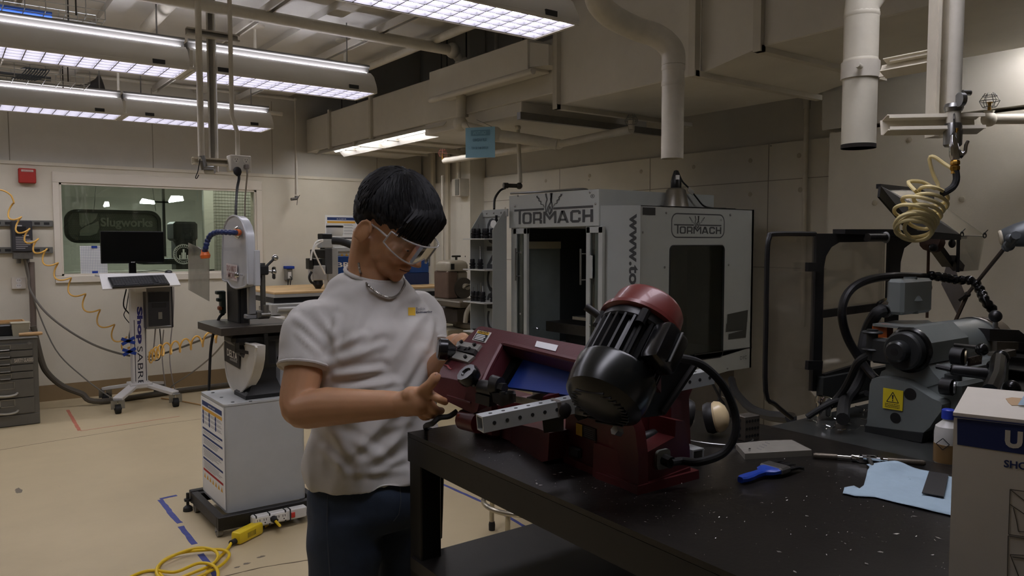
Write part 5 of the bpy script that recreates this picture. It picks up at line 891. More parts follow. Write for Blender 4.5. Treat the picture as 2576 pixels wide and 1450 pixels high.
    text(rg, 'R', P(S*(c0[0]-.055), S*(c0[1]-.08), .001), ux, uy, S*.11, S*.16*K, .01, 0); part(par, 'registered_mark', rg, m, smooth=0)
# front logo: letters span px 1307..1489, y 534..565
LA, LB = ox(1294, 565, X1-.011), ox(1492, 565, X1-.011); S_ = (LA.y-LB.y)/6.45; logo(sg, (X1-.0108, LA.y, LA.z+.0), (0, -1, 0), (0, 0, 1), S_, MD, (ox(1392, 534.5, X1).z-ox(1392, 565, X1).z)/S_)
LA, LB = oy(1695, 588, YC), oy(1814, 588, YC); S_ = (LB.x-LA.x)/6.45; sl = part(t, 'side_logo', MB(), MD) if False else t
r0, r1 = oy(1688, 599, YC), oy(1823, 540, YC); ri = MB(); A = rrect(r0.x, r1.x, r0.z, r1.z, .05, 6); B_ = rrect(r0.x+.008, r1.x-.008, r0.z+.008, r1.z-.008, .043, 6)
for i in range(len(A)): j = (i+1) % len(A); ri.quad(*[(x, YC-.0008, z) for x, z in (A[i], B_[i], B_[j], A[j])][::-1])
sl = part(t, 'logo_border', ri, MD, smooth=0); logo(sl, (LA.x, YC-.0002, LA.z), (1, 0, 0), (0, 0, 1), S_, MD, (oy(1752, 569.5, YC).z-oy(1752, 587.5, YC).z)/S_)
a, b_ = oy(1617, 541, YC), oy(1648, 523, YC); part(t, 'black_label', MB().bb(a.x, b_.x, YC-.003, YC, a.z, b_.z), BLACK)
tp = MB()
for i, (x0, x1, y0, y1) in enumerate(((1828, 1881, 783, 815), (1825, 1879, 806, 836), (1831, 1877, 832, 855))):
    a, b_ = oy(x0, y1, YC), oy(x1, y0, YC); tp.quad(*[(x, YC-.002-.0006*i, z) for x, z in ((a.x, a.z), (b_.x-.006, a.z), (b_.x, b_.z+.008), (a.x+.004, b_.z-.01))])
part(t, 'tape_patch', tp, mat('dark_tape', (58, 60, 56), .4), smooth=0)
tx = MB(); text(tx, 'DYC', oy(1862, 906, YC-.001), (1, 0, 0), (0, 0, 1), .07, .025); part(t, 'small_lettering', tx, MD, smooth=0)
cu = V((XC-X1, YC-Yn, 0)).normalized(); cn = cu.cross(V((0, 0, -1))); cb = V((X1, Yn, 0)); ct = ZT-.05; q1 = V((X1, Yn, ct))+cu*.165-V((0, 0, 0))
# lettering runs down the chamfer close to its right edge
zt_, zb_ = 1.70-.05, .72; tx = MB(); base_ = V((X1, Yn, zt_))+cu*(.185); nrm = cu.cross(V((0, 0, 1)))
m_ = MB(); text(m_, 'www.tormach.com', (0, 0, 0), (1, 0, 0), (0, 1, 0), 1.0, .062, .03, 0)
tx.add([base_+V((0, 0, -p.x))+cu*p.y+nrm*.0095 for p in m_.v], m_.f) ; part(t, 'web_lettering', tx, MD, smooth=0)
wr = [ox(1313, 478, 3.5), ox(1400, 474, 3.5), ox(1462, 470, 3.5), ox(1475, 479, 3.5)]; part(t, 'top_pipe', MB().tube(smooth_path([ox(1285, 487, 3.3), ox(1340, 484, 3.3), ox(1400, 480, 3.35), ox(1465, 476, 3.45), ox(1480, 480, 3.5)], 4), .008, 8), STEEL)
# clamp lamp on the roof
q = oy(1700, 519, YC+.12); q.z = ZT+.003; lm = thing('clamp_lamp', 'spun aluminium clamp lamp standing on the milling enclosure roof', 'lamp', q)
part(lm, 'shade', MB().lathe([(.085, .0), (.083, .004), (.062, .11), (.05, .122), (.03, .126), (.028, .122), (.058, .106), (.08, .0)], q, (0, 0, 1), 28), mat('spun_alu', (176, 174, 168), .28, .9)); part(lm, 'socket', MB().lathe([(.03, .12), (.034, .13), (.034, .17), (.026, .2), (.014, .235), (.0, .24)], q, (0, 0, 1), 16), BLKPL); part(lm, 'socket_label', MB().box(q+V((-.02, -.03, .19)), (.022, .012, .028), rz=-.4), PAPER)
part(lm, 'cord', MB().tube(smooth_path([q+V((.02, 0, .225)), q+V((.06, 0, .17)), q+V((.13, 0, .125)), q+V((.2, 0, .07)), q+V((.27, 0, .02)), q+V((.36, 0, .006)), q+V((.5, 0, .006))], 6), .0055, 7), RUB); part(lm, 'cord_tag', MB().box(q+V((.13, -.01, .11)), (.06, .004, .03), m=MX.Rotation(.5, 4, 'Y')), mat('tag_grey', (150, 148, 140), .7))
part(t, 'roof_strip', MB().bb(XC+.17, XE2-.2, YC-.002, YC+.2, ZT+.0005, ZT+.004), BLACK)
# ---------------------------------------------------------------- tool rack at the left of the enclosure
RY0, RY1, RX0, RX1 = 4.345, 4.62, 3.05, 3.165
t = t0_ = thing('tool_rack', 'grey sheet-metal tool holder rack bolted beside the milling enclosure doors', 'rack', (3.12, 4.48, .9))
zr = lambda y_, x=3.1: ox(1240, y_, x).z
for y in (RY0, RY1): part(t, 'side_panel', MB().prism([(RX1, y, zr(532)), (RX1-.02, y, zr(532)), (RX0, y, zr(580)), (RX0, y, zr(838)), (RX1, y, zr(838)-.0)], (0, .004, 0)), MW)
bk = part(t, 'back_panel', MB().bb(RX1, RX1+.004, RY0, RY1, zr(850), zr(540)), MW); part(t, 'top_rail', MB().bb(RX1-.008, RX1+.006, RY0-.02, RY1+.01, zr(545), zr(526), b=.002), MW)
tx = MB(); text(tx, 'CPCNO', (RX1-.0012, RY0+.10, zr(842)), (0, 0, 1), (0, 1, 0), zr(548)-zr(842), .135, .02, .0); part(bk, 'lettering', tx, MD, smooth=0)
for p in ((RY0+.05, zr(535)), (RY1-.05, zr(535)), ((RY0+RY1)/2, zr(535))): part(t, 'bolt', MB().lathe([(.008, 0), (.008, .002), (.005, .005), (0, .006)], (RX1-.008, p[0], p[1]), (-1, 0, 0), 10), STEEL)
SH = [600, 680, 765, 843]; HOLDB = mat('tool_black', (34, 34, 36), .35, .4); shz = []
for i, y_ in enumerate(SH):
    z = zr(y_, 3.0); shz.append(z); s_ = part(t, 'shelf', MB().bb(2.985, RX1, RY0-.0, RY1+.0, z-.008, z, b=.001), mat('shelf_light', (186, 186, 180), .5))
    if i in (1, 2):
        for k in range(6): part(s_, 'hole', MB().bb(2.995, 3.015, RY0+.03+k*.042, RY0+.045+k*.042, z, z+.0006), BLACK)
def holder(p, h, nd, lb, grp=None):
    k = thing('tool_holder', lb, 'tool holder', p, grp); part(k, 'body', MB().lathe([(.019, 0), (.019, .01), (.021, .012), (.021, .02), (.016, .022), (.016, .027), (.022, .03), (.022, .04), (.017, .043), (.018, .06), (.015, .07), (0, .071)], p, (0, 0, 1), 14), HOLDB)
    if nd: part(k, 'cutter', MB().cyl(V(p)+V((0, 0, .07)), V(p)+V((nd[0], nd[1], .07+nd[2])), .004, n=6), STEEL)
    return k
H0 = [(3.05, 4.575, 0, None), (3.06, 4.535, 0, (0, 0, .03)), (3.09, 4.50, 0, None), (3.08, 4.46, 0, None), (3.10, 4.42, 0, None), (3.04, 4.58, 1, None), (3.06, 4.51, 1, (.01, .015, .09)), (3.04, 4.57, 2, (0, 0, .03)), (3.05, 4.535, 2, (0, 0, .05)), (3.06, 4.50, 2, (0, 0, .06)), (3.05, 4.465, 2, (.005, .01, .04)), (3.09, 4.40, 2, (0, 0, .06))]
NL = ['leftmost holder on the top rack shelf', 'second holder from left on the top rack shelf', 'middle holder on the top rack shelf', 'fourth holder on the top rack shelf', 'rightmost holder on the top rack shelf', 'left short holder on the second rack shelf', 'right holder with long needle cutter on the second rack shelf', 'leftmost holder on the third rack shelf', 'second holder on the third rack shelf with drill', 'middle holder on the third rack shelf', 'fourth holder on the third rack shelf', 'lone right-hand holder with drill on the third rack shelf']
for (x, y, s_, nd), lb in zip(H0, NL): holder((x, y, shz[s_]), .07, nd, 'black tapered '+lb, 'tool holders in the rack')
q = V((3.11, 4.385, shz[0]+.07)); k = thing('dial_gauge', 'black dial gauge tool at the right of the top rack shelf', 'gauge', (3.11, 4.385, shz[0])); part(k, 'body', MB().cyl((3.11, 4.385, shz[0]), (3.11, 4.385, shz[0]+.13), .02).cyl((3.11, 4.385, shz[0]+.13), (3.11, 4.385, shz[0]+.16), .009), HOLDB); part(k, 'dial', MB().lathe([(.026, 0), (.026, .008), (.022, .01), (0, .01)], (3.09, 4.385, shz[0]+.1), (-1, -.2, 0), 16), PAPER)
for y, lb in ((4.5, 'long dark wrench lying on the lowest rack shelf'), (4.41, 'short dark wrench at the right of the lowest rack shelf')): single('wrench', MB().box((3.06, y, shz[3]+.006), (.03, .17 if y > 4.45 else .1, .01), b=.003).cyl((3.06, y+.07, shz[3]+.004), (3.06, y+.07, shz[3]+.012), .022), DSTEEL, lb, 'wrench')
part(t0_, 'orange_edge', MB().bb(3.10, 3.12, RY1+.004, RY1+.018, zr(690), zr(586), b=.003), mat('orange_rod', (206, 122, 66), .5))
# ---------------------------------------------------------------- old grinder behind the rack
gy = 6.2; GT = mat('grinder_taupe', (150, 142, 124), .45, .1, .1, 8); GB = mat('grinder_brown', (104, 84, 70), .55, .05, .2, 10)
gp = lambda u, v, y=gy: oy(1100+u/3.815, 480+v/3.815, y)
a = gp(110, 760); t = thing('tool_grinder', 'old taupe and brown tool grinder with domed cap behind the tool rack', 'machine', (a.x+.12, gy+.15, 0))
l, r_, dz = gp(110, 775), gp(330, 775), gp(110, 670); xm, hw = (l.x+r_.x)/2, (r_.x-l.x)/2
part(t, 'cap', MB().loft([[(xm+hw*k*cx_, gy+.15+hw*k*cy_, l.z+(dz.z-l.z)*zz) for cx_, cy_ in rrect(-1, 1, -1, 1, .5, 5)] for zz, k in ((0, 1), (.55, 1), (.8, .9), (.95, .7), (1, .4))]), GT); part(t, 'badge', MB().bb(gp(138, 0).x, gp(172, 0).x, gy+.15-hw-.003, gy+.15-hw, gp(0, 762).z, gp(0, 705).z), BLACK)
part(t, 'cap_knob', MB().cyl((xm+.05, gy+.15, dz.z-.01), (xm+.05, gy+.15, dz.z+.03), .012).bar((xm+.0, gy+.15, dz.z+.035), (xm+.1, gy+.15, dz.z+.035), .02, .018, b=.005), DSTEEL)
z0 = gp(0, 1050).z; part(t, 'left_cover', MB().bb(l.x+.005, gp(210, 0).x, gy+.15-hw+.01, gy+.15+hw, z0, l.z, b=.01), GB); part(t, 'head_casting', MB().bb(gp(210, 0).x, r_.x-.01, gy+.15-hw+.02, gy+.15+hw, z0, l.z, b=.02), GT)
part(t, 'crank', MB().cyl((r_.x-.07, gy+.15-hw+.02, l.z-.15), (r_.x-.07, gy+.15-hw-.06, l.z-.15), .03).bar((r_.x-.12, gy+.15-hw-.05, l.z-.16), (r_.x, gy+.15-hw-.05, l.z-.12), .02, .02, b=.005), GT); part(t, 'dial_plate', MB().cyl((r_.x-.08, gy+.15-hw+.02, z0+.1), (r_.x-.08, gy+.15-hw-.01, z0+.1), .1, n=24), mat('dial_dark', (78, 72, 62), .5, .3))
c0 = gp(45, 1080); part(t, 'work_table', MB().bb(c0.x, r_.x+.0, gy-.3, gy+.1, gp(0, 1110).z, z0, b=.01), mat('table_olive', (110, 102, 88), .45, .3, .1, 8)); part(t, 'body', MB().bb(l.x-.0, r_.x+.1, gy-.1, gy+.3, gp(0, 1290).z, gp(0, 1110).z, b=.03), mat('body_dark', (60, 54, 48), .5, .1, .1, 8)); part(t, 'lower_table', MB().bb(gp(195, 0).x, r_.x+.1, gy-.35, gy+.1, gp(0, 1330).z, gp(0, 1280).z, b=.008), mat('table_olive'))
part(t, 'cabinet', MB().bb(l.x-.05, r_.x+.3, gy-.05, gy+.5, 0, gp(0, 1340).z, b=.01), mat('cab_beige', (168, 158, 132), .55, 0, .1, 5)); part(t, 'guard_hose', MB().tube(smooth_path([gp(350, 1080, gy-.3), gp(310, 1120, gy-.3), gp(280, 1180, gy-.3), gp(268, 1270, gy-.3)], 5), .022, 8), mat('hose_grey', (160, 154, 138), .5))
tx = MB(); text(tx, 'RICKY', gp(135, 1408, gy-.052), (1, 0, 0), (0, 0, 1), .16, .03, .02); part(t, 'name_lettering', tx, INK, smooth=0)
q = oy(1115, 822, 7.2); t = thing('wall_outlet', 'white outlet box with blue stripe on the wall between the man and the grinder', 'outlet', q); part(t, 'box_body', MB().box(q, (.08, .12, .24), b=.008), WHITE); part(t, 'blue_stripe', MB().box(q+V((-.02, -.061, 0)), (.03, .003, .2)), NAVY); part(t, 'conduit', MB().cyl(q+V((0, 0, -.12)), (q.x, q.y, 0), .016).cyl(q+V((0, 0, .12)), (q.x, q.y, 2.2), .014), PIPE)
q = ox(1240, 470, 4.55); t = thing('switch_box', 'grey disconnect switch box on the corner pilaster with a pipe above', 'electrical box', (4.6, 7.1, q.z)); part(t, 'box_body', MB().bb(4.5, 4.62, 7.02, 7.18, q.z-.07, q.z+.12, b=.004), PIPE); part(t, 'lid', MB().bb(4.49, 4.5, 7.03, 7.1, q.z-.06, q.z+.11, b=.002), mat('galv')); part(t, 'conduit', MB().cyl((4.57, 7.14, q.z+.12), (4.57, 7.14, 3.0), .02), PIPE)
# ================================================================ TOOLROOM LATHE (right)
LG = mat('lathe_grey', (112, 118, 116), .38, .1, .12, 8, coat=.15); LD = mat('lathe_dark', (44, 46, 46), .45, .2, .2, 14); LP = mat('pan_steel', (84, 86, 84), .28, .6, .25, 7); OIL = mat('oily_black', (24, 24, 23), .22, .3, .3, 20)
PX0, PZ = 1.645, 1.02
t = thing('lathe', 'grey toolroom lathe with yellow warning plate and black splash guard at the right wall', 'lathe', (2.3, .85, 0))
part(t, 'chip_pan', MB().bb(PX0, 4.2, -.3, 1.16, PZ-.05, PZ, b=.004), LP); part(t, 'stand', MB().bb(1.72, 4.1, .1, 1.08, 0, PZ-.05, b=.01), mat('lathe_stand', (88, 92, 90), .45, .1, .1, 5))
for p in ((1995, 1093), (2035, 1103)): part(t, 'pan_screw', MB().lathe([(.007, 0), (.006, .003), (0, .004)], oz(*p, PZ), (0, 0, 1), 10), STEEL)
A = lambda u, v, x=1.80: ox(2100+u/4.265, 780+v/4.265, x)
sec = [(325, 1245), (345, 1215), (375, 800), (400, 740), (450, 722), (560, 730), (680, 750), (760, 775), (900, 860), (1040, 950), (1125, 985), (1150, 1020), (1140, 1090), (1080, 1170), (1020, 1260), (950, 1320)]
bs = part(t, 'headstock_base', MB().prism([A(*q) for q in sec], (.40, 0, 0)), LG)
sk = [(320, 1312), (325, 1245), (950, 1330), (930, 1425)]; part(t, 'base_plinth', MB().prism([A(u, v, 1.795) for u, v in sk], (.5, 0, 0)), LD)
neck = [(470, 735), (500, 660), (545, 640), (545, 560), (1000, 590), (1060, 680), (1150, 780), (900, 860)]; part(t, 'headstock_neck', MB().prism([A(u, v, 1.84) for u, v in neck], (.34, 0, 0)), LG)
for (u, v, r) in ((810, 905, .014), (652, 1160, .0125)): part(bs, 'round_hole', MB().cyl(A(u, v)+V((-.0012, 0, 0)), A(u, v), r, n=20), BLACK)
pl = [A(527, 835), A(742, 870), A(732, 1085), A(520, 1052)]; o_ = [p-V((.002, 0, 0)) for p in pl]; ws = part(bs, 'warning_plate', MB().slab(o_[::-1], .0012), mat('warning_yellow', (218, 196, 36), .5))
bl = lambda s, w_: o_[3]*(1-s)*(1-w_)+o_[2]*s*(1-w_)+o_[0]*(1-s)*w_+o_[1]*s*w_-V((.0018, 0, 0)); ik = MB()
def ln(p0, p1, th):
    p0, p1 = V((0, *p0)), V((0, *p1)); d = (p1-p0).normalized(); n_ = V((0, -d.z, d.y))*th
    ik.quad(*[bl(q.y, q.z) for q in (p0-n_, p1-n_, p1+n_, p0+n_)])
T3 = [(.2, .36), (.8, .36), (.5, .86)]
for i in range(3): ln(T3[i], T3[(i+1) % 3], .018)
ik.quad(bl(.475, .5), bl(.525, .5), bl(.545, .72), bl(.455, .72)); ik.add([bl(.5+.035*math.cos(a*.7854), .44+.035*math.sin(a*.7854)) for a in range(8)], [tuple(range(8))])
for k, y in enumerate((.24, .16, .08)):
    x = .12
    while x < .86: w_ = rnd.uniform(.03, .09); ik.quad(bl(x, y), bl(x+w_, y), bl(x+w_, y+.035), bl(x, y+.035)); x += w_+.02
part(ws, 'symbol', ik, INK, smooth=0)
# octagonal belt cover and spindle nose
e = lambda u, v, x: ox(2100+u/4.265, 780+v/4.265, x)
xc = 1.845; cov = [(650, 250), (690, 185), (850, 188), (1015, 360), (1022, 578), (800, 600), (640, 500)]; ring_ = [e(u, v, xc) for u, v in cov]
part(t, 'belt_cover', MB().prism(ring_, (.2, 0, 0)), LG); part(t, 'cover_end', MB().prism([p-V((.003, 0, 0)) for p in ring_], (.002, 0, 0)), BLACK)
tg = [e(405, 150, 1.84), e(660, 112, 2.02), e(1120, 160, 2.06), e(870, 190, 1.845), e(660, 190, 1.84)]
part(t, 'rear_cover', MB().slab([e(405, 148, 1.88), e(660, 112, 2.05), e(1000, 110, 2.2), e(1120, 165, 2.05), e(850, 190, 1.845)], .006), LG)
part(t, 'orange_guard', MB().prism([e(405, 150, 1.885), e(560, 165, 1.885), e(560, 300, 1.885), e(390, 295, 1.885)], (.03, 0, 0)), mat('guard_orange', (170, 84, 28), .45, trans=.2))
c = e(715, 445, 1.80); fb = lambda r, x0, x1, m, nm_, lab=None: part(t, nm_, MB().lathe([(r*.9, x0), (r, x0+.004), (r, x1-.004), (r*.94, x1)], (0, c.y, c.z), (1, 0, 0), 28), m)
fb(.045, 1.80, 1.83, LD, 'pulley_flange'); fb(.054, 1.83, 1.842, OIL, 'pulley_backing'); cy2 = V((0, c.y-.008, c.z))
part(t, 'spindle_hub', MB().lathe([(.009, 1.775), (.020, 1.775), (.025, 1.78), (.026, 1.80), (.025, 1.8)], (0, c.y+.004, c.z), (1, 0, 0), 26), mat('hub_dark', (58, 60, 60), .3, .5)); part(t, 'spindle_bore', MB().cyl((1.7745, c.y+.004, c.z), (1.778, c.y+.004, c.z), .009), BLACK)
q = e(400, 384, 1.83); part(t, 'collet_closer', MB().cyl(q+V((0, 0, -.035)), q+V((0, 0, .04)), .013).bar(q+V((0, -.005, -.01)), q+V((0, -.055, -.01)), .03, .06, b=.005), LD); part(t, 'closer_disc', MB().lathe([(.022, 0), (.025, .003), (.022, .006)], q+V((0, .0, .03)), (0, 0, 1), 16), LD); part(t, 'closer_disc', MB().lathe([(.022, 0), (.025, .003), (.022, .006)], q+V((0, .0, -.012)), (0, 0, 1), 16), LD)
# barrel: from the cover to the nose ring
ax0, ax1 = V((2.05, .935, 1.275)), V((2.36, .935, 1.275)); rb = od(2425, 803, 2.55)
def barrel(x0, x1, r0, r1, m, nm_, n=32): part(t, nm_, MB().lathe([(r0, 0), (r1, x1-x0)], (x0, bc.y, bc.z), (1, 0, 0), n), m)
bc = V((2.0, .935, 1.203)); R0 = .074
barrel(2.04, 2.235, R0, R0-.002, LG, 'headstock_barrel'); barrel(2.235, 2.25, R0+.002, R0+.002, STEEL, 'nose_ring'); barrel(2.25, 2.265, R0-.002, R0-.002, DSTEEL, 'nose_groove'); barrel(2.265, 2.335, R0+.001, R0-.004, mat('nose_bronze', (120, 108, 94), .3, .8, .15, 30), 'spindle_nose'); barrel(2.335, 2.39, .048, .042, OIL, 'chuck')
part(t, 'headstock_front', MB().bb(1.9, 2.2, .825, .95, 1.10, 1.19, b=.01), LG)
fy = .825
kn = oy(2465, 875, fy-.02); part(t, 'small_knob', MB().cyl(kn+V((-.0, .06, 0)), kn, .005).lathe([(.004, 0), (.008, .008), (.010, .012), (.007, .015)], kn+V((0, .005, 0)), (-.3, -1, 0), 14), DSTEEL)
kn = oy(2420, 898, fy-.02); part(t, 'speed_knob', MB().cyl(kn+V((0, .02, 0)), kn+V((0, -.005, 0)), .021, .02, n=12), BLKPL); part(t, 'knob_dial', MB().cyl(kn+V((.002, -.006, 0)), kn+V((.003, -.009, 0)), .016, n=18), mat('dial_brass', (120, 110, 86), .35, .7))
kn = oy(2393, 975, fy-.02); part(t, 'feed_knob', MB().cyl(kn+V((0, .02, 0)), kn+V((0, -.004, 0)), .02, .019, n=12), BLKPL); part(t, 'feed_dial', MB().cyl(kn+V((.002, -.005, 0)), kn+V((.003, -.008, 0)), .015, n=18), STEEL)
npq = [oy(2433, 922, fy-.025), oy(2466, 916, fy-.025), oy(2468, 893, fy-.025), oy(2434, 901, fy-.025)]; nb = part(t, 'name_plate', MB().slab(npq, .003), mat('plate_maroon', (66, 44, 40), .4)); tx = MB(); text(tx, 'HARDINGE', npq[0]+V((.004, -.0045, .006)), npq[1]-npq[0], (0, 0, 1), (npq[1]-npq[0]).length-.008, .026, .01); part(nb, 'lettering', tx, mat('plate_silver', (168, 158, 140), .4, .4), smooth=0)
l0, l1 = oy(2392, 930, fy-.03), oy(2486, 942, fy-.09); part(t, 'lever', MB().tube([oy(2356, 922, fy), l0], .006, 8).tube([l0, l0*.95+l1*.05, l1*.95+l0*.05, l1], [.010, .0125, .0125, .009], 14), BLKPL)
b0 = oy(2405, 975, .80); part(t, 'gearbox_block', MB().bb(b0.x, b0.x+.125, .79, .87, PZ, oy(2440, 955, .80).z, b=.008), LG); part(t, 'oil_port', MB().lathe([(.018, 0), (.018, .012), (.012, .014)], (b0.x+.03, .82, oy(2440, 955, .80).z), (0, 0, 1), 16), LD)
part(t, 'bed', MB().bb(2.2, 4.0, .78, 1.05, PZ, 1.10, b=.008).bb(2.4, 4.0, .74, 1.07, 1.10, 1.125, b=.003), OIL)
# carriage and tool post
cx_ = 2.72; part(t, 'carriage', MB().bb(2.55, 2.95, .62, 1.06, 1.06, 1.15, b=.01).bb(2.58, 2.85, .7, 1.0, 1.15, 1.19, b=.006), OIL); part(t, 'compound_slide', MB().bb(2.6, 2.9, .74, .88, 1.16, 1.24, b=.006), OIL)
q = oy(2540, 850, .86); part(t, 'tool_post', MB().prism([oy(2490, 828, .86), oy(2563, 831, .86), oy(2577, 842, .86), oy(2577, 863, .86), oy(2490, 858, .86)], (.0, .08, 0)), mat('post_black', (34, 32, 32), .5)); part(t, 'tool_block', MB().prism([oy(2508, 860, .85), oy(2562, 861, .85), oy(2562, 880, .85), (oy(2508, 890, .85))], (0, .09, 0)), mat('block_steel', (116, 110, 100), .45, .6, .2, 20)); part(t, 'slide_block', MB().prism([oy(2516, 890, .83), oy(2556, 880, .83), oy(2557, 896, .83), oy(2516, 906, .83)], (0, .1, 0)), mat('block_steel'))
b = oy(2504, 796, .84); part(t, 'post_lever', MB().cyl(oy(2504, 826, .84), b, .006), STEEL); part(t, 'lever_ball', MB().ell(b, .0155, 16, 12), BLKPL)
for i, (px, py, r) in enumerate(((2518, 900, .018), (2470, 880, .014), (2545, 978, .02), (2496, 920, .012))): part(t, 'hand_knob', MB().ell(oy(px, py, .76), r, 12, 8), OIL)
part(t, 'cross_handle', MB().tube([oy(2512, 905, .74), oy(2506, 950, .70), oy(2490, 985, .68)], .016, 10), OIL)
part(t, 'tailstock', MB().bb(3.1, 3.5, .84, 1.06, 1.12, 1.3, b=.03).cyl((3.0, .95, 1.30), (3.6, .95, 1.30), .075, n=24).lathe([(.12, 0), (.13, .01), (.12, .03)], (3.62, .95, 1.31), (1, 0, 0), 24), LG)
sw = MB()
for i in range(60):
    q = V((rnd.uniform(2.5, 3.1), rnd.uniform(.62, .85), 1.125+rnd.uniform(.0, .05))) if i > 25 else V((rnd.uniform(1.74, 2.2), rnd.uniform(.99, 1.12), PZ+.003))
    a = rnd.uniform(0, 6.28); sw.tube([q+V((.012*math.cos(a+k*.9), .012*math.sin(a+k*.9), .0025*k)) for k in range(5)], .0012, 4)
stuff(part(t, 'metal_swarf', sw, CHROME))
# coolant switch box on a post
q = ox(2272, 745, 1.95); bxy = q.y; x0, x1 = 1.95, oy(2347, 745, bxy).x; bz0_, bz1_ = oy(2310, 790, bxy).z, oy(2310, 702, bxy).z
cb = part(t, 'switch_box', MB().bb(x0, x1, bxy, bxy+.045, bz0_, bz1_, b=.008), mat('box_enamel', (122, 128, 126), .35, .1, .05, 6, coat=.3)); kn = oy(2350, 722, bxy+.03)
part(cb, 'knob', MB().cyl(V((x1, bxy+.03, kn.z)), V((x1+.025, bxy+.03, kn.z)), .016, n=18).cyl(V((x1, bxy+.03, kn.z-.04)), V((x1+.012, bxy+.03, kn.z-.04)), .01), BLKPL); part(t, 'box_post', MB().lathe([(.03, 0), (.018, .02), (.016, .06), (.022, bz0_-1.33)], ((x0+x1)/2, bxy+.022, 1.33), (0, 0, 1), 16), LG)
q = oy(2232, 772, bxy+.05); part(t, 'conduit_fitting', MB().cyl(q+V((.03, 0, .01)), q+V((-.02, 0, -.01)), .02, n=12).cyl(q+V((.0, 0, .0)), q+V((-.012, 0, -.005)), .025, n=8), CHROME)
h = lambda pts, r, nm_, m=RUB: part(t, nm_, MB().tube(smooth_path(pts, 6), r, 10), m)
h([oy(2330, 697, 1.1), oy(2250, 695, 1.1), oy(2180, 706, 1.1), oy(2135, 735, 1.1), oy(2118, 785, 1.1), oy(2130, 845, 1.1), oy(2160, 900, 1.08), oy(2190, 940, 1.05), oy(2205, 955, 1.03)], .011, 'coolant_hose', BLKPL)
h([q+V((-.02, 0, -.01)), oy(2205, 790, bxy+.06), oy(2183, 830, bxy+.1), oy(2172, 880, 1.08), oy(2168, 930, 1.09), oy(2150, 975, 1.09), oy(2126, 1010, 1.08), oz(2120, 1055, PZ+.04)], .0155, 'thick_conduit')
f_ = oz(2120, 1068, PZ); part(t, 'pan_fitting', MB().cyl(f_, f_+V((0, 0, .03)), .019, n=6).cyl(f_+V((0, 0, .03)), f_+V((0, 0, .04)), .016), CHROME)
h([oy(2195, 890, .99), oy(2160, 910, 1.02), oy(2140, 950, 1.06), oy(2120, 985, 1.09), oy(2090, 1020, 1.12), oy(2076, 1035, 1.13)], .0095, 'drive_conduit'); f_ = oz(2072, 1052, PZ); f_.y = min(f_.y, 1.13)
part(t, 'pan_fitting', MB().cyl(f_, f_+V((.0, 0, .045)), .018, n=14).lathe([(.022, 0), (.024, .006), (.024, .018), (.018, .022)], f_+V((0, 0, .035)), (.3, 0, 1), 12), CHROME)
h([oz(2030, 1050, PZ+.01), oy(2090, 1015, 1.1), oy(2150, 1000, 1.09), oy(2180, 990, 1.05)], .008, 'floor_conduit')
# segmented black coolant nozzle
so = [oy(2335, 693, 1.09), oy(2370, 698, 1.07), oy(2410, 705, 1.05), oy(2440, 706, 1.02), oy(2458, 718, 1.0), oy(2470, 740, .98), oy(2480, 760, .96), oy(2500, 782, .95)]; sp = smooth_path(so, 8); L_ = 0; rs = []
tot = sum((sp[i+1]-sp[i]).length for i in range(len(sp)-1))
for i in range(len(sp)): rs.append(.0095+.005*abs(math.sin(L_/tot*math.pi*13))); L_ += (sp[i+1]-sp[i]).length if i+1 < len(sp) else 0
part(t, 'coolant_nozzle', MB().tube(sp, rs, 10), mat('nozzle_black', (18, 18, 18), .2))
# splash guard: black frame posts and clear panels along y = 1.2
GY = 1.20; g = thing('splash_guard', 'black framed clear splash guard standing behind the lathe', 'guard', (2.1, GY, PZ)); gp_ = lambda x, y, d=0: oy(x, y, GY)+V((0, d, 0))
fr = MB()
def fplate(pts, d=.012): fr.prism([gp_(*p) for p in pts], (0, d, 0))
crv = [(2073, 672), (2078, 645), (2092, 622), (2112, 610)]
fplate([(2055, 588), (2105, 588), (2105, 577), (2240, 577), (2240, 608), (2112, 610)]+crv[::-1][1:]+[(2067, 985), (2044, 985)]); part(g, 'left_post', fr, BLACK); fr = MB()
fplate([(2240, 577), (2410, 590), (2410, 604), (2300, 606), (2275, 625), (2266, 660), (2260, 810), (2234, 812), (2240, 608)]); part(g, 'right_post', fr, BLACK)
part(g, 'top_rail', MB().bar(gp_(2105, 583, -.01), gp_(2412, 597, -.01), .03, .012), BLACK); part(g, 'cross_bar', MB().bar(gp_(2068, 790), gp_(2240, 768), .012, .022), DSTEEL)
part(g, 'bottom_bar', MB().bar(gp_(2070, 955), gp_(2185, 920), .012, .03), BLACK)
for x, y in ((2035, 672), (2035, 918)): part(g, 'latch_tab', MB().bar(gp_(x-14, y, -.01), gp_(x+22, y, -.01), .01, .024), BLACK)
part(g, 'slide_latch', MB().cyl(gp_(2155, 598, -.03), gp_(2200, 598, -.03), .012), DSTEEL); part(g, 'latch_button', MB().ell(gp_(2203, 598, -.03), (.01, .012, .017)), mat('button_grey', (150, 150, 148), .5))
pn = [(1935, 588), (2052, 588), (2042, 985), (2080, 1030), (1992, 1052), (1927, 988), (1930, 800)]
DP = glassmat('dirty_polycarbonate', (248, 245, 238), .08, .12, .12, 4); part(g, 'clear_panel', MB().prism([gp_(*p, .004) for p in pn], (0, .003, 0)), DP)
part(g, 'panel_edging', MB().tube(smooth_path([gp_(*p) for p in [(2050, 589), (1950, 589), (1936, 597), (1930, 640), (1927, 800), (1926, 985), (1950, 1018), (1992, 1053)]], 4), .0065, 7), BLKPL)
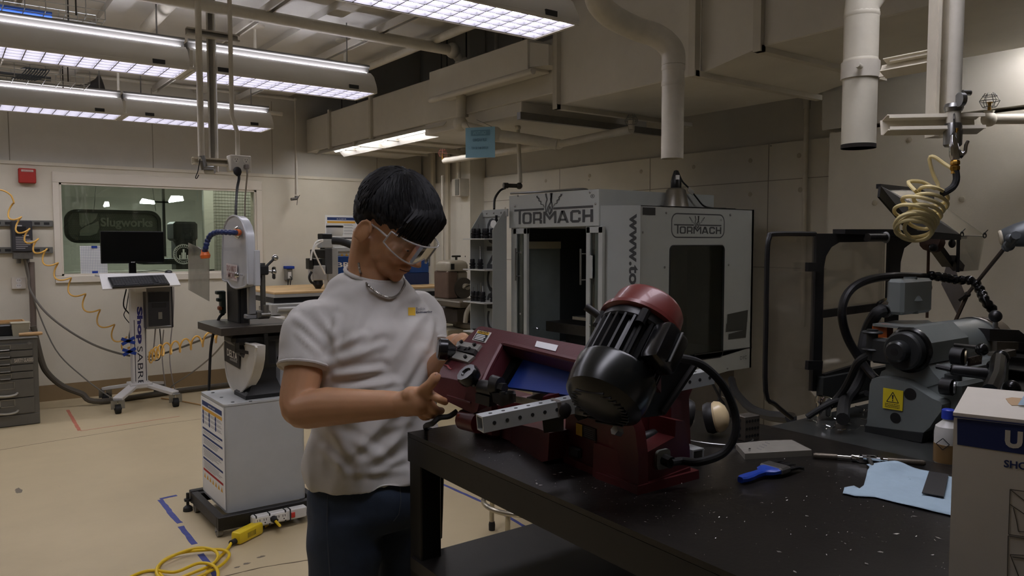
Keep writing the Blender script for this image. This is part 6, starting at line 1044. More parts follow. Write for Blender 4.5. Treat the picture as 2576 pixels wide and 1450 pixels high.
part(g, 'clear_panel', MB().prism([gp_(*p, .014) for p in [(2070, 590), (2240, 600), (2235, 900), (2070, 960)]], (0, .003, 0)), glassmat('splash_poly', (250, 248, 243), .08, .1, .06, 3))
bw = MB().bar(gp_(2190, 930, 0)+V((0, 0, -.02)), gp_(2600, 830, 0), .02, .03); part(g, 'lower_tray_wall', MB().bb(1.93, 4.0, GY-.02, GY, PZ, PZ+.09), mat('pan_wall', (70, 72, 70), .4, .4, .2, 6))
# slanted chip hood with clear sheet
hd = thing('chip_hood', 'dark sheet chip hood with clear flap tilted up over the lathe', 'guard', oy(2300, 540, 1.08)); D = lambda x, y, Y: oy(x, y, Y)
part(hd, 'hood_side', MB().slab([D(2210, 470, 1.06), D(2207, 496, 1.06), D(2298, 600, 1.06), D(2412, 604, 1.06), D(2412, 592, 1.06), D(2302, 580, 1.06)], .006), BLACK)
part(hd, 'hood_floor', MB().slab([D(2212, 470, 1.07), D(2302, 582, 1.07), D(2412, 592, 1.07), D(2330, 530, 1.18)], .004), mat('hood_inside', (74, 72, 66), .5, .3, .1, 6)); part(hd, 'top_edge', MB().bar(D(2210, 469, 1.08), D(2300, 478, 1.16), .012, .012).bar(D(2312, 482, 1.16), D(2345, 498, 1.18), .012, .012), BLACK)
part(hd, 'clear_flap', MB().slab([D(2222, 473, 1.09), D(2300, 480, 1.14), D(2348, 500, 1.16), D(2475, 590, 1.16), D(2412, 592, 1.10)], .003), glassmat('flap_poly', (240, 236, 228), .08, .1, .10, 8))
part(hd, 'hanging_flap', MB().slab([D(2412, 592, 1.08), D(2478, 594, 1.12), D(2462, 680, 1.12), D(2410, 684, 1.08)], .003), glassmat('splash_poly')); part(hd, 'flap_rod', MB().cyl(D(2411, 590, 1.07), D(2409, 685, 1.07), .005), BLKPL); part(hd, 'flap_seam', MB().cyl(D(2415, 593, 1.09), D(2476, 595, 1.12), .002, n=6), mat('flap_grey', (150, 146, 134), .6))
for x, y in ((2420, 590), (2477, 593)): part(hd, 'cable_tie', MB().tube([D(x+4*math.cos(i*.7), y+6*math.sin(i*.7), 1.08) for i in range(10)], .0018, 5).cyl(D(x, y-6, 1.08), D(x+8, y-14, 1.08), .0015, n=5).ell(D(x, y-5, 1.08), .004, 8, 6), BLKPL)
part(hd, 'support_arm', MB().bar(D(2345, 610, 1.1), D(2385, 665, 1.1), .03, .02).bar(D(2390, 650, 1.09), D(2412, 675, 1.09), .03, .02), DSTEEL); part(hd, 'support_rod', MB().cyl(D(2336, 615, 1.1), D(2332, 800, 1.1), .004).cyl(D(2338, 606, 1.1), D(2352, 612, 1.1), .03, n=12), mat('rust_rod', (84, 62, 50), .6, .3)); part(hd, 'wing_nut', MB().ell(D(2395, 613, 1.06), (.01, .01, .013)), BLKPL); part(hd, 'wing_nut', MB().ell(D(2348, 624, 1.08), (.02, .01, .012)), BLKPL)
# paper sheet hanging behind
pp = [D(2388, 640, 1.13), D(2427, 738, 1.13), D(2407, 790, 1.13), D(2368, 715, 1.13)]; ps = single('paper_sheet', MB().slab(pp, .001), mat('grubby_paper', (198, 192, 190), .85, 0, .06, 20), 'white paper sheet hanging by one corner behind the lathe switch box', 'paper')
# articulated work lamp
k = thing('work_lamp', 'grey articulated work lamp with cone head at the right edge', 'lamp', oy(2435, 745, 1.08)); h0, h1 = oy(2521, 598, .86), oy(2600, 585, .80); d = (h1-h0).normalized()
part(k, 'lamp_head', MB().lathe([(.019, 0), (.022, .003), (.030, .03), (.036, .06), (.038, .1), (.03, .14), (.0, .15)], h0, d, 22), mat('lamp_grey', (92, 96, 98), .35, .3)); part(k, 'lamp_lens', MB().lathe([(.019, 0), (.02, .006), (.016, .009)], h0+d*.002, -d, 18), mat('lens_cream', (206, 196, 172), .5)); j = oy(2538, 618, .84)
part(k, 'swivel', MB().tube([oy(2556, 592, .8), j, oy(2528, 626, .85)], .011, 8).ell(j, .014).ell(oy(2542, 600, .82), .012), mat('lamp_grey')); part(k, 'arm', MB().bar(oy(2534, 616, .85), oy(2433, 741, 1.06), .006, .009), mat('arm_brown', (92, 80, 72), .4, .5)); e0 = oy(2434, 741, 1.06); part(k, 'elbow_joint', MB().ell(e0, .009, 12, 8).bar(e0, e0+V((-.01, .02, -.02)), .012, .008), DSTEEL); part(k, 'lower_arm', MB().bar(e0, V((e0.x+.02, 1.185, 1.02)), .006, .009), mat('arm_brown'))
# ================================================================ BLACK STEEL WORKBENCH
BT = mat('bench_top', (34, 31, 28), .32, .3, .25, 9, .15, 120, rgb2=(52, 50, 48), v2=.62, s2=7); BF = mat('bench_frame', (24, 24, 23), .42, .2, .2, 12)
TZ = 1.03; TX0 = lambda y: .881-.030*(1.607-y); TX1 = 1.625; TY1, TY0 = 1.607, -.7
t = thing('workbench', 'black steel workbench with welded frame and lower shelf in the foreground', 'workbench', (1.25, .5, 0))
part(t, 'top_plate', MB().prism([(TX0(TY1), TY1, TZ-.010), (TX0(TY0), TY0, TZ-.010), (TX1, TY0, TZ-.010), (TX1, TY1, TZ-.010)], (0, 0, .010)), BT)
part(t, 'apron', MB().bar((TX0(TY1)+.006, TY1-.004, TZ-.040), (TX0(TY0)+.006, TY0, TZ-.040), .012, .058).bar((TX0(TY1)+.0, TY1-.006, TZ-.040), (TX1, TY1-.006, TZ-.040), .012, .058).bar((TX1-.006, TY1, TZ-.04), (TX1-.006, TY0, TZ-.04), .012, .058), BF)
for x, y in ((TX0(TY1)+.03, TY1-.03), (TX1-.03, TY1-.03), (TX0(TY0)+.04, TY0+.03), (TX1-.03, TY0+.03)): part(t, 'leg', MB().bb(x-.0275, x+.0275, y-.0275, y+.0275, 0, TZ-.012, b=.003), BF)
sz_ = .735; part(t, 'lower_shelf', MB().prism([(.875, TY1-.02, sz_-.03), (.83, TY0+.03, sz_-.03), (TX1-.01, TY0+.03, sz_-.03), (TX1-.01, TY1-.02, sz_-.03)], (0, 0, .03)), mat('shelf_steel', (52, 49, 46), .4, .4, .3, 6))
# ================================================================ RED HORIZONTAL BANDSAW
RED = mat('saw_red', (86, 38, 43), .42, .1, .12, 25, .15, 200); REDD = mat('saw_red_base', (84, 27, 27), .38, .1, .15, 14); MB_ = mat('motor_black', (26, 26, 26), .38, .2, .15, 30); IRON = mat('iron', (44, 43, 42), .45, .4, .2, 30)
s = thing('horizontal_bandsaw', 'dark red horizontal metal-cutting bandsaw with black motor on the workbench', 'bandsaw', (1.05, 1.2, TZ))
pn, pp0 = (-.992, .125, 0), (.993, .963, TZ); B = lambda x, y: op(x, y, pp0, pn)
part(s, 'base_body', MB().prism([B(*q) for q in [(1418, 1163), (1545, 1217), (1545, 1022), (1500, 1010), (1440, 998), (1424, 1030)]], (.15, .0, 0)), REDD); part(s, 'base_wing', MB().prism([B(*q) for q in [(1544, 1217), (1606, 1244), (1606, 1150), (1598, 1085), (1580, 1038), (1544, 1021)]], (.025, .0, 0)), REDD)
part(s, 'base_flange', MB().prism([B(x, y)+V((-.006, -.003, 0)) for x, y in [(1415, 1164), (1608, 1247), (1607, 1222), (1418, 1143)]], (.165, 0, 0)), REDD)
yb_ = .968; E_ = lambda x, y, Y=yb_: oy(x, y, Y)
part(s, 'base_end', MB().prism([E_(*q) for q in [(1604, 1245), (1736, 1193), (1735, 1125), (1722, 1060), (1700, 1058), (1698, 1100), (1608, 1150)]], (0, .12, 0)), REDD); part(s, 'end_ledge', MB().prism([E_(x, y, yb_-.004) for x, y in [(1603, 1246), (1738, 1194), (1737, 1176), (1604, 1226)]], (0, .11, 0)), REDD)
part(s, 'trough', MB().slab([E_(1612, 1145, .98), E_(1697, 1102, .98), E_(1690, 1078, 1.08), E_(1612, 1112, 1.08)], .004), mat('swarf_bed', (110, 86, 78), .8, .1, .4, 120))
part(s, 'pivot_rod', MB().cyl(E_(1612, 1106, 1.02), E_(1700, 1078, 1.02), .012), IRON); part(s, 'pivot_bracket', MB().prism([E_(*q, 1.06) for q in [(1700, 1140), (1738, 1130), (1733, 1000), (1748, 965), (1742, 945), (1722, 940), (1690, 990), (1672, 1040)]], (0, .05, 0)), REDD)
part(s, 'pivot_upright', MB().prism([E_(*q, 1.0) for q in [(1690, 1108), (1706, 1090), (1716, 1010), (1700, 1003), (1688, 1020)]], (0, .03, 0)), REDD)
# switch plate, danger label and cable gland on the base
lbq = [B(1452, 1064), B(1500, 1080), B(1500, 1111), B(1452, 1093)]; nb = V(pn)*.0012; dl = part(s, 'danger_label', MB().slab([p+nb for p in lbq][::-1], .0008), mat('label_black', (24, 22, 22), .5)); yl = [lbq[0]*(1-a)+lbq[1]*a for a in (0, .33)]; y2 = [lbq[3]*(1-a)+lbq[2]*a for a in (0, .33)]
part(dl, 'yellow_field', MB().slab([p+nb*2.2 for p in (yl[0], yl[1], y2[1], y2[0])][::-1], .0004), mat('label_yellow', (204, 164, 40), .5)); ik = MB()
for k in range(5):
    a = .2+.16*k; ik.quad(*[lbq[0]*(1-u)*(1-v_)+lbq[1]*u*(1-v_)+lbq[3]*(1-u)*v_+lbq[2]*u*v_+nb*2 for u, v_ in ((.4, a), (.92, a), (.92, a+.05), (.4, a+.05))])
part(dl, 'small_print', ik, GREYINK, smooth=0); part(s, 'toggle_switch', MB().box(B(1453, 1137)+nb*4, (.012, .034, .02), b=.003), BLKPL)
gl = E_(1668, 1156, yb_-.006); part(s, 'cable_gland', MB().prism([(gl.x+x, yb_-.008, gl.z+z) for x, z in rrect(-.018, .018, -.018, .018, .009, 4)], (0, .006, 0)), mat('gland_grey', (112, 112, 104), .5)); part(s, 'gland_nut', MB().cyl(gl+V((0, -.003, 0)), gl+V((.0, -.02, -.002)), .011, n=10), BLKPL)
# vise bed and jaws
part(s, 'vise_bed', MB().prism([op(x, y, (.975, 1.2, TZ), (-.97, .24, 0)) for x, y in [(1243, 1110), (1340, 1168), (1378, 1160), (1382, 1090), (1352, 1078), (1270, 1062), (1252, 1066)]], (.13, 0, 0)), REDD)
part(s, 'bed_rail', MB().bb(1.02, 1.14, 1.1, 1.5, TZ+.0, TZ+.05, b=.004), REDD); part(s, 'front_foot', MB().bb(1.0, 1.13, 1.42, 1.52, TZ, TZ+.09, b=.01), REDD)
J = lambda x, y, t_: od(x, y, t_)
part(s, 'fixed_jaw', MB().prism([J(1325, 1000, 1.55), J(1391, 976, 1.6), J(1392, 1012, 1.6), J(1325, 1026, 1.55)], (.012, .0, 0)), mat('jaw_grey', (92, 86, 76), .5, .3, .2, 30)); part(s, 'jaw_block', MB().prism([J(1365, 1000, 1.48), J(1425, 985, 1.5), J(1432, 1040, 1.5), J(1366, 1062, 1.48)], (.03, .02, 0)), REDD); part(s, 'jaw_slide', MB().prism([J(1363, 1042, 1.44), J(1418, 1040, 1.44), J(1418, 1085, 1.44), J(1368, 1090, 1.44)], (.03, .04, 0)), IRON)
part(s, 'jaw_bolt', MB().cyl(J(1392, 1045, 1.45), J(1392, 1030, 1.45), .009, n=6), IRON); part(s, 'vise_screw', MB().lathe([(.008, 0), (.015, .003), (.018, .008), (.015, .014), (.008, .018)], J(1412, 1030, 1.45), (-.3, -.6, 0), 16), IRON)
# bow casting
n_ = V((-.66, 0, .75)).normalized(); P0 = od(1180, 900, 1.70); Q = lambda x, y, d=0: op(x, y, P0, n_)+n_*d; QD = lambda x, y, d: op(x, y, P0+n_*d, n_)
bow = [(1203, 823), (1213, 821), (1300, 838), (1480, 872), (1640, 905), (1640, 955), (1440, 913), (1275, 871), (1266, 874), (1236, 930), (1214, 978), (1200, 968), (1103, 948), (1108, 930), (1150, 872)]
part(s, 'bow', MB().prism([Q(*q) for q in bow], n_*-.035), RED)
rimp = [Q(*q, .004) for q in [(1560, 934), (1440, 909), (1275, 869), (1264, 872), (1234, 928), (1214, 972)]]; part(s, 'bow_lip', MB().tube(rimp, .006, 7), RED)
part(s, 'bow_skirt', MB().prism([Q(1103, 946), Q(1202, 968), Q(1216, 978), od(1200, 1036, 1.6), od(1190, 1042, 1.62), od(1083, 990, 1.70)], (.05, .03, 0)), RED); part(s, 'skirt_bead', MB().cyl(od(1125, 996, 1.655), od(1184, 1014, 1.61), .002), RED)
part(s, 'inner_wall', MB().prism([QD(1274, 874, -.034), QD(1240, 940, -.034), QD(1268, 966, -.034), QD(1318, 884, -.034)], n_*-.01), mat('inner_black', (12, 13, 13), .9, spec=.1)); part(s, 'blade_cover', MB().prism([QD(*q, -.045) for q in [(1290, 866), (1452, 900), (1440, 996), (1262, 972)]], n_*-.006), mat('cover_blue', (20, 52, 132), .45)); part(s, 'blade', MB().bar(Q(1225, 960, -.045), Q(1436, 985, -.06), .002, .013), STEEL)
lq = [Q(*q, .0008) for q in [(1203, 831), (1237, 838), (1221, 864), (1188, 856)]]; cl = part(s, 'caution_label', MB().slab(lq, .0006), mat('label_white', (206, 204, 198), .5)); L2 = lambda u, v_, d=.0014: lq[3]*(1-u)*(1-v_)+lq[2]*u*(1-v_)+lq[0]*(1-u)*v_+lq[1]*u*v_+n_*d
part(cl, 'yellow_band', MB().quad(L2(.08, .68), L2(.92, .68), L2(.92, .93), L2(.08, .93)), mat('label_yellow'), smooth=0); ik = MB()
ik.quad(L2(.08, .06), L2(.92, .06), L2(.92, .66), L2(.08, .66)); part(cl, 'black_field', ik, INK, smooth=0); ik = MB()
for k in range(4): ik.quad(L2(.16, .1+.14*k, .002), L2(.84-.06*(k % 2), .1+.14*k, .002), L2(.84-.06*(k % 2), .17+.14*k, .002), L2(.16, .17+.14*k, .002))
part(cl, 'small_print', ik, PAPER, smooth=0); ik = MB(); text(ik, 'CAUTION', L2(.15, .74, .002), L2(1, .7)-L2(0, .7), L2(.1, 1)-L2(.1, 0), (L2(.85, .7)-L2(.15, .7)).length, .009, .02, 0); part(cl, 'lettering', ik, INK, smooth=0)
part(s, 'paper_label', MB().slab([Q(*q, .0012) for q in [(1351, 859), (1405, 870), (1398, 885), (1346, 873)]], .0006), mat('label_bright', (228, 228, 230), .35))
for q4 in ([(1155, 862), (1214, 872), (1203, 886), (1150, 876)], [(1140, 884), (1197, 901), (1180, 916), (1131, 902)]): part(s, 'tension_plate', MB().prism([Q(*q) for q in q4], n_*.006), mat('tension_grey', (150, 149, 142), .4, .2, .1, 30))
part(s, 'tension_slide', MB().prism([Q(*q) for q in [(1160, 876), (1202, 886), (1196, 897), (1153, 888)]], n_*.009), IRON)
for q in ((1166, 867), (1199, 874), (1161, 882), (1176, 886), (1186, 885), (1142, 896), (1176, 905)): part(s, 'bolt', MB().cyl(Q(*q, .006), Q(*q, .012), .0042, n=6), IRON)
k0 = Q(1196, 966, .0); part(s, 'guide_knob', MB().cyl(k0, k0+n_*.012, .01).lathe([(.016, .010), (.023, .014), (.0245, .02), (.0245, .03), (.022, .036), (.012, .036), (.009, .032), (0, .032)], k0, n_, 10), mat('knob_black', (22, 22, 23), .22))
k1 = od(1123, 880, 1.74); part(s, 'tension_knob', MB().lathe([(.01, -.02), (.022, -.004), (.025, 0), (.025, .016), (.02, .02), (.0, .02)], k1, V((-.9, .4, .1)), 14), mat('knob_black'))
mk = MB().tube([Q(1118, 919, .001), Q(1126, 921, .001), Q(1131, 928, .001), Q(1137, 930, .001)], .0022, 5); part(s, 'chipped_mark', mk, mat('chip_pink', (150, 70, 72), .5))
part(s, 'guide_arm', MB().cyl(J(1212, 975, 1.58), J(1245, 980, 1.55), .016).bar(J(1205, 1000, 1.58), J(1240, 1010, 1.55), .02, .02), IRON); part(s, 'guide_bearing', MB().cyl(J(1240, 968, 1.54), J(1258, 972, 1.53), .018, n=18).cyl(J(1256, 976, 1.53), J(1270, 978, 1.52), .011, n=6).cyl(J(1238, 958, 1.56), J(1252, 962, 1.55), .012), IRON); part(s, 'guide_block', MB().prism([J(1237, 990, 1.52), J(1298, 992, 1.5), J(1298, 1012, 1.5), J(1262, 1024, 1.51), J(1240, 1012, 1.52)], (.02, .03, 0)), IRON)
for q in ((1264, 990), (1284, 987)): part(s, 'bolt', MB().cyl(J(q[0], q[1]+4, 1.5), J(q[0], q[1]-4, 1.5), .006, n=6), IRON)
part(s, 'limit_switch', MB().bb(.975, 1.0, 1.475, 1.51, TZ+.07, TZ+.13, b=.004), BLKPL); part(s, 'left_cord', MB().tube(smooth_path([J(1150, 1035, 1.68), J(1130, 1048, 1.68), J(1105, 1052, 1.68), J(1088, 1066, 1.69), (.92, 1.59, TZ+.008), (.98, 1.62, TZ-.05), (1.0, 1.66, TZ-.3)], 5), .006, 8), RUB); part(s, 'orange_lug', MB().prism([J(1150, 1044, 1.64), J(1160, 1042, 1.64), J(1160, 1056, 1.64), J(1152, 1054, 1.64)], (.01, .01, 0)), mat('lug_orange', (150, 70, 48), .5)); part(s, 'pivot_link', MB().cyl(J(1165, 1055, 1.66), J(1205, 1065, 1.62), .022), REDD)
# motor
d = V((.70, .17, .69)).normalized(); A0 = od(1519, 1006, 1.26); mu, mv, _ = frame(d); R = .0695
mt_ = part(s, 'motor_cup', MB().lathe([(.028, -.022), (.05, -.016), (.066, -.004), (R, .014), (R+.001, .052), (R-.002, .058), (.0, .058)], A0, d, 36), mat('cup_black', (22, 24, 23), .25, .1))
gr = MB()
for k in range(-5, 6): v0 = k*.0085; hl = math.sqrt(max(.0, .05**2-v0**2)); gr.bar(A0+mv*v0+mu*hl-d*.017, A0+mv*v0-mu*hl-d*.017, .003, .004, up=d)
stuff(part(mt_, 'vent_grille', gr, MB_)); ring = []; nf = 26
for i in range(nf*4): a = 2*math.pi*i/(nf*4); rr = R-.002 if i % 4 in (0, 1) else R-.013; ring.append((rr, a))
part(s, 'motor_fins', MB().loft([[A0+d*h_+(mu*math.cos(a)+mv*math.sin(a))*r_ for r_, a in ring] for h_ in (.056, .135)]), MB_, smooth=0); part(s, 'motor_collar', MB().lathe([(.0, .130), (R-.004, .130), (R-.001, .134), (R-.003, .150), (.0, .151)], A0, d, 36), MB_)
for a in (.6, 2.2, 3.8, 5.3): p_ = A0+(mu*math.cos(a)+mv*math.sin(a))*(R-.004); part(s, 'tie_rod_boss', MB().cyl(p_+d*.12, p_+d*.148, .009, n=10), MB_)
part(s, 'gear_cap', MB().lathe([(.0, .149), (R+.000, .149), (R+.005, .152), (R+.005, .159), (R-.003, .163), (R-.007, .198), (R-.012, .206), (.0, .208)], A0, d, 40), mat('cap_red', (108, 44, 40), .35, .1, .1, 20, coat=.2))
toC = (EYE-A0); toC = (toC-d*toC.dot(d)).normalized(); sd_ = d.cross(toC); jb = A0+d*.115+(toC*.25+sd_*.75)*R if sd_.dot(_R) > 0 else A0+d*.115+(toC*.25-sd_*.75)*R
sg_ = 1 if sd_.dot(_R) > 0 else -1; o1 = (toC*.80+sd_*sg_*.60).normalized(); o2 = d.cross(o1); mj = MX((o2, d, o1)).transposed().to_4x4()
part(s, 'terminal_box', MB().box(A0+d*.098+o1*(R+.013), (.055, .075, .042), m=mj, b=.01, seg=2), mat('box_gloss', (20, 20, 21), .2)); part(s, 'box_rib', MB().box(A0+d*.098+o1*(R+.037), (.004, .062, .004), m=mj, b=.001), mat('rib_silver', (120, 120, 120), .3, .6))
part(s, 'feather_rod', MB().cyl(A0+d*.14-o2*0+(-sd_*sg_)*(R+.0), A0+d*.145+(-sd_*sg_)*(R+.03), .007), IRON)
part(s, 'mount_plate', MB().prism([od(1640, 935, 1.33), od(1700, 888, 1.37), od(1757, 903, 1.40), od(1752, 922, 1.40), od(1668, 1046, 1.36), od(1612, 1052, 1.33), od(1600, 1000, 1.32)], V((.012, .016, 0))), MB_); part(s, 'plate_ridge', MB().bar(od(1748, 918, 1.395), od(1664, 1042, 1.355), .012, .012, b=.003), IRON); part(s, 'mount_bracket', MB().bar(od(1620, 1010, 1.34), od(1560, 1030, 1.36), .03, .03, b=.004), IRON)
cg = A0+d*.07+o1*(R+.02)+o2*0; cs = od(1690, 900, 1.31); part(s, 'motor_cord', MB().tube(smooth_path([cg, cs, od(1760, 915, 1.36), od(1815, 965, 1.40), od(1846, 1030, 1.42), od(1850, 1090, 1.42), od(1820, 1140, 1.42), od(1760, 1163, 1.40), gl+V((.03, -.02, -.004)), gl+V((0, -.018, -.002))], 7), .0075, 10), RUB)
part(s, 'lock_nut', MB().cyl(od(1545, 1083, 1.29), od(1560, 1088, 1.30), .008, n=6), STEEL); part(s, 'stop_screw', MB().cyl(od(1455, 1045, 1.5), od(1470, 1040, 1.49), .012, n=6), IRON)
# drilled square tube in the vise
AT = mat('anodized', (186, 190, 190), .4, .5, .05, 20); a, b_ = od(1207, 1066, 1.38), od(1785, 946, 1.60)
def sqtube(mb, p0, p1, w_, th=.003):
    p0, p1 = V(p0), V(p1); dd = (p1-p0).normalized(); sx = dd.cross(V((0, 0, 1))).normalized(); sz = sx.cross(dd)
    o = [p0*0+sx*i*w_/2+sz*j*w_/2 for i, j in ((-1, -1), (1, -1), (1, 1), (-1, 1))]; q = [p0*0+sx*i*(w_/2-th)+sz*j*(w_/2-th) for i, j in ((-1, -1), (1, -1), (1, 1), (-1, 1))]
    mb.loft([[p0+v_ for v_ in q], [p0+v_ for v_ in o], [p1+v_ for v_ in o], [p1+v_ for v_ in q], [p0+v_ for v_ in q]], cap=False); return sx, sz
tt = thing('square_tube', 'drilled aluminium square tube clamped in the red bandsaw vise', 'tube', a); m_ = MB(); sx, sz = sqtube(m_, a, b_, .029); part(tt, 'tube', m_, AT)
dd = (b_-a).normalized(); sgn = -1 if sx.dot(EYE-a) < 0 else 1
for k in range(24):
    c = a+dd*(.022+.0255*k)
    if (c-a).length > (b_-a).length-.01: break
    part(tt, 'hole', MB().cyl(c+sx*sgn*.0145, c+sx*sgn*.0149, .0036, n=12), mat('hole_dark', (30, 31, 30), .7)); part(tt, 'hole', MB().cyl(c+sz*.0145, c+sz*.0149, .0036, n=12), mat('hole_dark'))
part(tt, 'rough_burr', MB().box(a+dd*.155, (.012, .031, .032), m=MX((dd, sx, sz)).transposed().to_4x4(), b=.003), mat('burr', (120, 112, 104), .8, .2, .4, 80))
c = oz(1752, 1170, TZ); tt = thing('square_tube', 'short aluminium square tube offcut lying behind the red saw base', 'tube', c); m_ = MB(); sqtube(m_, c+V((0.005, 0, .0155)), c+V((.02, .16, .0155)), .031); part(tt, 'tube', m_, AT); part(tt, 'hole', MB().cyl(c+V((.008, .05, .031)), c+V((.008, .05, .0314)), .004, n=12), mat('hole_dark'))
# ================================================================ ON THE BENCH
c = oz(1800, 1100, TZ)+V((.01, .02, 0)); em = thing('ear_muffs', 'cream and black ear muffs with wire headband behind the saw', 'ear muffs', c); CC = mat('muff_cream', (216, 194, 150), .3, coat=.2)
for i, (off, ax) in enumerate(((V((.0, -.01, .043)), V((.5, -.78, .22))), (V((-.035, .06, .045)), V((-.75, .55, .2))))):
    ax.normalize(); p = c+off; part(em, 'ear_cup', MB().lathe([(.034, -.002), (.037, .004), (.034, .016), (.024, .026), (.01, .031), (0, .032)], p, ax, 22), CC); part(em, 'cushion', MB().lathe([(.018, -.024), (.033, -.022), (.037, -.012), (.035, -.001), (0, -.001)], p, ax, 22), mat('cushion_black', (26, 25, 24), .5))
hb = [c+V((.035, -.03, .03)), c+V((.06, -.05, .0)), c+V((.02, -.1, .004)), c+V((-.05, -.1, .004)), c+V((-.1, -.02, .006)), c+V((-.08, .06, .01)), c+V((-.06, .085, .04))]
part(em, 'wire_headband', MB().tube(smooth_path(hb, 6), .0018, 6).tube(smooth_path([c+V((.035, -.03, .03)), c+V((.05, -.03, .07)), c+V((.03, -.005, .088))], 5), .0015, 6), STEEL)
c0, c1 = oz(1873, 1112, TZ), oz(1917, 1105, TZ); u = (c1-c0); u.z = 0; u.normalize(); v_ = V((-u.y, u.x, 0)); W_, D_, H_ = .046, .034, .056; st_ = mat('block_grey', (104, 98, 90), .4, .6, .15, 30)
blk_ = thing('setup_block', 'drilled steel setup block with rows of holes standing behind the grey plate', 'block', c0); mj = MX((u, v_, V((0, 0, 1)))).transposed().to_4x4(); part(blk_, 'body', MB().box(c0+u*W_/2+v_*D_/2+V((0, 0, H_/2)), (W_, D_, H_), m=mj, b=.001), st_)
for i in range(5):
    for j in range(3): p = c0+u*(.006+i*.0085)+V((0, 0, .011+j*.017)); part(blk_, 'hole', MB().cyl(p-v_*.0004, p+v_*.0, .0036, n=10), BLACK)
for j in range(3): p = c0+v_*D_*.5+V((0, 0, .011+j*.017)); part(blk_, 'hole', MB().cyl(p-u*.0004, p, .0055, n=12), BLACK)
PZ2 = TZ+.0125; pt_ = [oz(*q, PZ2) for q in [(1851, 1116), (1874, 1142), (2043, 1133), (1992, 1107), (1922, 1109)]]; pl = thing('metal_plate', 'grey aluminium plate with faint marker writing on the bench', 'plate', pt_[1]); part(pl, 'plate', MB().prism([p-V((0, 0, .0125)) for p in pt_], (0, 0, .0125)), mat('plate_alu', (148, 144, 134), .5, .4, .1, 30)); tx = MB()
ux = (pt_[3]-pt_[2]).normalized(); uy = V((-ux.y, ux.x, 0)); uy = uy if uy.dot(V((-1, 0, 0))) > 0 else -uy
for k in range(4):
    for j in range(4): q = oz(1905+k*7+j*3, 1128-k*5+j*1.2, PZ2+.0004); tx.box(q, (.006, .0012, .0004), rz=.6)
part(pl, 'marker_writing', tx, GREYINK, smooth=0); part(pl, 'chip', MB().box(oz(1886, 1132, PZ2+.003), (.008, .004, .005), rz=.5), CHROME)
# paint brush
h0, h1, f1, b1 = oz(1862, 1208, TZ+.008), oz(1926, 1186, TZ+.011), oz(1978, 1180, TZ+.01), oz(2020, 1172, TZ+.006); ax = (f1-h1).normalized(); sx = ax.cross(V((0, 0, 1))).normalized()
br = thing('paint_brush', 'blue handled paint brush with black bristles on the bench', 'brush', h0); BL = mat('brush_blue', (28, 66, 168), .35)
dr = (h1-h0).normalized(); hw = [(0, .006), (.12, .011), (.35, .011), (.6, .008), (.85, .009), (1, .02), (1.22, .024)]; sxx = dr.cross(V((0, 0, 1))).normalized()
part(br, 'handle', MB().loft([[h0+(h1-h0)*a+sxx*w_*c_+V((0, 0, .0055*s_)) for c_, s_ in ((-1, -.5), (-.7, -1), (.7, -1), (1, -.5), (1, .5), (.7, 1), (-.7, 1), (-1, .5))] for a, w_ in hw]), BL)
m0 = h0+(h1-h0)*1.2; fe = m0+(dr)*.03; part(br, 'ferrule', MB().bar(m0, fe, .052, .013, b=.003), STEEL); bs_ = MB()
for i in range(40): o_ = sxx*rnd.uniform(-.024, .024)+V((0, 0, rnd.uniform(-.004, .004))); bs_.tube([fe+o_, fe+o_+dr*.03+V((0, 0, -.003)), fe+o_*1.15+dr*rnd.uniform(.04, .05)-V((0, 0, .007))], [.0016, .0014, .0006], 4)
stuff(part(br, 'bristles', bs_, BLACK))
# tap wrench
w0, w1 = oz(2046, 1146, TZ+.007), oz(2328, 1166, TZ+.007); dr = (w1-w0); L_ = dr.length; dr.normalize(); tw = thing('tap_wrench', 'long chrome tap wrench holding a tap beside the blue cloth', 'wrench', w0); KN = mat('knurled', (110, 102, 90), .45, .7, .2, 300)
part(tw, 'left_handle', MB().tube([w0, w0+dr*.004, w0+dr*L_*.22], [.004, .006, .006], 12), KN); part(tw, 'right_handle', MB().tube([w1-dr*L_*.33, w1-dr*.004, w1], [.006, .006, .004], 12), KN)
part(tw, 'shank', MB().tube([w0+dr*L_*.22, w0+dr*L_*.34], .0045, 12).tube([w0+dr*L_*.34, w0+dr*L_*.35, w0+dr*L_*.38, w0+dr*L_*.42], [.005, .008, .007, .009], 12).tube([w0+dr*L_*.58, w0+dr*L_*.62, w0+dr*L_*.63, w0+dr*L_*.68], [.009, .007, .005, .0045], 12), CHROME)
m0, m1 = w0+dr*L_*.41, w0+dr*L_*.6; sx = dr.cross(V((0, 0, 1))).normalized(); bd = MB()
for q in (-1, 1): bd.bar(m0+sx*q*.0095, m1+sx*q*.0095, .005, .013, b=.001)
bd.bar(m0, m0+dr*.008, .02, .014, b=.001).bar(m1-dr*.008, m1, .02, .014, b=.001); part(tw, 'jaw_body', bd, CHROME); part(tw, 'jaw', MB().bar(m0+dr*.008, (m0+m1)/2-dr*.004, .012, .011), IRON); mid = (m0+m1)/2; tip = oz(2200, 1180, TZ+.005)
part(tw, 'tap', MB().tube([mid+V((0, 0, .003)), mid*.6+tip*.4, tip], [.004, .0045, .003], 8), STEEL)
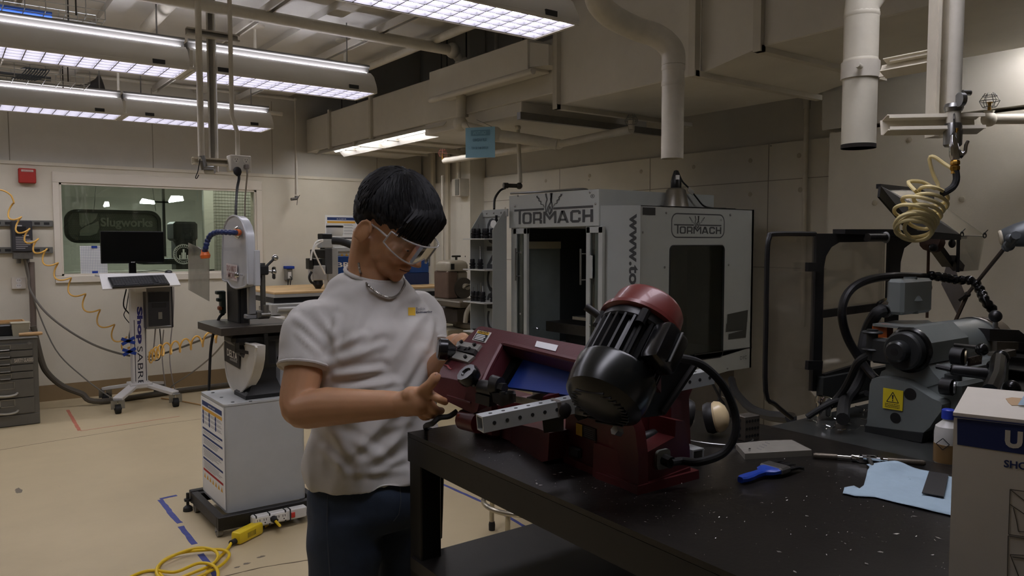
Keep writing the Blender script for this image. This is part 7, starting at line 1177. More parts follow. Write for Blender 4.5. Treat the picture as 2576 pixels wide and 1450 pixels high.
# blue cloth with black sheet
TWP = [(2120, 1243), (2124, 1228), (2148, 1224), (2162, 1232), (2173, 1222), (2180, 1200), (2187, 1180), (2180, 1172), (2212, 1169), (2232, 1166), (2256, 1168), (2290, 1180), (2336, 1190), (2400, 1204), (2400, 1300), (2388, 1297), (2330, 1284), (2290, 1275), (2240, 1262), (2200, 1252), (2150, 1250), (2135, 1246)]
cl_ = [oz(*q, TZ+.002) for q in TWP]; cx = sum((p for p in cl_), V((0, 0, 0)))/len(cl_)
bm = bmesh.new(); vs_ = [bm.verts.new(p) for p in cl_]; f_ = bm.faces.new(vs_); bmesh.ops.triangulate(bm, faces=[f_]); 
for k in range(4): bmesh.ops.subdivide_edges(bm, edges=[e_ for e_ in bm.edges if e_.calc_length() > .014], cuts=1, use_grid_fill=True)
bmesh.ops.triangulate(bm, faces=bm.faces[:]); ridge = [(oz(2225, 1185, TZ), .022), (oz(2256, 1180, TZ), .018), (oz(2300, 1215, TZ), .010), (oz(2260, 1215, TZ), .006), (oz(2180, 1195, TZ), .012)]
from mathutils import noise as mnoise
for v_ in bm.verts:
    h_ = .002+.0025*(mnoise.noise(v_.co*22)+.6)
    for r_, amp in ridge: dq = (v_.co-r_).length; h_ += amp*.55*math.exp(-(dq/.022)**2)
    v_.co.z = TZ+max(.0015, h_)
tm = MB(); bm.verts.index_update(); tm.add([v_.co.copy() for v_ in bm.verts], [[v_.index for v_ in f_.verts] for f_ in bm.faces]); bm.free()
CLB = mat('cloth_blue', (160, 182, 196), .9, 0, .05, 60, .2, 400, rgb2=(96, 116, 130), v2=.66, s2=26); ct = single('shop_cloth', tm, CLB, 'torn light blue shop cloth lying on the bench under the black sheet', 'cloth', loc=cx, smooth=80)
if ct.data.polygons[0].normal.z < 0: ct.data.flip_normals()
sm = ct.modifiers.new('thick', 'SOLIDIFY'); sm.thickness = .0008; sm.offset = -1
single('rubber_sheet', MB().prism([oz(*q, TZ+.0075) for q in [(2337, 1188), (2386, 1196), (2374, 1252), (2319, 1242)]], (0, 0, .0016)), mat('sheet_black', (36, 34, 33), .6, 0, .1, 20), 'small black rubber sheet on the blue cloth', 'sheet')
# solvent bottle half hidden by the carton
c = V((1.676, .741, PZ)); bt = thing('solvent_bottle', 'translucent bottle of amber liquid with blue cap beside the carton', 'bottle', c); q = .025
part(bt, 'bottle', MB().lathe([(q*.9, 0), (q, .004), (q, .066), (q*.92, .078), (q*.5, .088), (q*.4, .09), (q*.4, .096), (0, .096)], c, (0, 0, 1), 24), mat('bottle_plastic', (196, 194, 188), .35)); part(bt, 'liquid', MB().lathe([(q+.0006, .004), (q+.0006, .042), (q, .0425), (q, .0035)], c, (0, 0, 1), 24), mat('amber', (124, 98, 62), .3)); part(bt, 'cap', MB().lathe([(q*.5, .094), (q*.5, .112), (q*.4, .114), (0, .114)], c, (0, 0, 1), 14), mat('cap_blue', (36, 58, 170), .4))
tx = MB(); dv = (EYE-c); dv.z = 0; dv.normalize(); sx = V((-dv.y, dv.x, 0)); oo = c+dv*(q+.0012)+V((0, 0, .045))-sx*.008
for i in range(4): a_, b__ = [(0, .012), (.012, 0), (0, -.012), (-.012, 0)][i], [(0, .012), (.012, 0), (0, -.012), (-.012, 0)][(i+1) % 4]; tx.bar(oo+sx*a_[0]+V((0, 0, a_[1])), oo+sx*b__[0]+V((0, 0, b__[1])), .0014, .0006, up=dv)
part(bt, 'hazard_diamond', tx, INK)
# white carton at the right
tA, tB, tC = od(2400, 1040, .96), od(2450, 976, 1.18), None; top_z = tA.z; ez = (oz(2436, 975, top_z)-oz(2400, 1040, top_z)); P_ = oz(2400, 1040, top_z); ez.z = 0; sdv = ez.normalized(); fdv = V((sdv.y, -sdv.x, 0)); Lc = .36; Dc = ez.length*1.0
cb = thing('carton', 'white cardboard carton with navy band lettered U at the right edge of the bench', 'box', P_-V((0, 0, top_z-TZ))); CW = mat('carton_white', (206, 199, 185), .8, 0, .06, 6, rgb2=(150, 136, 116), v2=.7, s2=5)
hC = top_z-TZ; base = [P_+fdv*0, P_+fdv*Lc, P_+fdv*Lc+sdv*Dc, P_+sdv*Dc]; part(cb, 'body', MB().prism([p-V((0, 0, hC)) for p in base], (0, 0, hC-.003)), CW)
part(cb, 'lid', MB().prism([p+V((0, 0, -.003)) for p in (P_-fdv*.001-sdv*.001, P_+fdv*Lc-sdv*.001, P_+fdv*Lc+sdv*Dc, P_+sdv*Dc-fdv*.001)], (0, 0, .004)), CW)
nf_ = -sdv; fo = P_-V((0, 0, hC))+nf_*.0005; F_ = lambda x, y: op(x, y, fo, nf_)
bd = MB().quad(F_(2408, 1119), F_(2640, 1154), F_(2640, 1078), F_(2408, 1053)); bb_ = part(cb, 'navy_band', bd, mat('carton_navy', (28, 42, 92), .7), smooth=0)
fo = fo+nf_*.0004; tx = MB(); u0 = F_(2527, 1126); text(tx, 'U', u0, fdv, (0, 0, 1), (F_(2572, 1130)-u0).length, F_(2527, 1082).z-u0.z, .055, .0); part(bb_, 'lettering', tx, CW, smooth=0)
tx = MB(); u0 = F_(2525, 1176); text(tx, 'SHOP', u0, fdv, (0, 0, 1), None, F_(2525, 1157).z-u0.z, .025, .0); part(cb, 'navy_lettering', tx, mat('carton_navy'), smooth=0); dg = MB()
def fl(a_, b__, w_=.0009): dg.bar(F_(*a_), F_(*b__), w_, .0004, up=nf_)
for a_, b__ in (((2541, 1232), (2640, 1246)), ((2541, 1232), (2537, 1345)), ((2541, 1232), (2640, 1310)), ((2540, 1269), (2600, 1310)), ((2537, 1345), (2640, 1362)), ((2536, 1349), (2640, 1366)), ((2536, 1349), (2533, 1500)), ((2541, 1396), (2640, 1402)), ((2541, 1396), (2562, 1450)), ((2549, 1278), (2557, 1310)), ((2557, 1310), (2562, 1338)), ((2562, 1338), (2640, 1342)), ((2547, 1402), (2600, 1410))): fl(a_, b__)
part(cb, 'line_drawing', dg, mat('drawing_ink', (84, 76, 64), .8)); part(cb, 'lid_edge_line', MB().bar(P_+nf_*.002+V((0, 0, -.004)), P_+fdv*Lc+nf_*.002+V((0, 0, -.004)), .0012, .0012), mat('carton_navy'))
part(cb, 'torn_opening', MB().slab([oz(*q, top_z+.0018) for q in [(2530, 1003), (2545, 1000), (2640, 1008), (2640, 1020), (2545, 1020), (2536, 1012)]], .0006), mat('torn_card', (176, 146, 110), .85)); tp_ = MB().loft([[oz(x, y, top_z+.003)+V((0, 0, z)) for x, y, z in ((2560, 1019, 0), (2640, 1026, 0), (2640, 1016, .01), (2580, 1013, .012))], [oz(x, y, top_z+.0035)+V((0, 0, z)) for x, y, z in ((2560, 1019, 0), (2640, 1026, 0), (2640, 1016, .011), (2580, 1013, .013))]]); part(cb, 'towel_tip', tp_, CLB)
cable('cable', [od(1840, 955, 4.3), od(1850, 985, 4.1), od(1885, 1025, 3.6), od(1930, 1045, 3.0), od(1990, 1052, 2.6)], .02, RUB, 'thick black cable sagging from under the milling enclosure towards the lathe', k=6, n=9)
for i_, (xa, xb) in enumerate(((1786, 1826), (1812, 1800), (1835, 1838))): cable('cable', [od(xa, 955, 4.3), od((xa+xb)/2+4, 1000, 4.3), od(xb, 1050, 4.3), V((od(xb, 1110, 4.35).x, od(xb, 1110, 4.35).y, .01))], .007, RUB, ('thin black cable left-most under the milling enclosure', 'thin black cable in the middle under the milling enclosure', 'thin black cable right-most under the milling enclosure')[i_])
# metal shavings scattered on the bench
sv = MB()
def fleck(x, y, s_, z0=TZ):
    a = rnd.uniform(0, 6.28); c_, d_ = math.cos(a)*s_, math.sin(a)*s_; h_ = rnd.uniform(.0006, .002); sv.add([(x-c_, y-d_, z0+.0004), (x+d_*.5, y-c_*.5, z0+.0006), (x+c_, y+d_, z0+h_), (x-d_*.4, y+c_*.4, z0+h_*.6)], [(0, 1, 2, 3)])
for i in range(520):
    q = rnd.random()
    if q < .55: x, y = rnd.gauss(.98, .07), rnd.gauss(1.12, .22)
    elif q < .75: x, y = rnd.uniform(.87, 1.6), rnd.uniform(.3, 1.55)
    else: x, y = rnd.gauss(1.2, .16), rnd.gauss(.72, .16)
    if TX0(y)+.01 < x < 1.6 and y < 1.58: fleck(x, y, rnd.choice([.0009, .0012, .0016, .0024]))
for px, py in ((1350, 1218), (1360, 1222), (1410, 1190), (1440, 1200), (1395, 1195), (2255, 1345), (2215, 1390), (2300, 1300), (2360, 1355), (2180, 1420), (2030, 1300), (1960, 1390), (2000, 1440)): q = oz(px, py, TZ); fleck(q.x, q.y, .005)
sv_o = single('metal_shavings', sv, mat('shaving', (176, 172, 164), .35, .5), 'bright metal shavings scattered over the black bench top', 'shavings', loc=(1.1, 1.0, TZ), smooth=0); stuff(sv_o)
# ================================================================ STOOL AND FLOOR MARKS
sc = V((2.33, 3.02, 0)); SV = mat('stool_silver', (178, 172, 156), .25, .9, .1, 10); st = thing('stool', 'silver tubular stool with a foot ring partly hidden under the bench', 'stool', sc); RR = .22; fz = .19
part(st, 'foot_ring', MB().tube([sc+V((RR*math.cos(i*.157), RR*math.sin(i*.157), fz)) for i in range(40)], .0125, 10, closed=True), SV)
for k in range(4):
    a = math.radians(205+90*k); e0 = sc+V((.205*math.cos(a), .205*math.sin(a), .03)); lg = smooth_path([sc+V((.03*math.cos(a), .03*math.sin(a), .30)), sc+V((.12*math.cos(a), .12*math.sin(a), .27)), sc+V((.19*math.cos(a), .19*math.sin(a), .2)), e0+V((0, 0, .08)), e0], 5); l_ = part(st, 'leg', MB().tube(lg, .0125, 10), SV); part(l_, 'glide', MB().lathe([(.016, 0), (.017, .03), (.014, .045)], (e0.x, e0.y, 0), (0, 0, 1), 14), RUB)
part(st, 'centre_post', MB().cyl(sc+V((0, 0, .26)), sc+V((0, 0, .5)), .025), SV); part(st, 'seat', MB().lathe([(.16, .5), (.175, .51), (.175, .54), (.16, .55), (0, .552)], sc, (0, 0, 1), 28), BLKPL)
def ribbon(pts, w_, m, nm_, lab, jag=.15, cat='tape'):
    mb = MB(); L_ = []; R_ = []; pts = [oz(x, y, 0) for x, y in pts]; out = []
    for i in range(len(pts)-1):
        n_ = max(2, int((pts[i+1]-pts[i]).length/.04))
        for k in range(n_): out.append(pts[i]+(pts[i+1]-pts[i])*k/n_)
    out.append(pts[-1])
    for i, p in enumerate(out):
        dd = (out[min(i+1, len(out)-1)]-out[max(0, i-1)]).normalized(); s_ = V((-dd.y, dd.x, 0)); mb.v += [p+s_*w_*(.5-jag*rnd.random())+V((0, 0, .0008)), p-s_*w_*(.5-jag*rnd.random())+V((0, 0, .0008))]
    for i in range(len(out)-1): mb.f.append((2*i, 2*i+1, 2*i+3, 2*i+2))
    o = single(nm_, mb, m, lab, cat, smooth=0)
    if o.data.polygons[0].normal.z < 0: o.data.flip_normals()
    md = o.modifiers.new('thick', 'SOLIDIFY'); md.thickness = .0006; md.offset = -1; return o
TP = mat('floor_tape_blue', (66, 74, 140), .7, 0, .25, 30); TR = mat('floor_tape_red', (190, 112, 88), .7, 0, .25, 30)
ribbon([(402, 1256), (445, 1247)], .03, TP, 'floor_tape', 'short blue floor tape strip left of the bandsaw base'); ribbon([(403, 1258), (432, 1295), (452, 1317)], .034, TP, 'floor_tape', 'blue floor tape, upper strip leading from the tape corner'); ribbon([(455, 1325), (478, 1355), (490, 1370)], .034, TP, 'floor_tape', 'blue floor tape, middle strip beside the yellow cord'); ribbon([(503, 1395), (522, 1415), (545, 1452)], .034, TP, 'floor_tape', 'blue floor tape, lowest strip under the yellow cord')
ribbon([(790, 1255), (812, 1270)], .03, TP, 'floor_tape', 'blue floor tape showing between the bandsaw base and the jeans'); ribbon([(1098, 1212), (1160, 1240), (1215, 1264), (1330, 1332)], .026, TP, 'floor_tape', 'blue floor tape crossing the floor under the bench')
ribbon([(170, 1032), (200, 1084)], .03, TR, 'floor_tape', 'red floor tape strip beside the filing cabinet'); ribbon([(203, 1085), (330, 1066), (452, 1048)], .012, TR, 'floor_tape', 'thin red floor tape line in front of the computer stand')
CK = mat('crack', (70, 58, 44), .9); ribbon([(-40, 1140), (100, 1116), (250, 1092), (400, 1068), (520, 1053)], .006, CK, 'floor_crack', 'long dark crack across the floor behind the bandsaw', .4, 'crack'); ribbon([(560, 1452), (660, 1428), (790, 1408)], .012, mat('scuff', (104, 90, 68), .8), 'floor_scuff', 'dark scuff line on the floor near the yellow cord', .4, 'scuff')
for i, (px, py, s_, lb) in enumerate(((47, 1235, .045, 'large grey scuff patch at the far left of the floor'), (657, 1402, .024, 'small grey scuff patch above the scuff line, upper'), (620, 1419, .022, 'small grey scuff patch above the scuff line, middle'), (597, 1428, .018, 'small grey scuff patch above the scuff line, lower'))):
    c = oz(px, py, 0); pm = MB(); k_ = 14; pm.add([c+V((s_*(.5+.5*rnd.random())*math.cos(j*6.283/k_)*(.5 if i == 0 else 1), s_*(.5+.5*rnd.random())*math.sin(j*6.283/k_)*(1.6 if i == 0 else .6), .0006)) for j in range(k_)], [tuple(range(k_))]); single('floor_scuff', pm, mat('scuff2', (120, 110, 94), .8), lb, 'scuff', smooth=0)
# yellow cord with inline protector
YC_ = mat('cord_yellow', (222, 186, 30), .4); g0, g1 = oz(652, 1332, .02), oz(592, 1362, .02); dd = (g1-g0).normalized(); k = thing('extension_cord', 'yellow extension cord with inline protector box coiled on the floor', 'cord', (g0.x, g0.y, 0)); sx = V((-dd.y, dd.x, 0)); mj = MX((sx, dd, V((0, 0, 1)))).transposed().to_4x4(); L_ = (g1-g0).length
bx_ = part(k, 'protector_box', MB().box((g0+g1)/2+V((0, 0, .012)), (.06, L_, .06), m=mj, b=.012, seg=2), mat('protector_yellow', (226, 196, 36), .4)); lb = MB(); oo = (g0+g1)/2
side = -sx if (-sx).dot(EYE-oo) > 0 else sx
for i in range(7): lb.bar(oo+side*.0302+dd*(-.025+i*.009)+V((0, 0, .0)), oo+side*.0302+dd*(-.025+i*.009)+V((0, 0, .026)), .003, .0006, up=side)
part(bx_, 'label_print', lb, INK); part(k, 'strain_relief', MB().cyl(g0-dd*.03, g0+dd*.005, .012), RUB); part(k, 'strain_relief', MB().cyl(g1-dd*.005, g1+dd*.03, .014), RUB)
pg = V((oy(690, 1290, yb-.06).x, yb-.06, .064)); part(k, 'plug', MB().cyl(pg+V((0, .018, 0)), pg+V((0, -.02, -.004)), .018, .013, n=14), RUB)
R_ = .0072; Z = .008; part(k, 'lead', MB().tube(smooth_path([pg+V((0, -.015, -.003)), pg+V((.01, -.05, -.02)), oz(690, 1312, Z), oz(668, 1324, Z+.01), g0-dd*.028], 6), R_, 9), YC_)
lp = [g1+dd*.028, oz(570, 1385, Z), oz(545, 1410, Z), oz(520, 1440, Z), oz(500, 1465, Z), oz(440, 1470, Z), oz(400, 1440, Z), oz(410, 1412, Z), oz(455, 1392, Z+.01), oz(510, 1385, Z+.02), oz(558, 1384, Z+.02), oz(577, 1396, Z+.015), oz(560, 1420, Z+.01), oz(520, 1442, Z+.01), oz(470, 1460, Z), oz(405, 1456, Z), oz(396, 1428, Z+.014), oz(430, 1402, Z+.024), oz(490, 1380, Z+.026), oz(535, 1384, Z+.028), oz(548, 1402, Z+.02), oz(528, 1424, Z+.014), oz(470, 1448, Z+.014), oz(430, 1470, Z), oz(490, 1490, Z), oz(545, 1458, Z+.014), oz(540, 1426, Z+.028), oz(500, 1418, Z+.03), oz(440, 1440, Z+.02), oz(380, 1436, Z), oz(330, 1452, Z), oz(250, 1500, Z)]
part(k, 'coil', MB().tube(smooth_path(lp, 9), R_, 9), YC_)
# ================================================================ THE MAN
def remesh(mb, voxel, it=4, fac=.5):
    me = bpy.data.meshes.new('tmp'); me.from_pydata([tuple(p) for p in mb.v], [], mb.f); o = bpy.data.objects.new('tmp', me); C.objects.link(o)
    m = o.modifiers.new('r', 'REMESH'); m.mode = 'VOXEL'; m.voxel_size = voxel; m.adaptivity = 0
    k = o.modifiers.new('s', 'SMOOTH'); k.factor = fac; k.iterations = it
    dg = bpy.context.evaluated_depsgraph_get(); dg.update(); out = bpy.data.meshes.new_from_object(o.evaluated_get(dg)); bpy.data.objects.remove(o); bpy.data.meshes.remove(me)
    return out
def meshpart(par, name, me, m, label=None):
    inv = W[par]; me.transform(MX.Translation(-inv)); me.name = name; me.materials.clear(); me.materials.append(m); me.polygons.foreach_set('use_smooth', [True]*len(me.polygons)); me.update()
    o = bpy.data.objects.new(name, me); C.objects.link(o); o.parent = par; W[o] = W[par]
    if label: o['label'] = label
    return o
from mathutils.bvhtree import BVHTree
C0 = V((.90, 1.83, 0)); fw = V((.10, -.995, 0)).normalized(); rt = V((-.995, -.10, 0)).normalized(); UP = V((0, 0, 1))
man = thing('person', 'man in white T-shirt, dark jeans and safety glasses, both hands on the red saw', 'person', C0)
def ring(c, a, b, z, n=28, sq=2.3, zt=None):
    out = []
    for i in range(n):
        q = 2*math.pi*i/n; cs, sn = math.cos(q), math.sin(q); e = 2/sq
        p = c+rt*(a*math.copysign(abs(cs)**e, cs))+fw*(b*math.copysign(abs(sn)**e, sn)); p = V((p.x, p.y, z))
        if zt: p.z += zt*sn
        out.append(p)
    return out
def limb(mb, pts, rs, n=16): return mb.tube(smooth_path(pts, 5), [rs[min(i//5, len(rs)-1)]*(1-(i % 5)/5)+rs[min(i//5+1, len(rs)-1)]*((i % 5)/5) for i in range(5*(len(pts)-1)+1)], n)
# joints
shR, shL = C0+rt*.166+UP*1.272-fw*.015, C0-rt*.166+UP*1.285-fw*.02
elR, wrR = od(752, 1026, 1.84), od(1003, 1018, 1.715); elL, wrL = od(1092, 955, 2.08), od(1135, 890, 1.93)
H0 = od(987, 567, 1.95); p_ = math.radians(36); hb_ = V((.485, -.876, 0)).normalized(); hf = hb_*math.cos(p_)-UP*math.sin(p_); hu = hb_*math.sin(p_)+UP*math.cos(p_); hs = hf.cross(hu)
HM = MX((hs, hf, hu)).transposed().to_4x4(); HP = lambda s_, f_, u_: H0+hs*s_+hf*f_+hu*u_
# ---- skin: one continuous body
sk = MB()
sk.ell(HP(0, -.005, .03), (.076, .097, .092), 24, 16, HM); sk.ell(HP(0, .028, -.03), (.064, .068, .075), 20, 14, HM); sk.ell(HP(0, .052, -.075), (.045, .045, .04), 18, 12, HM); sk.ell(HP(0, .082, -.096), (.021, .016, .018), 14, 10, HM)
sk.ell(HP(0, .087, .015), (.05, .014, .012), 14, 10, HM)                                       # brow
for s_ in (-1, 1): sk.ell(HP(s_*.042, .066, -.03), (.026, .022, .022), 14, 10, HM); sk.ell(HP(s_*.031, .083, -.003), (.016, .012, .011), 12, 8, HM)      # cheeks, lids
sk.tube([HP(0, .088, .01), HP(0, .106, -.022), HP(0, .116, -.036), HP(0, .1, -.044)], [.008, .011, .014, .01], 10)      # nose
for s_ in (-1, 1): sk.ell(HP(s_*.013, .1, -.04), (.009, .011, .008), 10, 8, HM)
sk.ell(HP(0, .094, -.063), (.024, .010, .0065), 12, 8, HM); sk.ell(HP(0, .092, -.075), (.02, .010, .007), 12, 8, HM)      # lips
for s_ in (-1, 1):                                                                                # ears
    sk.ell(HP(s_*.077, -.014, -.034), (.008, .018, .029), 12, 10, HM); e_ = [HP(s_*.083, -.014+.020*math.cos(a*.55+.3), -.032+.031*math.sin(a*.55+.3)) for a in range(0, 8)]; sk.tube(e_, .0045, 8)
NK = C0+UP*1.365+fw*.0
sk.tube([NK-UP*.06, NK+UP*.03+fw*.01, NK*.45+HP(0, -.03, -.07)*.55, HP(0, -.025, -.045)], [.066, .064, .058, .06], 20)
sk.loft([ring(C0-fw*.01, .10, .075, z) for z in (1.0, 1.15, 1.25)]+[ring(C0-fw*.01, .12, .07, 1.30), ring(C0-fw*.01, .085, .065, 1.36), ring(C0-fw*.0, .066, .062, 1.40)])
for sh, el, wr in ((shR, elR, wrR), (shL, elL, wrL)):
    u = (wr-el); md = el+u*.3; limb(sk, [C0+UP*1.27+(sh-C0-UP*1.3)*.4, sh-UP*.02, sh*.5+el*.5, el, md, el+u*.7, wr], [.05, .056, .048, .043, .046, .036, .029])
    sk.ell(el, .043, 14, 10)
def hand(mb, wr, palm, fingers, thumb):
    mb.tube([wr, wr*.5+palm*.5, palm], [.027, .031, .03], 14)
    for ch, r in fingers: mb.tube(smooth_path([palm*.6+ch[0]*.4]+ch, 4), [r*1.15]*5+[r]*(4*len(ch)-8)+[r*.92]*3+[r*.7], 10)
    mb.tube(smooth_path([palm*.7+wr*.3]+thumb, 4), [.016]*4+[.0125]*(4*len(thumb)-7)+[.0112, .0112, .0105, .008], 10)
O = od
pR = O(1050, 1010, 1.69); fR = [([O(1080, 992, 1.67), O(1103, 1004, 1.66), O(1124, 1013, 1.68)], .0098), ([O(1078, 1012, 1.68), O(1096, 1032, 1.69), O(1112, 1034, 1.74)], .0102), ([O(1066, 1026, 1.69), O(1083, 1044, 1.70), O(1098, 1042, 1.75)], .0098), ([O(1052, 1034, 1.70), O(1066, 1050, 1.71), O(1080, 1049, 1.75)], .0085)]
hand(sk, wrR, pR, fR, [O(1062, 984, 1.672), O(1082, 968, 1.655), O(1095, 950, 1.652), O(1098, 940, 1.655)]); sk.ell(pR, (.03, .03, .033)); sk.ell(O(1035, 995, 1.685), (.022, .022, .02))
pL = O(1146, 868, 1.88); fL = [([O(1152, 852, 1.85), O(1166, 846, 1.81), O(1174, 852, 1.775)], .0095), ([O(1148, 858, 1.84), O(1158, 853, 1.80), O(1166, 860, 1.77)], .0098), ([O(1143, 864, 1.84), O(1150, 860, 1.80), O(1157, 868, 1.77)], .0095), ([O(1138, 872, 1.85), O(1143, 869, 1.81), O(1148, 876, 1.78)], .0085)]
hand(sk, wrL, pL, fL, [O(1135, 880, 1.87), O(1132, 892, 1.84), O(1136, 902, 1.81)]); sk.ell(pL, .028)
SKIN = mat('skin', (190, 142, 104), .5, 0, .06, 20, .1, 150, rgb2=(178, 124, 90), v2=.62, s2=9); bsdf = SKIN.node_tree.nodes['Principled BSDF']; bsdf.inputs['Subsurface Weight'].default_value = .12; bsdf.inputs['Subsurface Radius'].default_value = (.01, .004, .002)
body = meshpart(man, 'body', remesh(sk, .0034, 5), SKIN)
# nails
nl = mat('nail', (204, 160, 134), .35); part(body, 'nail', MB().ell(O(1099, 944, 1.646), (.005, .003, .0065), 10, 8, MX.Rotation(-.5, 4, 'Y')), nl); 
for s_ in (-1, 1):
    part(body, 'eye', MB().ell(HP(s_*.031, .0835, -.010), (.0095, .0085, .006), 14, 10, HM), mat('eye_white', (200, 194, 186), .2)); part(body, 'iris', MB().ell(HP(s_*.032, .0905, -.013), (.0045, .0025, .003), 12, 8, HM), mat('iris_brown', (30, 18, 12), .15))
    part(body, 'eyebrow', MB().tube([HP(s_*.014, .1, .016), HP(s_*.032, .098, .021), HP(s_*.05, .086, .016)], [.003, .004, .002], 6), mat('brow_hair', (22, 20, 20), .7))
lp = MB().tube([HP(-.021, .092, -.069), HP(-.008, .1035, -.0685), HP(.008, .1035, -.0685), HP(.021, .092, -.069)], .0016, 6); part(body, 'mouth_line', lp, mat('lip', (120, 72, 60), .5))
# ---- T-shirt
ts = MB(); TS = [(.862, .176, .137, 0), (.90, .176, .137, 0), (1.0, .164, .126, .004), (1.1, .168, .126, .006), (1.2, .180, .128, .004), (1.26, .180, .120, -.002), (1.30, .170, .108, -.006), (1.335, .130, .102, -.004), (1.37, .102, .094, .002), (1.392, .080, .084, .006)]
ts.loft([ring(C0+fw*o_, a, b, z, 32, 2.4, 0 if z < 1.30 else -.012) for z, a, b, o_ in TS])
limb(ts, [shR-rt*.08+UP*.0, shR-UP*.005, shR*.62+elR*.38, shR*.47+elR*.53+V((0, 0, 0))], [.066, .067, .063, .064], 20); limb(ts, [shL+rt*.08, shL-UP*.005, shL*.62+elL*.38, shL*.5+elL*.5], [.066, .066, .062, .062], 20)
me = remesh(ts, .006, 9)
me.update(); vn = [v.normal.copy() for v in me.vertices]
for v, nrm in zip(me.vertices, vn):
    p = v.co; low = max(0, min(1, (1.16-p.z)/.25)); q = V((p.x*9+p.z*3, p.y*9, p.z*5.5-p.x*6)); n1 = mnoise.noise(q); n2 = mnoise.noise(V((p.x*22-p.z*9, p.y*22, p.z*12+p.x*10))); rid = 1-abs(mnoise.noise(V((p.x*7+5, p.y*7+p.z*4, p.z*9-p.x*5)))*2)
    v.co = p+nrm*(.008*n1*(.5+low)+.005*n2*(.6+.8*low)+.011*(rid-.55)*(.45+.9*low))
def pxy(p):
    d = p-EYE; t_ = d.dot(_F); return CX+FPX*d.dot(_R)/t_, CY-FPX*d.dot(_U)/t_
FOLD = [((846, 872), (915, 842), 9, 6), ((860, 905), (965, 870), 10, 7), ((845, 945), (960, 930), 9, 9), ((850, 985), (990, 962), 11, 8), ((905, 1000), (1010, 985), 8, 5), ((1000, 985), (1062, 880), 11, 6), ((985, 905), (1058, 800), 12, 5), ((1030, 1005), (1074, 930), 9, 6), ((915, 770), (880, 870), 13, 5), ((960, 790), (935, 860), 12, 4), ((745, 800), (815, 865), 10, 6), ((750, 840), (800, 890), 8, 5), ((790, 780), (838, 850), 10, 6), ((770, 775), (850, 770), 12, 4), ((838, 880), (848, 800), 9, 8), ((820, 1075), (900, 1160), 14, 7), ((850, 1090), (960, 1150), 12, 6), ((900, 1180), (1015, 1095), 13, 8), ((940, 1190), (1020, 1150), 10, 6), ((815, 1130), (870, 1185), 10, 6), ((980, 1080), (1025, 1065), 10, 5), ((870, 1195), (1020, 1185), 8, 4), ((800, 720), (905, 690), 10, 4), ((1020, 760), (1075, 740), 10, 4), ((1090, 800), (1075, 880), 7, 5)]
for v, nrm in zip(me.vertices, vn):
    if nrm.dot(EYE-v.co) < 0: continue
    x, y = pxy(v.co); h_ = 0
    for (xa, ya), (xb, yb2), w_, am in FOLD:
        dx, dy = xb-xa, yb2-ya; L2_ = dx*dx+dy*dy; t_ = max(0, min(1, ((x-xa)*dx+(y-ya)*dy)/L2_)); sd = ((x-xa)*dy-(y-ya)*dx)/math.sqrt(L2_); ds = math.hypot(x-xa-t_*dx, y-ya-t_*dy)
        if ds > 4*w_: continue
        g_ = math.exp(-(ds/w_)**2)*(.4+.6*math.sin(math.pi*min(1, max(0, t_))))
        h_ += am*.0011*g_*(1 if True else 0)-am*.0007*math.exp(-((ds-1.9*w_)/(.9*w_))**2)*(.5 if sd > 0 else .2)
    v.co += nrm*h_
SHIRT = mat('tshirt_white', (205, 202, 196), .85, 0, .03, 30, .04, 500); shirt = meshpart(man, 'tshirt', me, SHIRT)
bv = BVHTree.FromPolygons([v.co+W[man] for v in shirt.data.vertices], [tuple(p.vertices) for p in shirt.data.polygons])
def on(b, x, y, lift=.0012):
    r_ = ray(x, y).normalized(); h = b.ray_cast(EYE, r_)
    return (h[0]-r_*lift) if h[0] else od(x, y, 1.9)
hemR = [(shR*.47+elR*.53)]; ax = (elR-shR).normalized(); u_, v__, _ = frame(ax); e0 = shR*.47+elR*.53
part(shirt, 'sleeve_hem', MB().tube([e0-ax*.004+(u_*math.cos(i*.2618)+v__*math.sin(i*.2618))*.0625 for i in range(24)], .0045, 7, closed=True), SHIRT)
ax = (elL-shL).normalized(); u_, v__, _ = frame(ax); e0 = shL*.5+elL*.5; part(shirt, 'sleeve_hem', MB().tube([e0-ax*.004+(u_*math.cos(i*.2618)+v__*math.sin(i*.2618))*.0605 for i in range(24)], .0045, 7, closed=True), SHIRT)
col = [NK+UP*(.034-.020*math.sin(q))+rt*(.068*math.cos(q))+fw*(.008+.074*math.sin(q)) for q in [2*math.pi*i/32 for i in range(32)]]
part(shirt, 'collar', MB().tube(col, .0055, 9, closed=True), SHIRT)
lg = MB(); g_ = 4
for i in range(g_):
    for j in range(g_):
        x0, x1, y0, y1 = 1027+18*i/g_, 1027+18*(i+1)/g_, 774+20*j/g_, 774+20*(j+1)/g_; lg.quad(on(bv, x0, y1), on(bv, x1, y1), on(bv, x1, y0), on(bv, x0, y0))
part(shirt, 'logo_square', lg, mat('logo_yellow', (226, 184, 60), .8), smooth=0)
def shirt_text(s, x0, y0, w_, h_, bold, slope):
    m_ = MB(); text(m_, s, (0, 0, 0), (1, 0, 0), (0, 1, 0), w_, h_, bold, 0); o_ = MB(); o_.add([on(bv, x0+p.x, y0-p.y+slope*p.x) for p in m_.v], m_.f); return o_
part(shirt, 'logo_text', shirt_text('Baskin', 1047, 782, 22, 8, 0, -.04), mat('logo_grey', (110, 112, 118), .8), smooth=0); part(shirt, 'logo_bold_text', shirt_text('Engineering', 1047, 791, 40, 8, .02, -.04), mat('logo_navy', (44, 48, 66), .8), smooth=0)
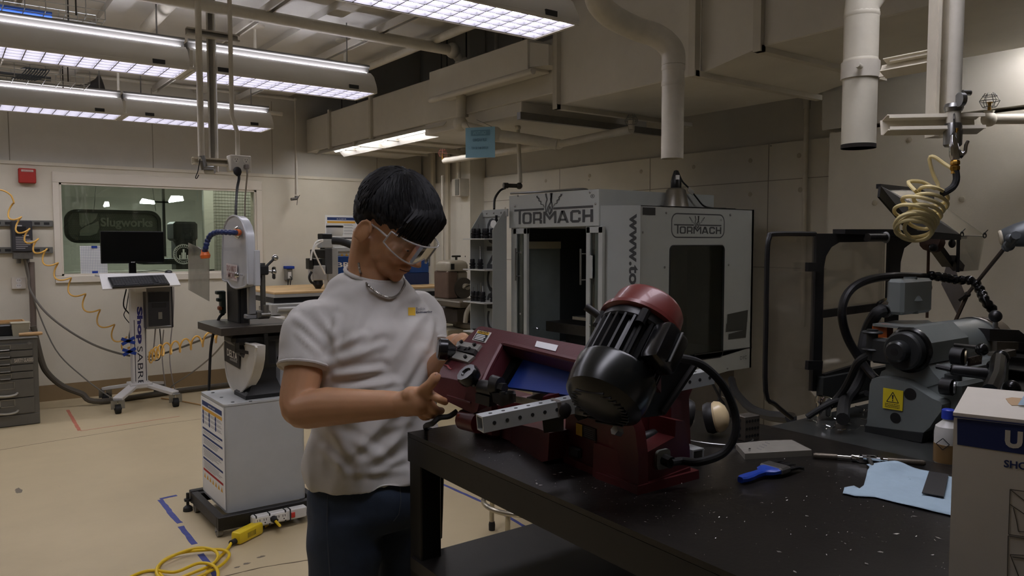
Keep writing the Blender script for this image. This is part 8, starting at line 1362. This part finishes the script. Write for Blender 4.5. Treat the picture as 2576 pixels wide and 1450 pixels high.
# ---- jeans and shoes
jn = MB(); hp = C0+UP*.90; jn.loft([ring(C0, .140, .105, .94), ring(C0, .150, .112, .89), ring(C0-fw*.005, .166, .126, .845), ring(C0-fw*.008, .174, .134, .78), ring(C0-fw*.006, .16, .12, .74)])
ft = {}
for s_ in (1, -1):
    a0 = C0+rt*s_*.088; k = C0+rt*s_*.105+fw*.02; an = C0+rt*s_*.115-fw*.01; ft[s_] = an
    jn.loft([[V((c.x, c.y, z))+rt*(r1*math.cos(q))+fw*(r2*math.sin(q)) for q in [2*math.pi*i/20 for i in range(20)]] for c, z, r1, r2 in ((a0, .80, .085, .115), (a0, .72, .090, .108), (a0*.5+k*.5, .58, .082, .094), (k, .46, .072, .078), (k*.5+an*.5, .30, .068, .076), (an, .12, .064, .072), (an, .055, .066, .078))])
me = remesh(jn, .009, 6); me.update(); vn = [v.normal.copy() for v in me.vertices]
for v, nrm in zip(me.vertices, vn):
    p = v.co; v.co = p+nrm*(.005*mnoise.noise(V((p.x*8, p.y*8, p.z*14)))+.004*(1-abs(mnoise.noise(V((p.x*6, p.y*6+3, p.z*11+p.x*4)))*2.2)-.5))
DEN = mat('denim', (44, 56, 74), .85, 0, .22, 18, .2, 700, rgb2=(58, 70, 88), v2=.6, s2=5); jeans = meshpart(man, 'jeans', me, DEN); bj = BVHTree.FromPolygons([v.co+W[man] for v in jeans.data.vertices], [tuple(p.vertices) for p in jeans.data.polygons])
SEAM = mat('denim_seam', (70, 76, 86), .85)
part(jeans, 'pocket_seam', MB().tube([on(bj, x, y, .0005) for x, y in ((830, 1225), (845, 1236), (870, 1243), (900, 1242), (920, 1232), (930, 1216))], .0018, 6), SEAM); part(jeans, 'side_seam', MB().tube([on(bj, x, y, .0005) for x, y in ((826, 1224), (824, 1270), (823, 1330), (826, 1390), (830, 1449))], .0016, 6), SEAM); part(jeans, 'fly_seam', MB().tube([on(bj, x, y, .0005) for x, y in ((1006, 1222), (1008, 1260), (1003, 1295), (990, 1312))], .0016, 6), SEAM)
part(jeans, 'belt_loop', MB().tube([on(bj, 826, 1216, .002), on(bj, 826, 1228, .003)], .004, 6), DEN)
for s_ in (1, -1):
    c = ft[s_]; sh_ = MB().loft([[V((c.x, c.y, 0))+fw*d_+rt*(w_*math.cos(q))+UP*(h0+h_*(.5+.5*math.sin(q))) for q in [2*math.pi*i/16 for i in range(16)]] for d_, w_, h0, h_ in ((-.085, .022, .012, .05), (-.075, .036, .012, .085), (-.02, .042, .012, .105), (.05, .043, .012, .08), (.12, .046, .012, .055), (.165, .038, .012, .042), (.185, .018, .014, .028))])
    o = part(man, 'shoe', sh_, mat('shoe_dark', (40, 40, 42), .6)); part(o, 'sole', MB().prism([V((c.x, c.y, 0))+fw*d_+rt*w_ for d_, w_ in ((-.09, -.025), (-.08, .034), (.05, .046), (.14, .044), (.19, .018), (.19, -.018), (.14, -.046), (.05, -.045), (-.08, -.036))], (0, 0, .016)), mat('sole_white', (190, 188, 182), .6))
# ---- necklace
npts = [on(bv, x, y, .006) for x, y in ((902, 662), (905, 680), (912, 697), (924, 716), (946, 735), (968, 746), (986, 749), (1001, 742), (1013, 727), (1019, 708))]
nk = npts+[NK+UP*.045-rt*.068+fw*.03]; sp = smooth_path(nk, 14); part(man, 'necklace', MB().tube(sp, [.0022 if i % 2 else .0032 for i in range(len(sp))], 6), mat('necklace_silver', (160, 156, 148), .3, .9))
# ---- safety glasses
gl = MB(); N_ = 22; R1 = []
for i in range(N_+1):
    a = math.radians(-80+160*i/N_); sx_ = .088*math.sin(a); fy_ = .03+.098*math.cos(a)**.8 if math.cos(a) > 0 else .03; edge = abs(i/N_-.5)*2; nose = math.exp(-((i/N_-.5)/.09)**2)
    R1.append((HP(sx_, fy_, .024-.006*edge), HP(sx_, fy_-.004, -.036+.020*edge**2+.022*nose)))
for i in range(N_): gl.quad(R1[i][1], R1[i+1][1], R1[i+1][0], R1[i][0])
gg = part(man, 'safety_glasses', gl, glassmat('glasses_clear', (246, 246, 246), .22, .03, .05, 20), 'clear wrap-around safety glasses')
FRM = mat('glasses_frame', (206, 204, 200), .25, alpha=.45); part(gg, 'rim', MB().tube([q[1] for q in R1], .0022, 6).tube([q[0] for q in R1], .0022, 6), FRM)
for s_, q in ((-1, R1[0]), (1, R1[-1])): part(gg, 'temple', MB().tube([q[0]*.5+q[1]*.5, HP(s_*.084, .02, .0), HP(s_*.080, -.012, -.004)], .0026, 6).tube([q[0], q[1]], .0022, 6), FRM)
# ---- hair: under-cap plus tufts
HAIR = mat('hair_black', (17, 17, 19), .62, 0, .2, 60, spec=.35); hc = MB(); hc.ell(HP(0, -.012, .050), (.088, .104, .090), 24, 16, HM); hc.ell(HP(0, -.048, .02), (.083, .07, .075), 20, 14, HM); hc.ell(HP(0, .040, .068), (.074, .054, .048), 18, 12, HM)
hm_ = remesh(hc, .006, 4); hm_.update(); vn = [v.normal.copy() for v in hm_.vertices]
for v, nrm in zip(hm_.vertices, vn): v.co += nrm*(.006*mnoise.noise(v.co*38)+.004*mnoise.noise(v.co*90))
hair = meshpart(man, 'hair', hm_, HAIR); tf = MB(); hr_ = random.Random(11)
def proj(q, off):
    x, y, z = q.x/.089, (q.y+.008)/.108, (q.z-.046)/.094; r_ = math.sqrt(x*x+y*y+z*z) or 1; k_ = (1+off)/r_
    return V((q.x*k_, (q.y+.008)*k_-.008, (q.z-.046)*k_+.046))
for i in range(3000):
    a = hr_.uniform(-math.pi, math.pi); el_ = math.asin(hr_.uniform(-.30, 1)); c_ = math.cos(el_); n_v = V((c_*math.sin(a), c_*math.cos(a), math.sin(el_)))
    if n_v.y > .25 and n_v.z < (.35 if abs(n_v.x) < .62 else .02): continue
    if n_v.z < -.12 and n_v.y > -.30: continue
    q = proj(V((n_v.x*.089, n_v.y*.108-.008, n_v.z*.094+.046)), 0); crown = V((.012, -.045, .145))
    away = q-crown; flow = (away.normalized()+V((hr_.uniform(-.35, .35), .35+hr_.uniform(-.2, .3) if n_v.y > -.3 else -.1, -.25))).normalized(); L_ = hr_.uniform(.035, .06); sw = hr_.uniform(-.5, .5); lift = hr_.uniform(.0, .07); pts = []
    if n_v.z < .15: L_ *= .5
    for k in range(6):
        pts.append(HP(*proj(q, .01+lift*math.sin(k/5*2.6)*.8))); q = q+flow*(L_/5); side = flow.cross(n_v); flow = (flow+side*sw*.18*math.cos(k*1.3)).normalized()
    tf.tube(pts, [.0016, .0028, .003, .0026, .002, .0006], 4)
for i in range(420):
    s0 = hr_.uniform(-.090, .084); st_ = hr_.uniform(-.02, .03); b0 = proj(V((s0*.8, .0+st_*2.2, .12)), .03); L_ = hr_.uniform(.55, 1.0)*(1-.25*abs(s0)/.08)
    m1 = proj(V((s0*1.0+hr_.uniform(-.01, .01), .085, .105)), .07); m2 = V((s0*1.06+hr_.uniform(-.01, .01), .100-abs(s0)*.36+hr_.uniform(0, .01), .062)); m3 = V((s0*1.04+hr_.uniform(-.014, .014), .101-abs(s0)*.42+hr_.uniform(0, .008), .062-.060*L_))
    tf.tube(smooth_path([HP(*b0), HP(*m1), HP(*m2), HP(*m3)], 3), [.003, .0034, .0036, .0036, .0036, .0034, .003, .0024, .0018, .0006], 4)
stuff(part(hair, 'tufts', tf, HAIR))
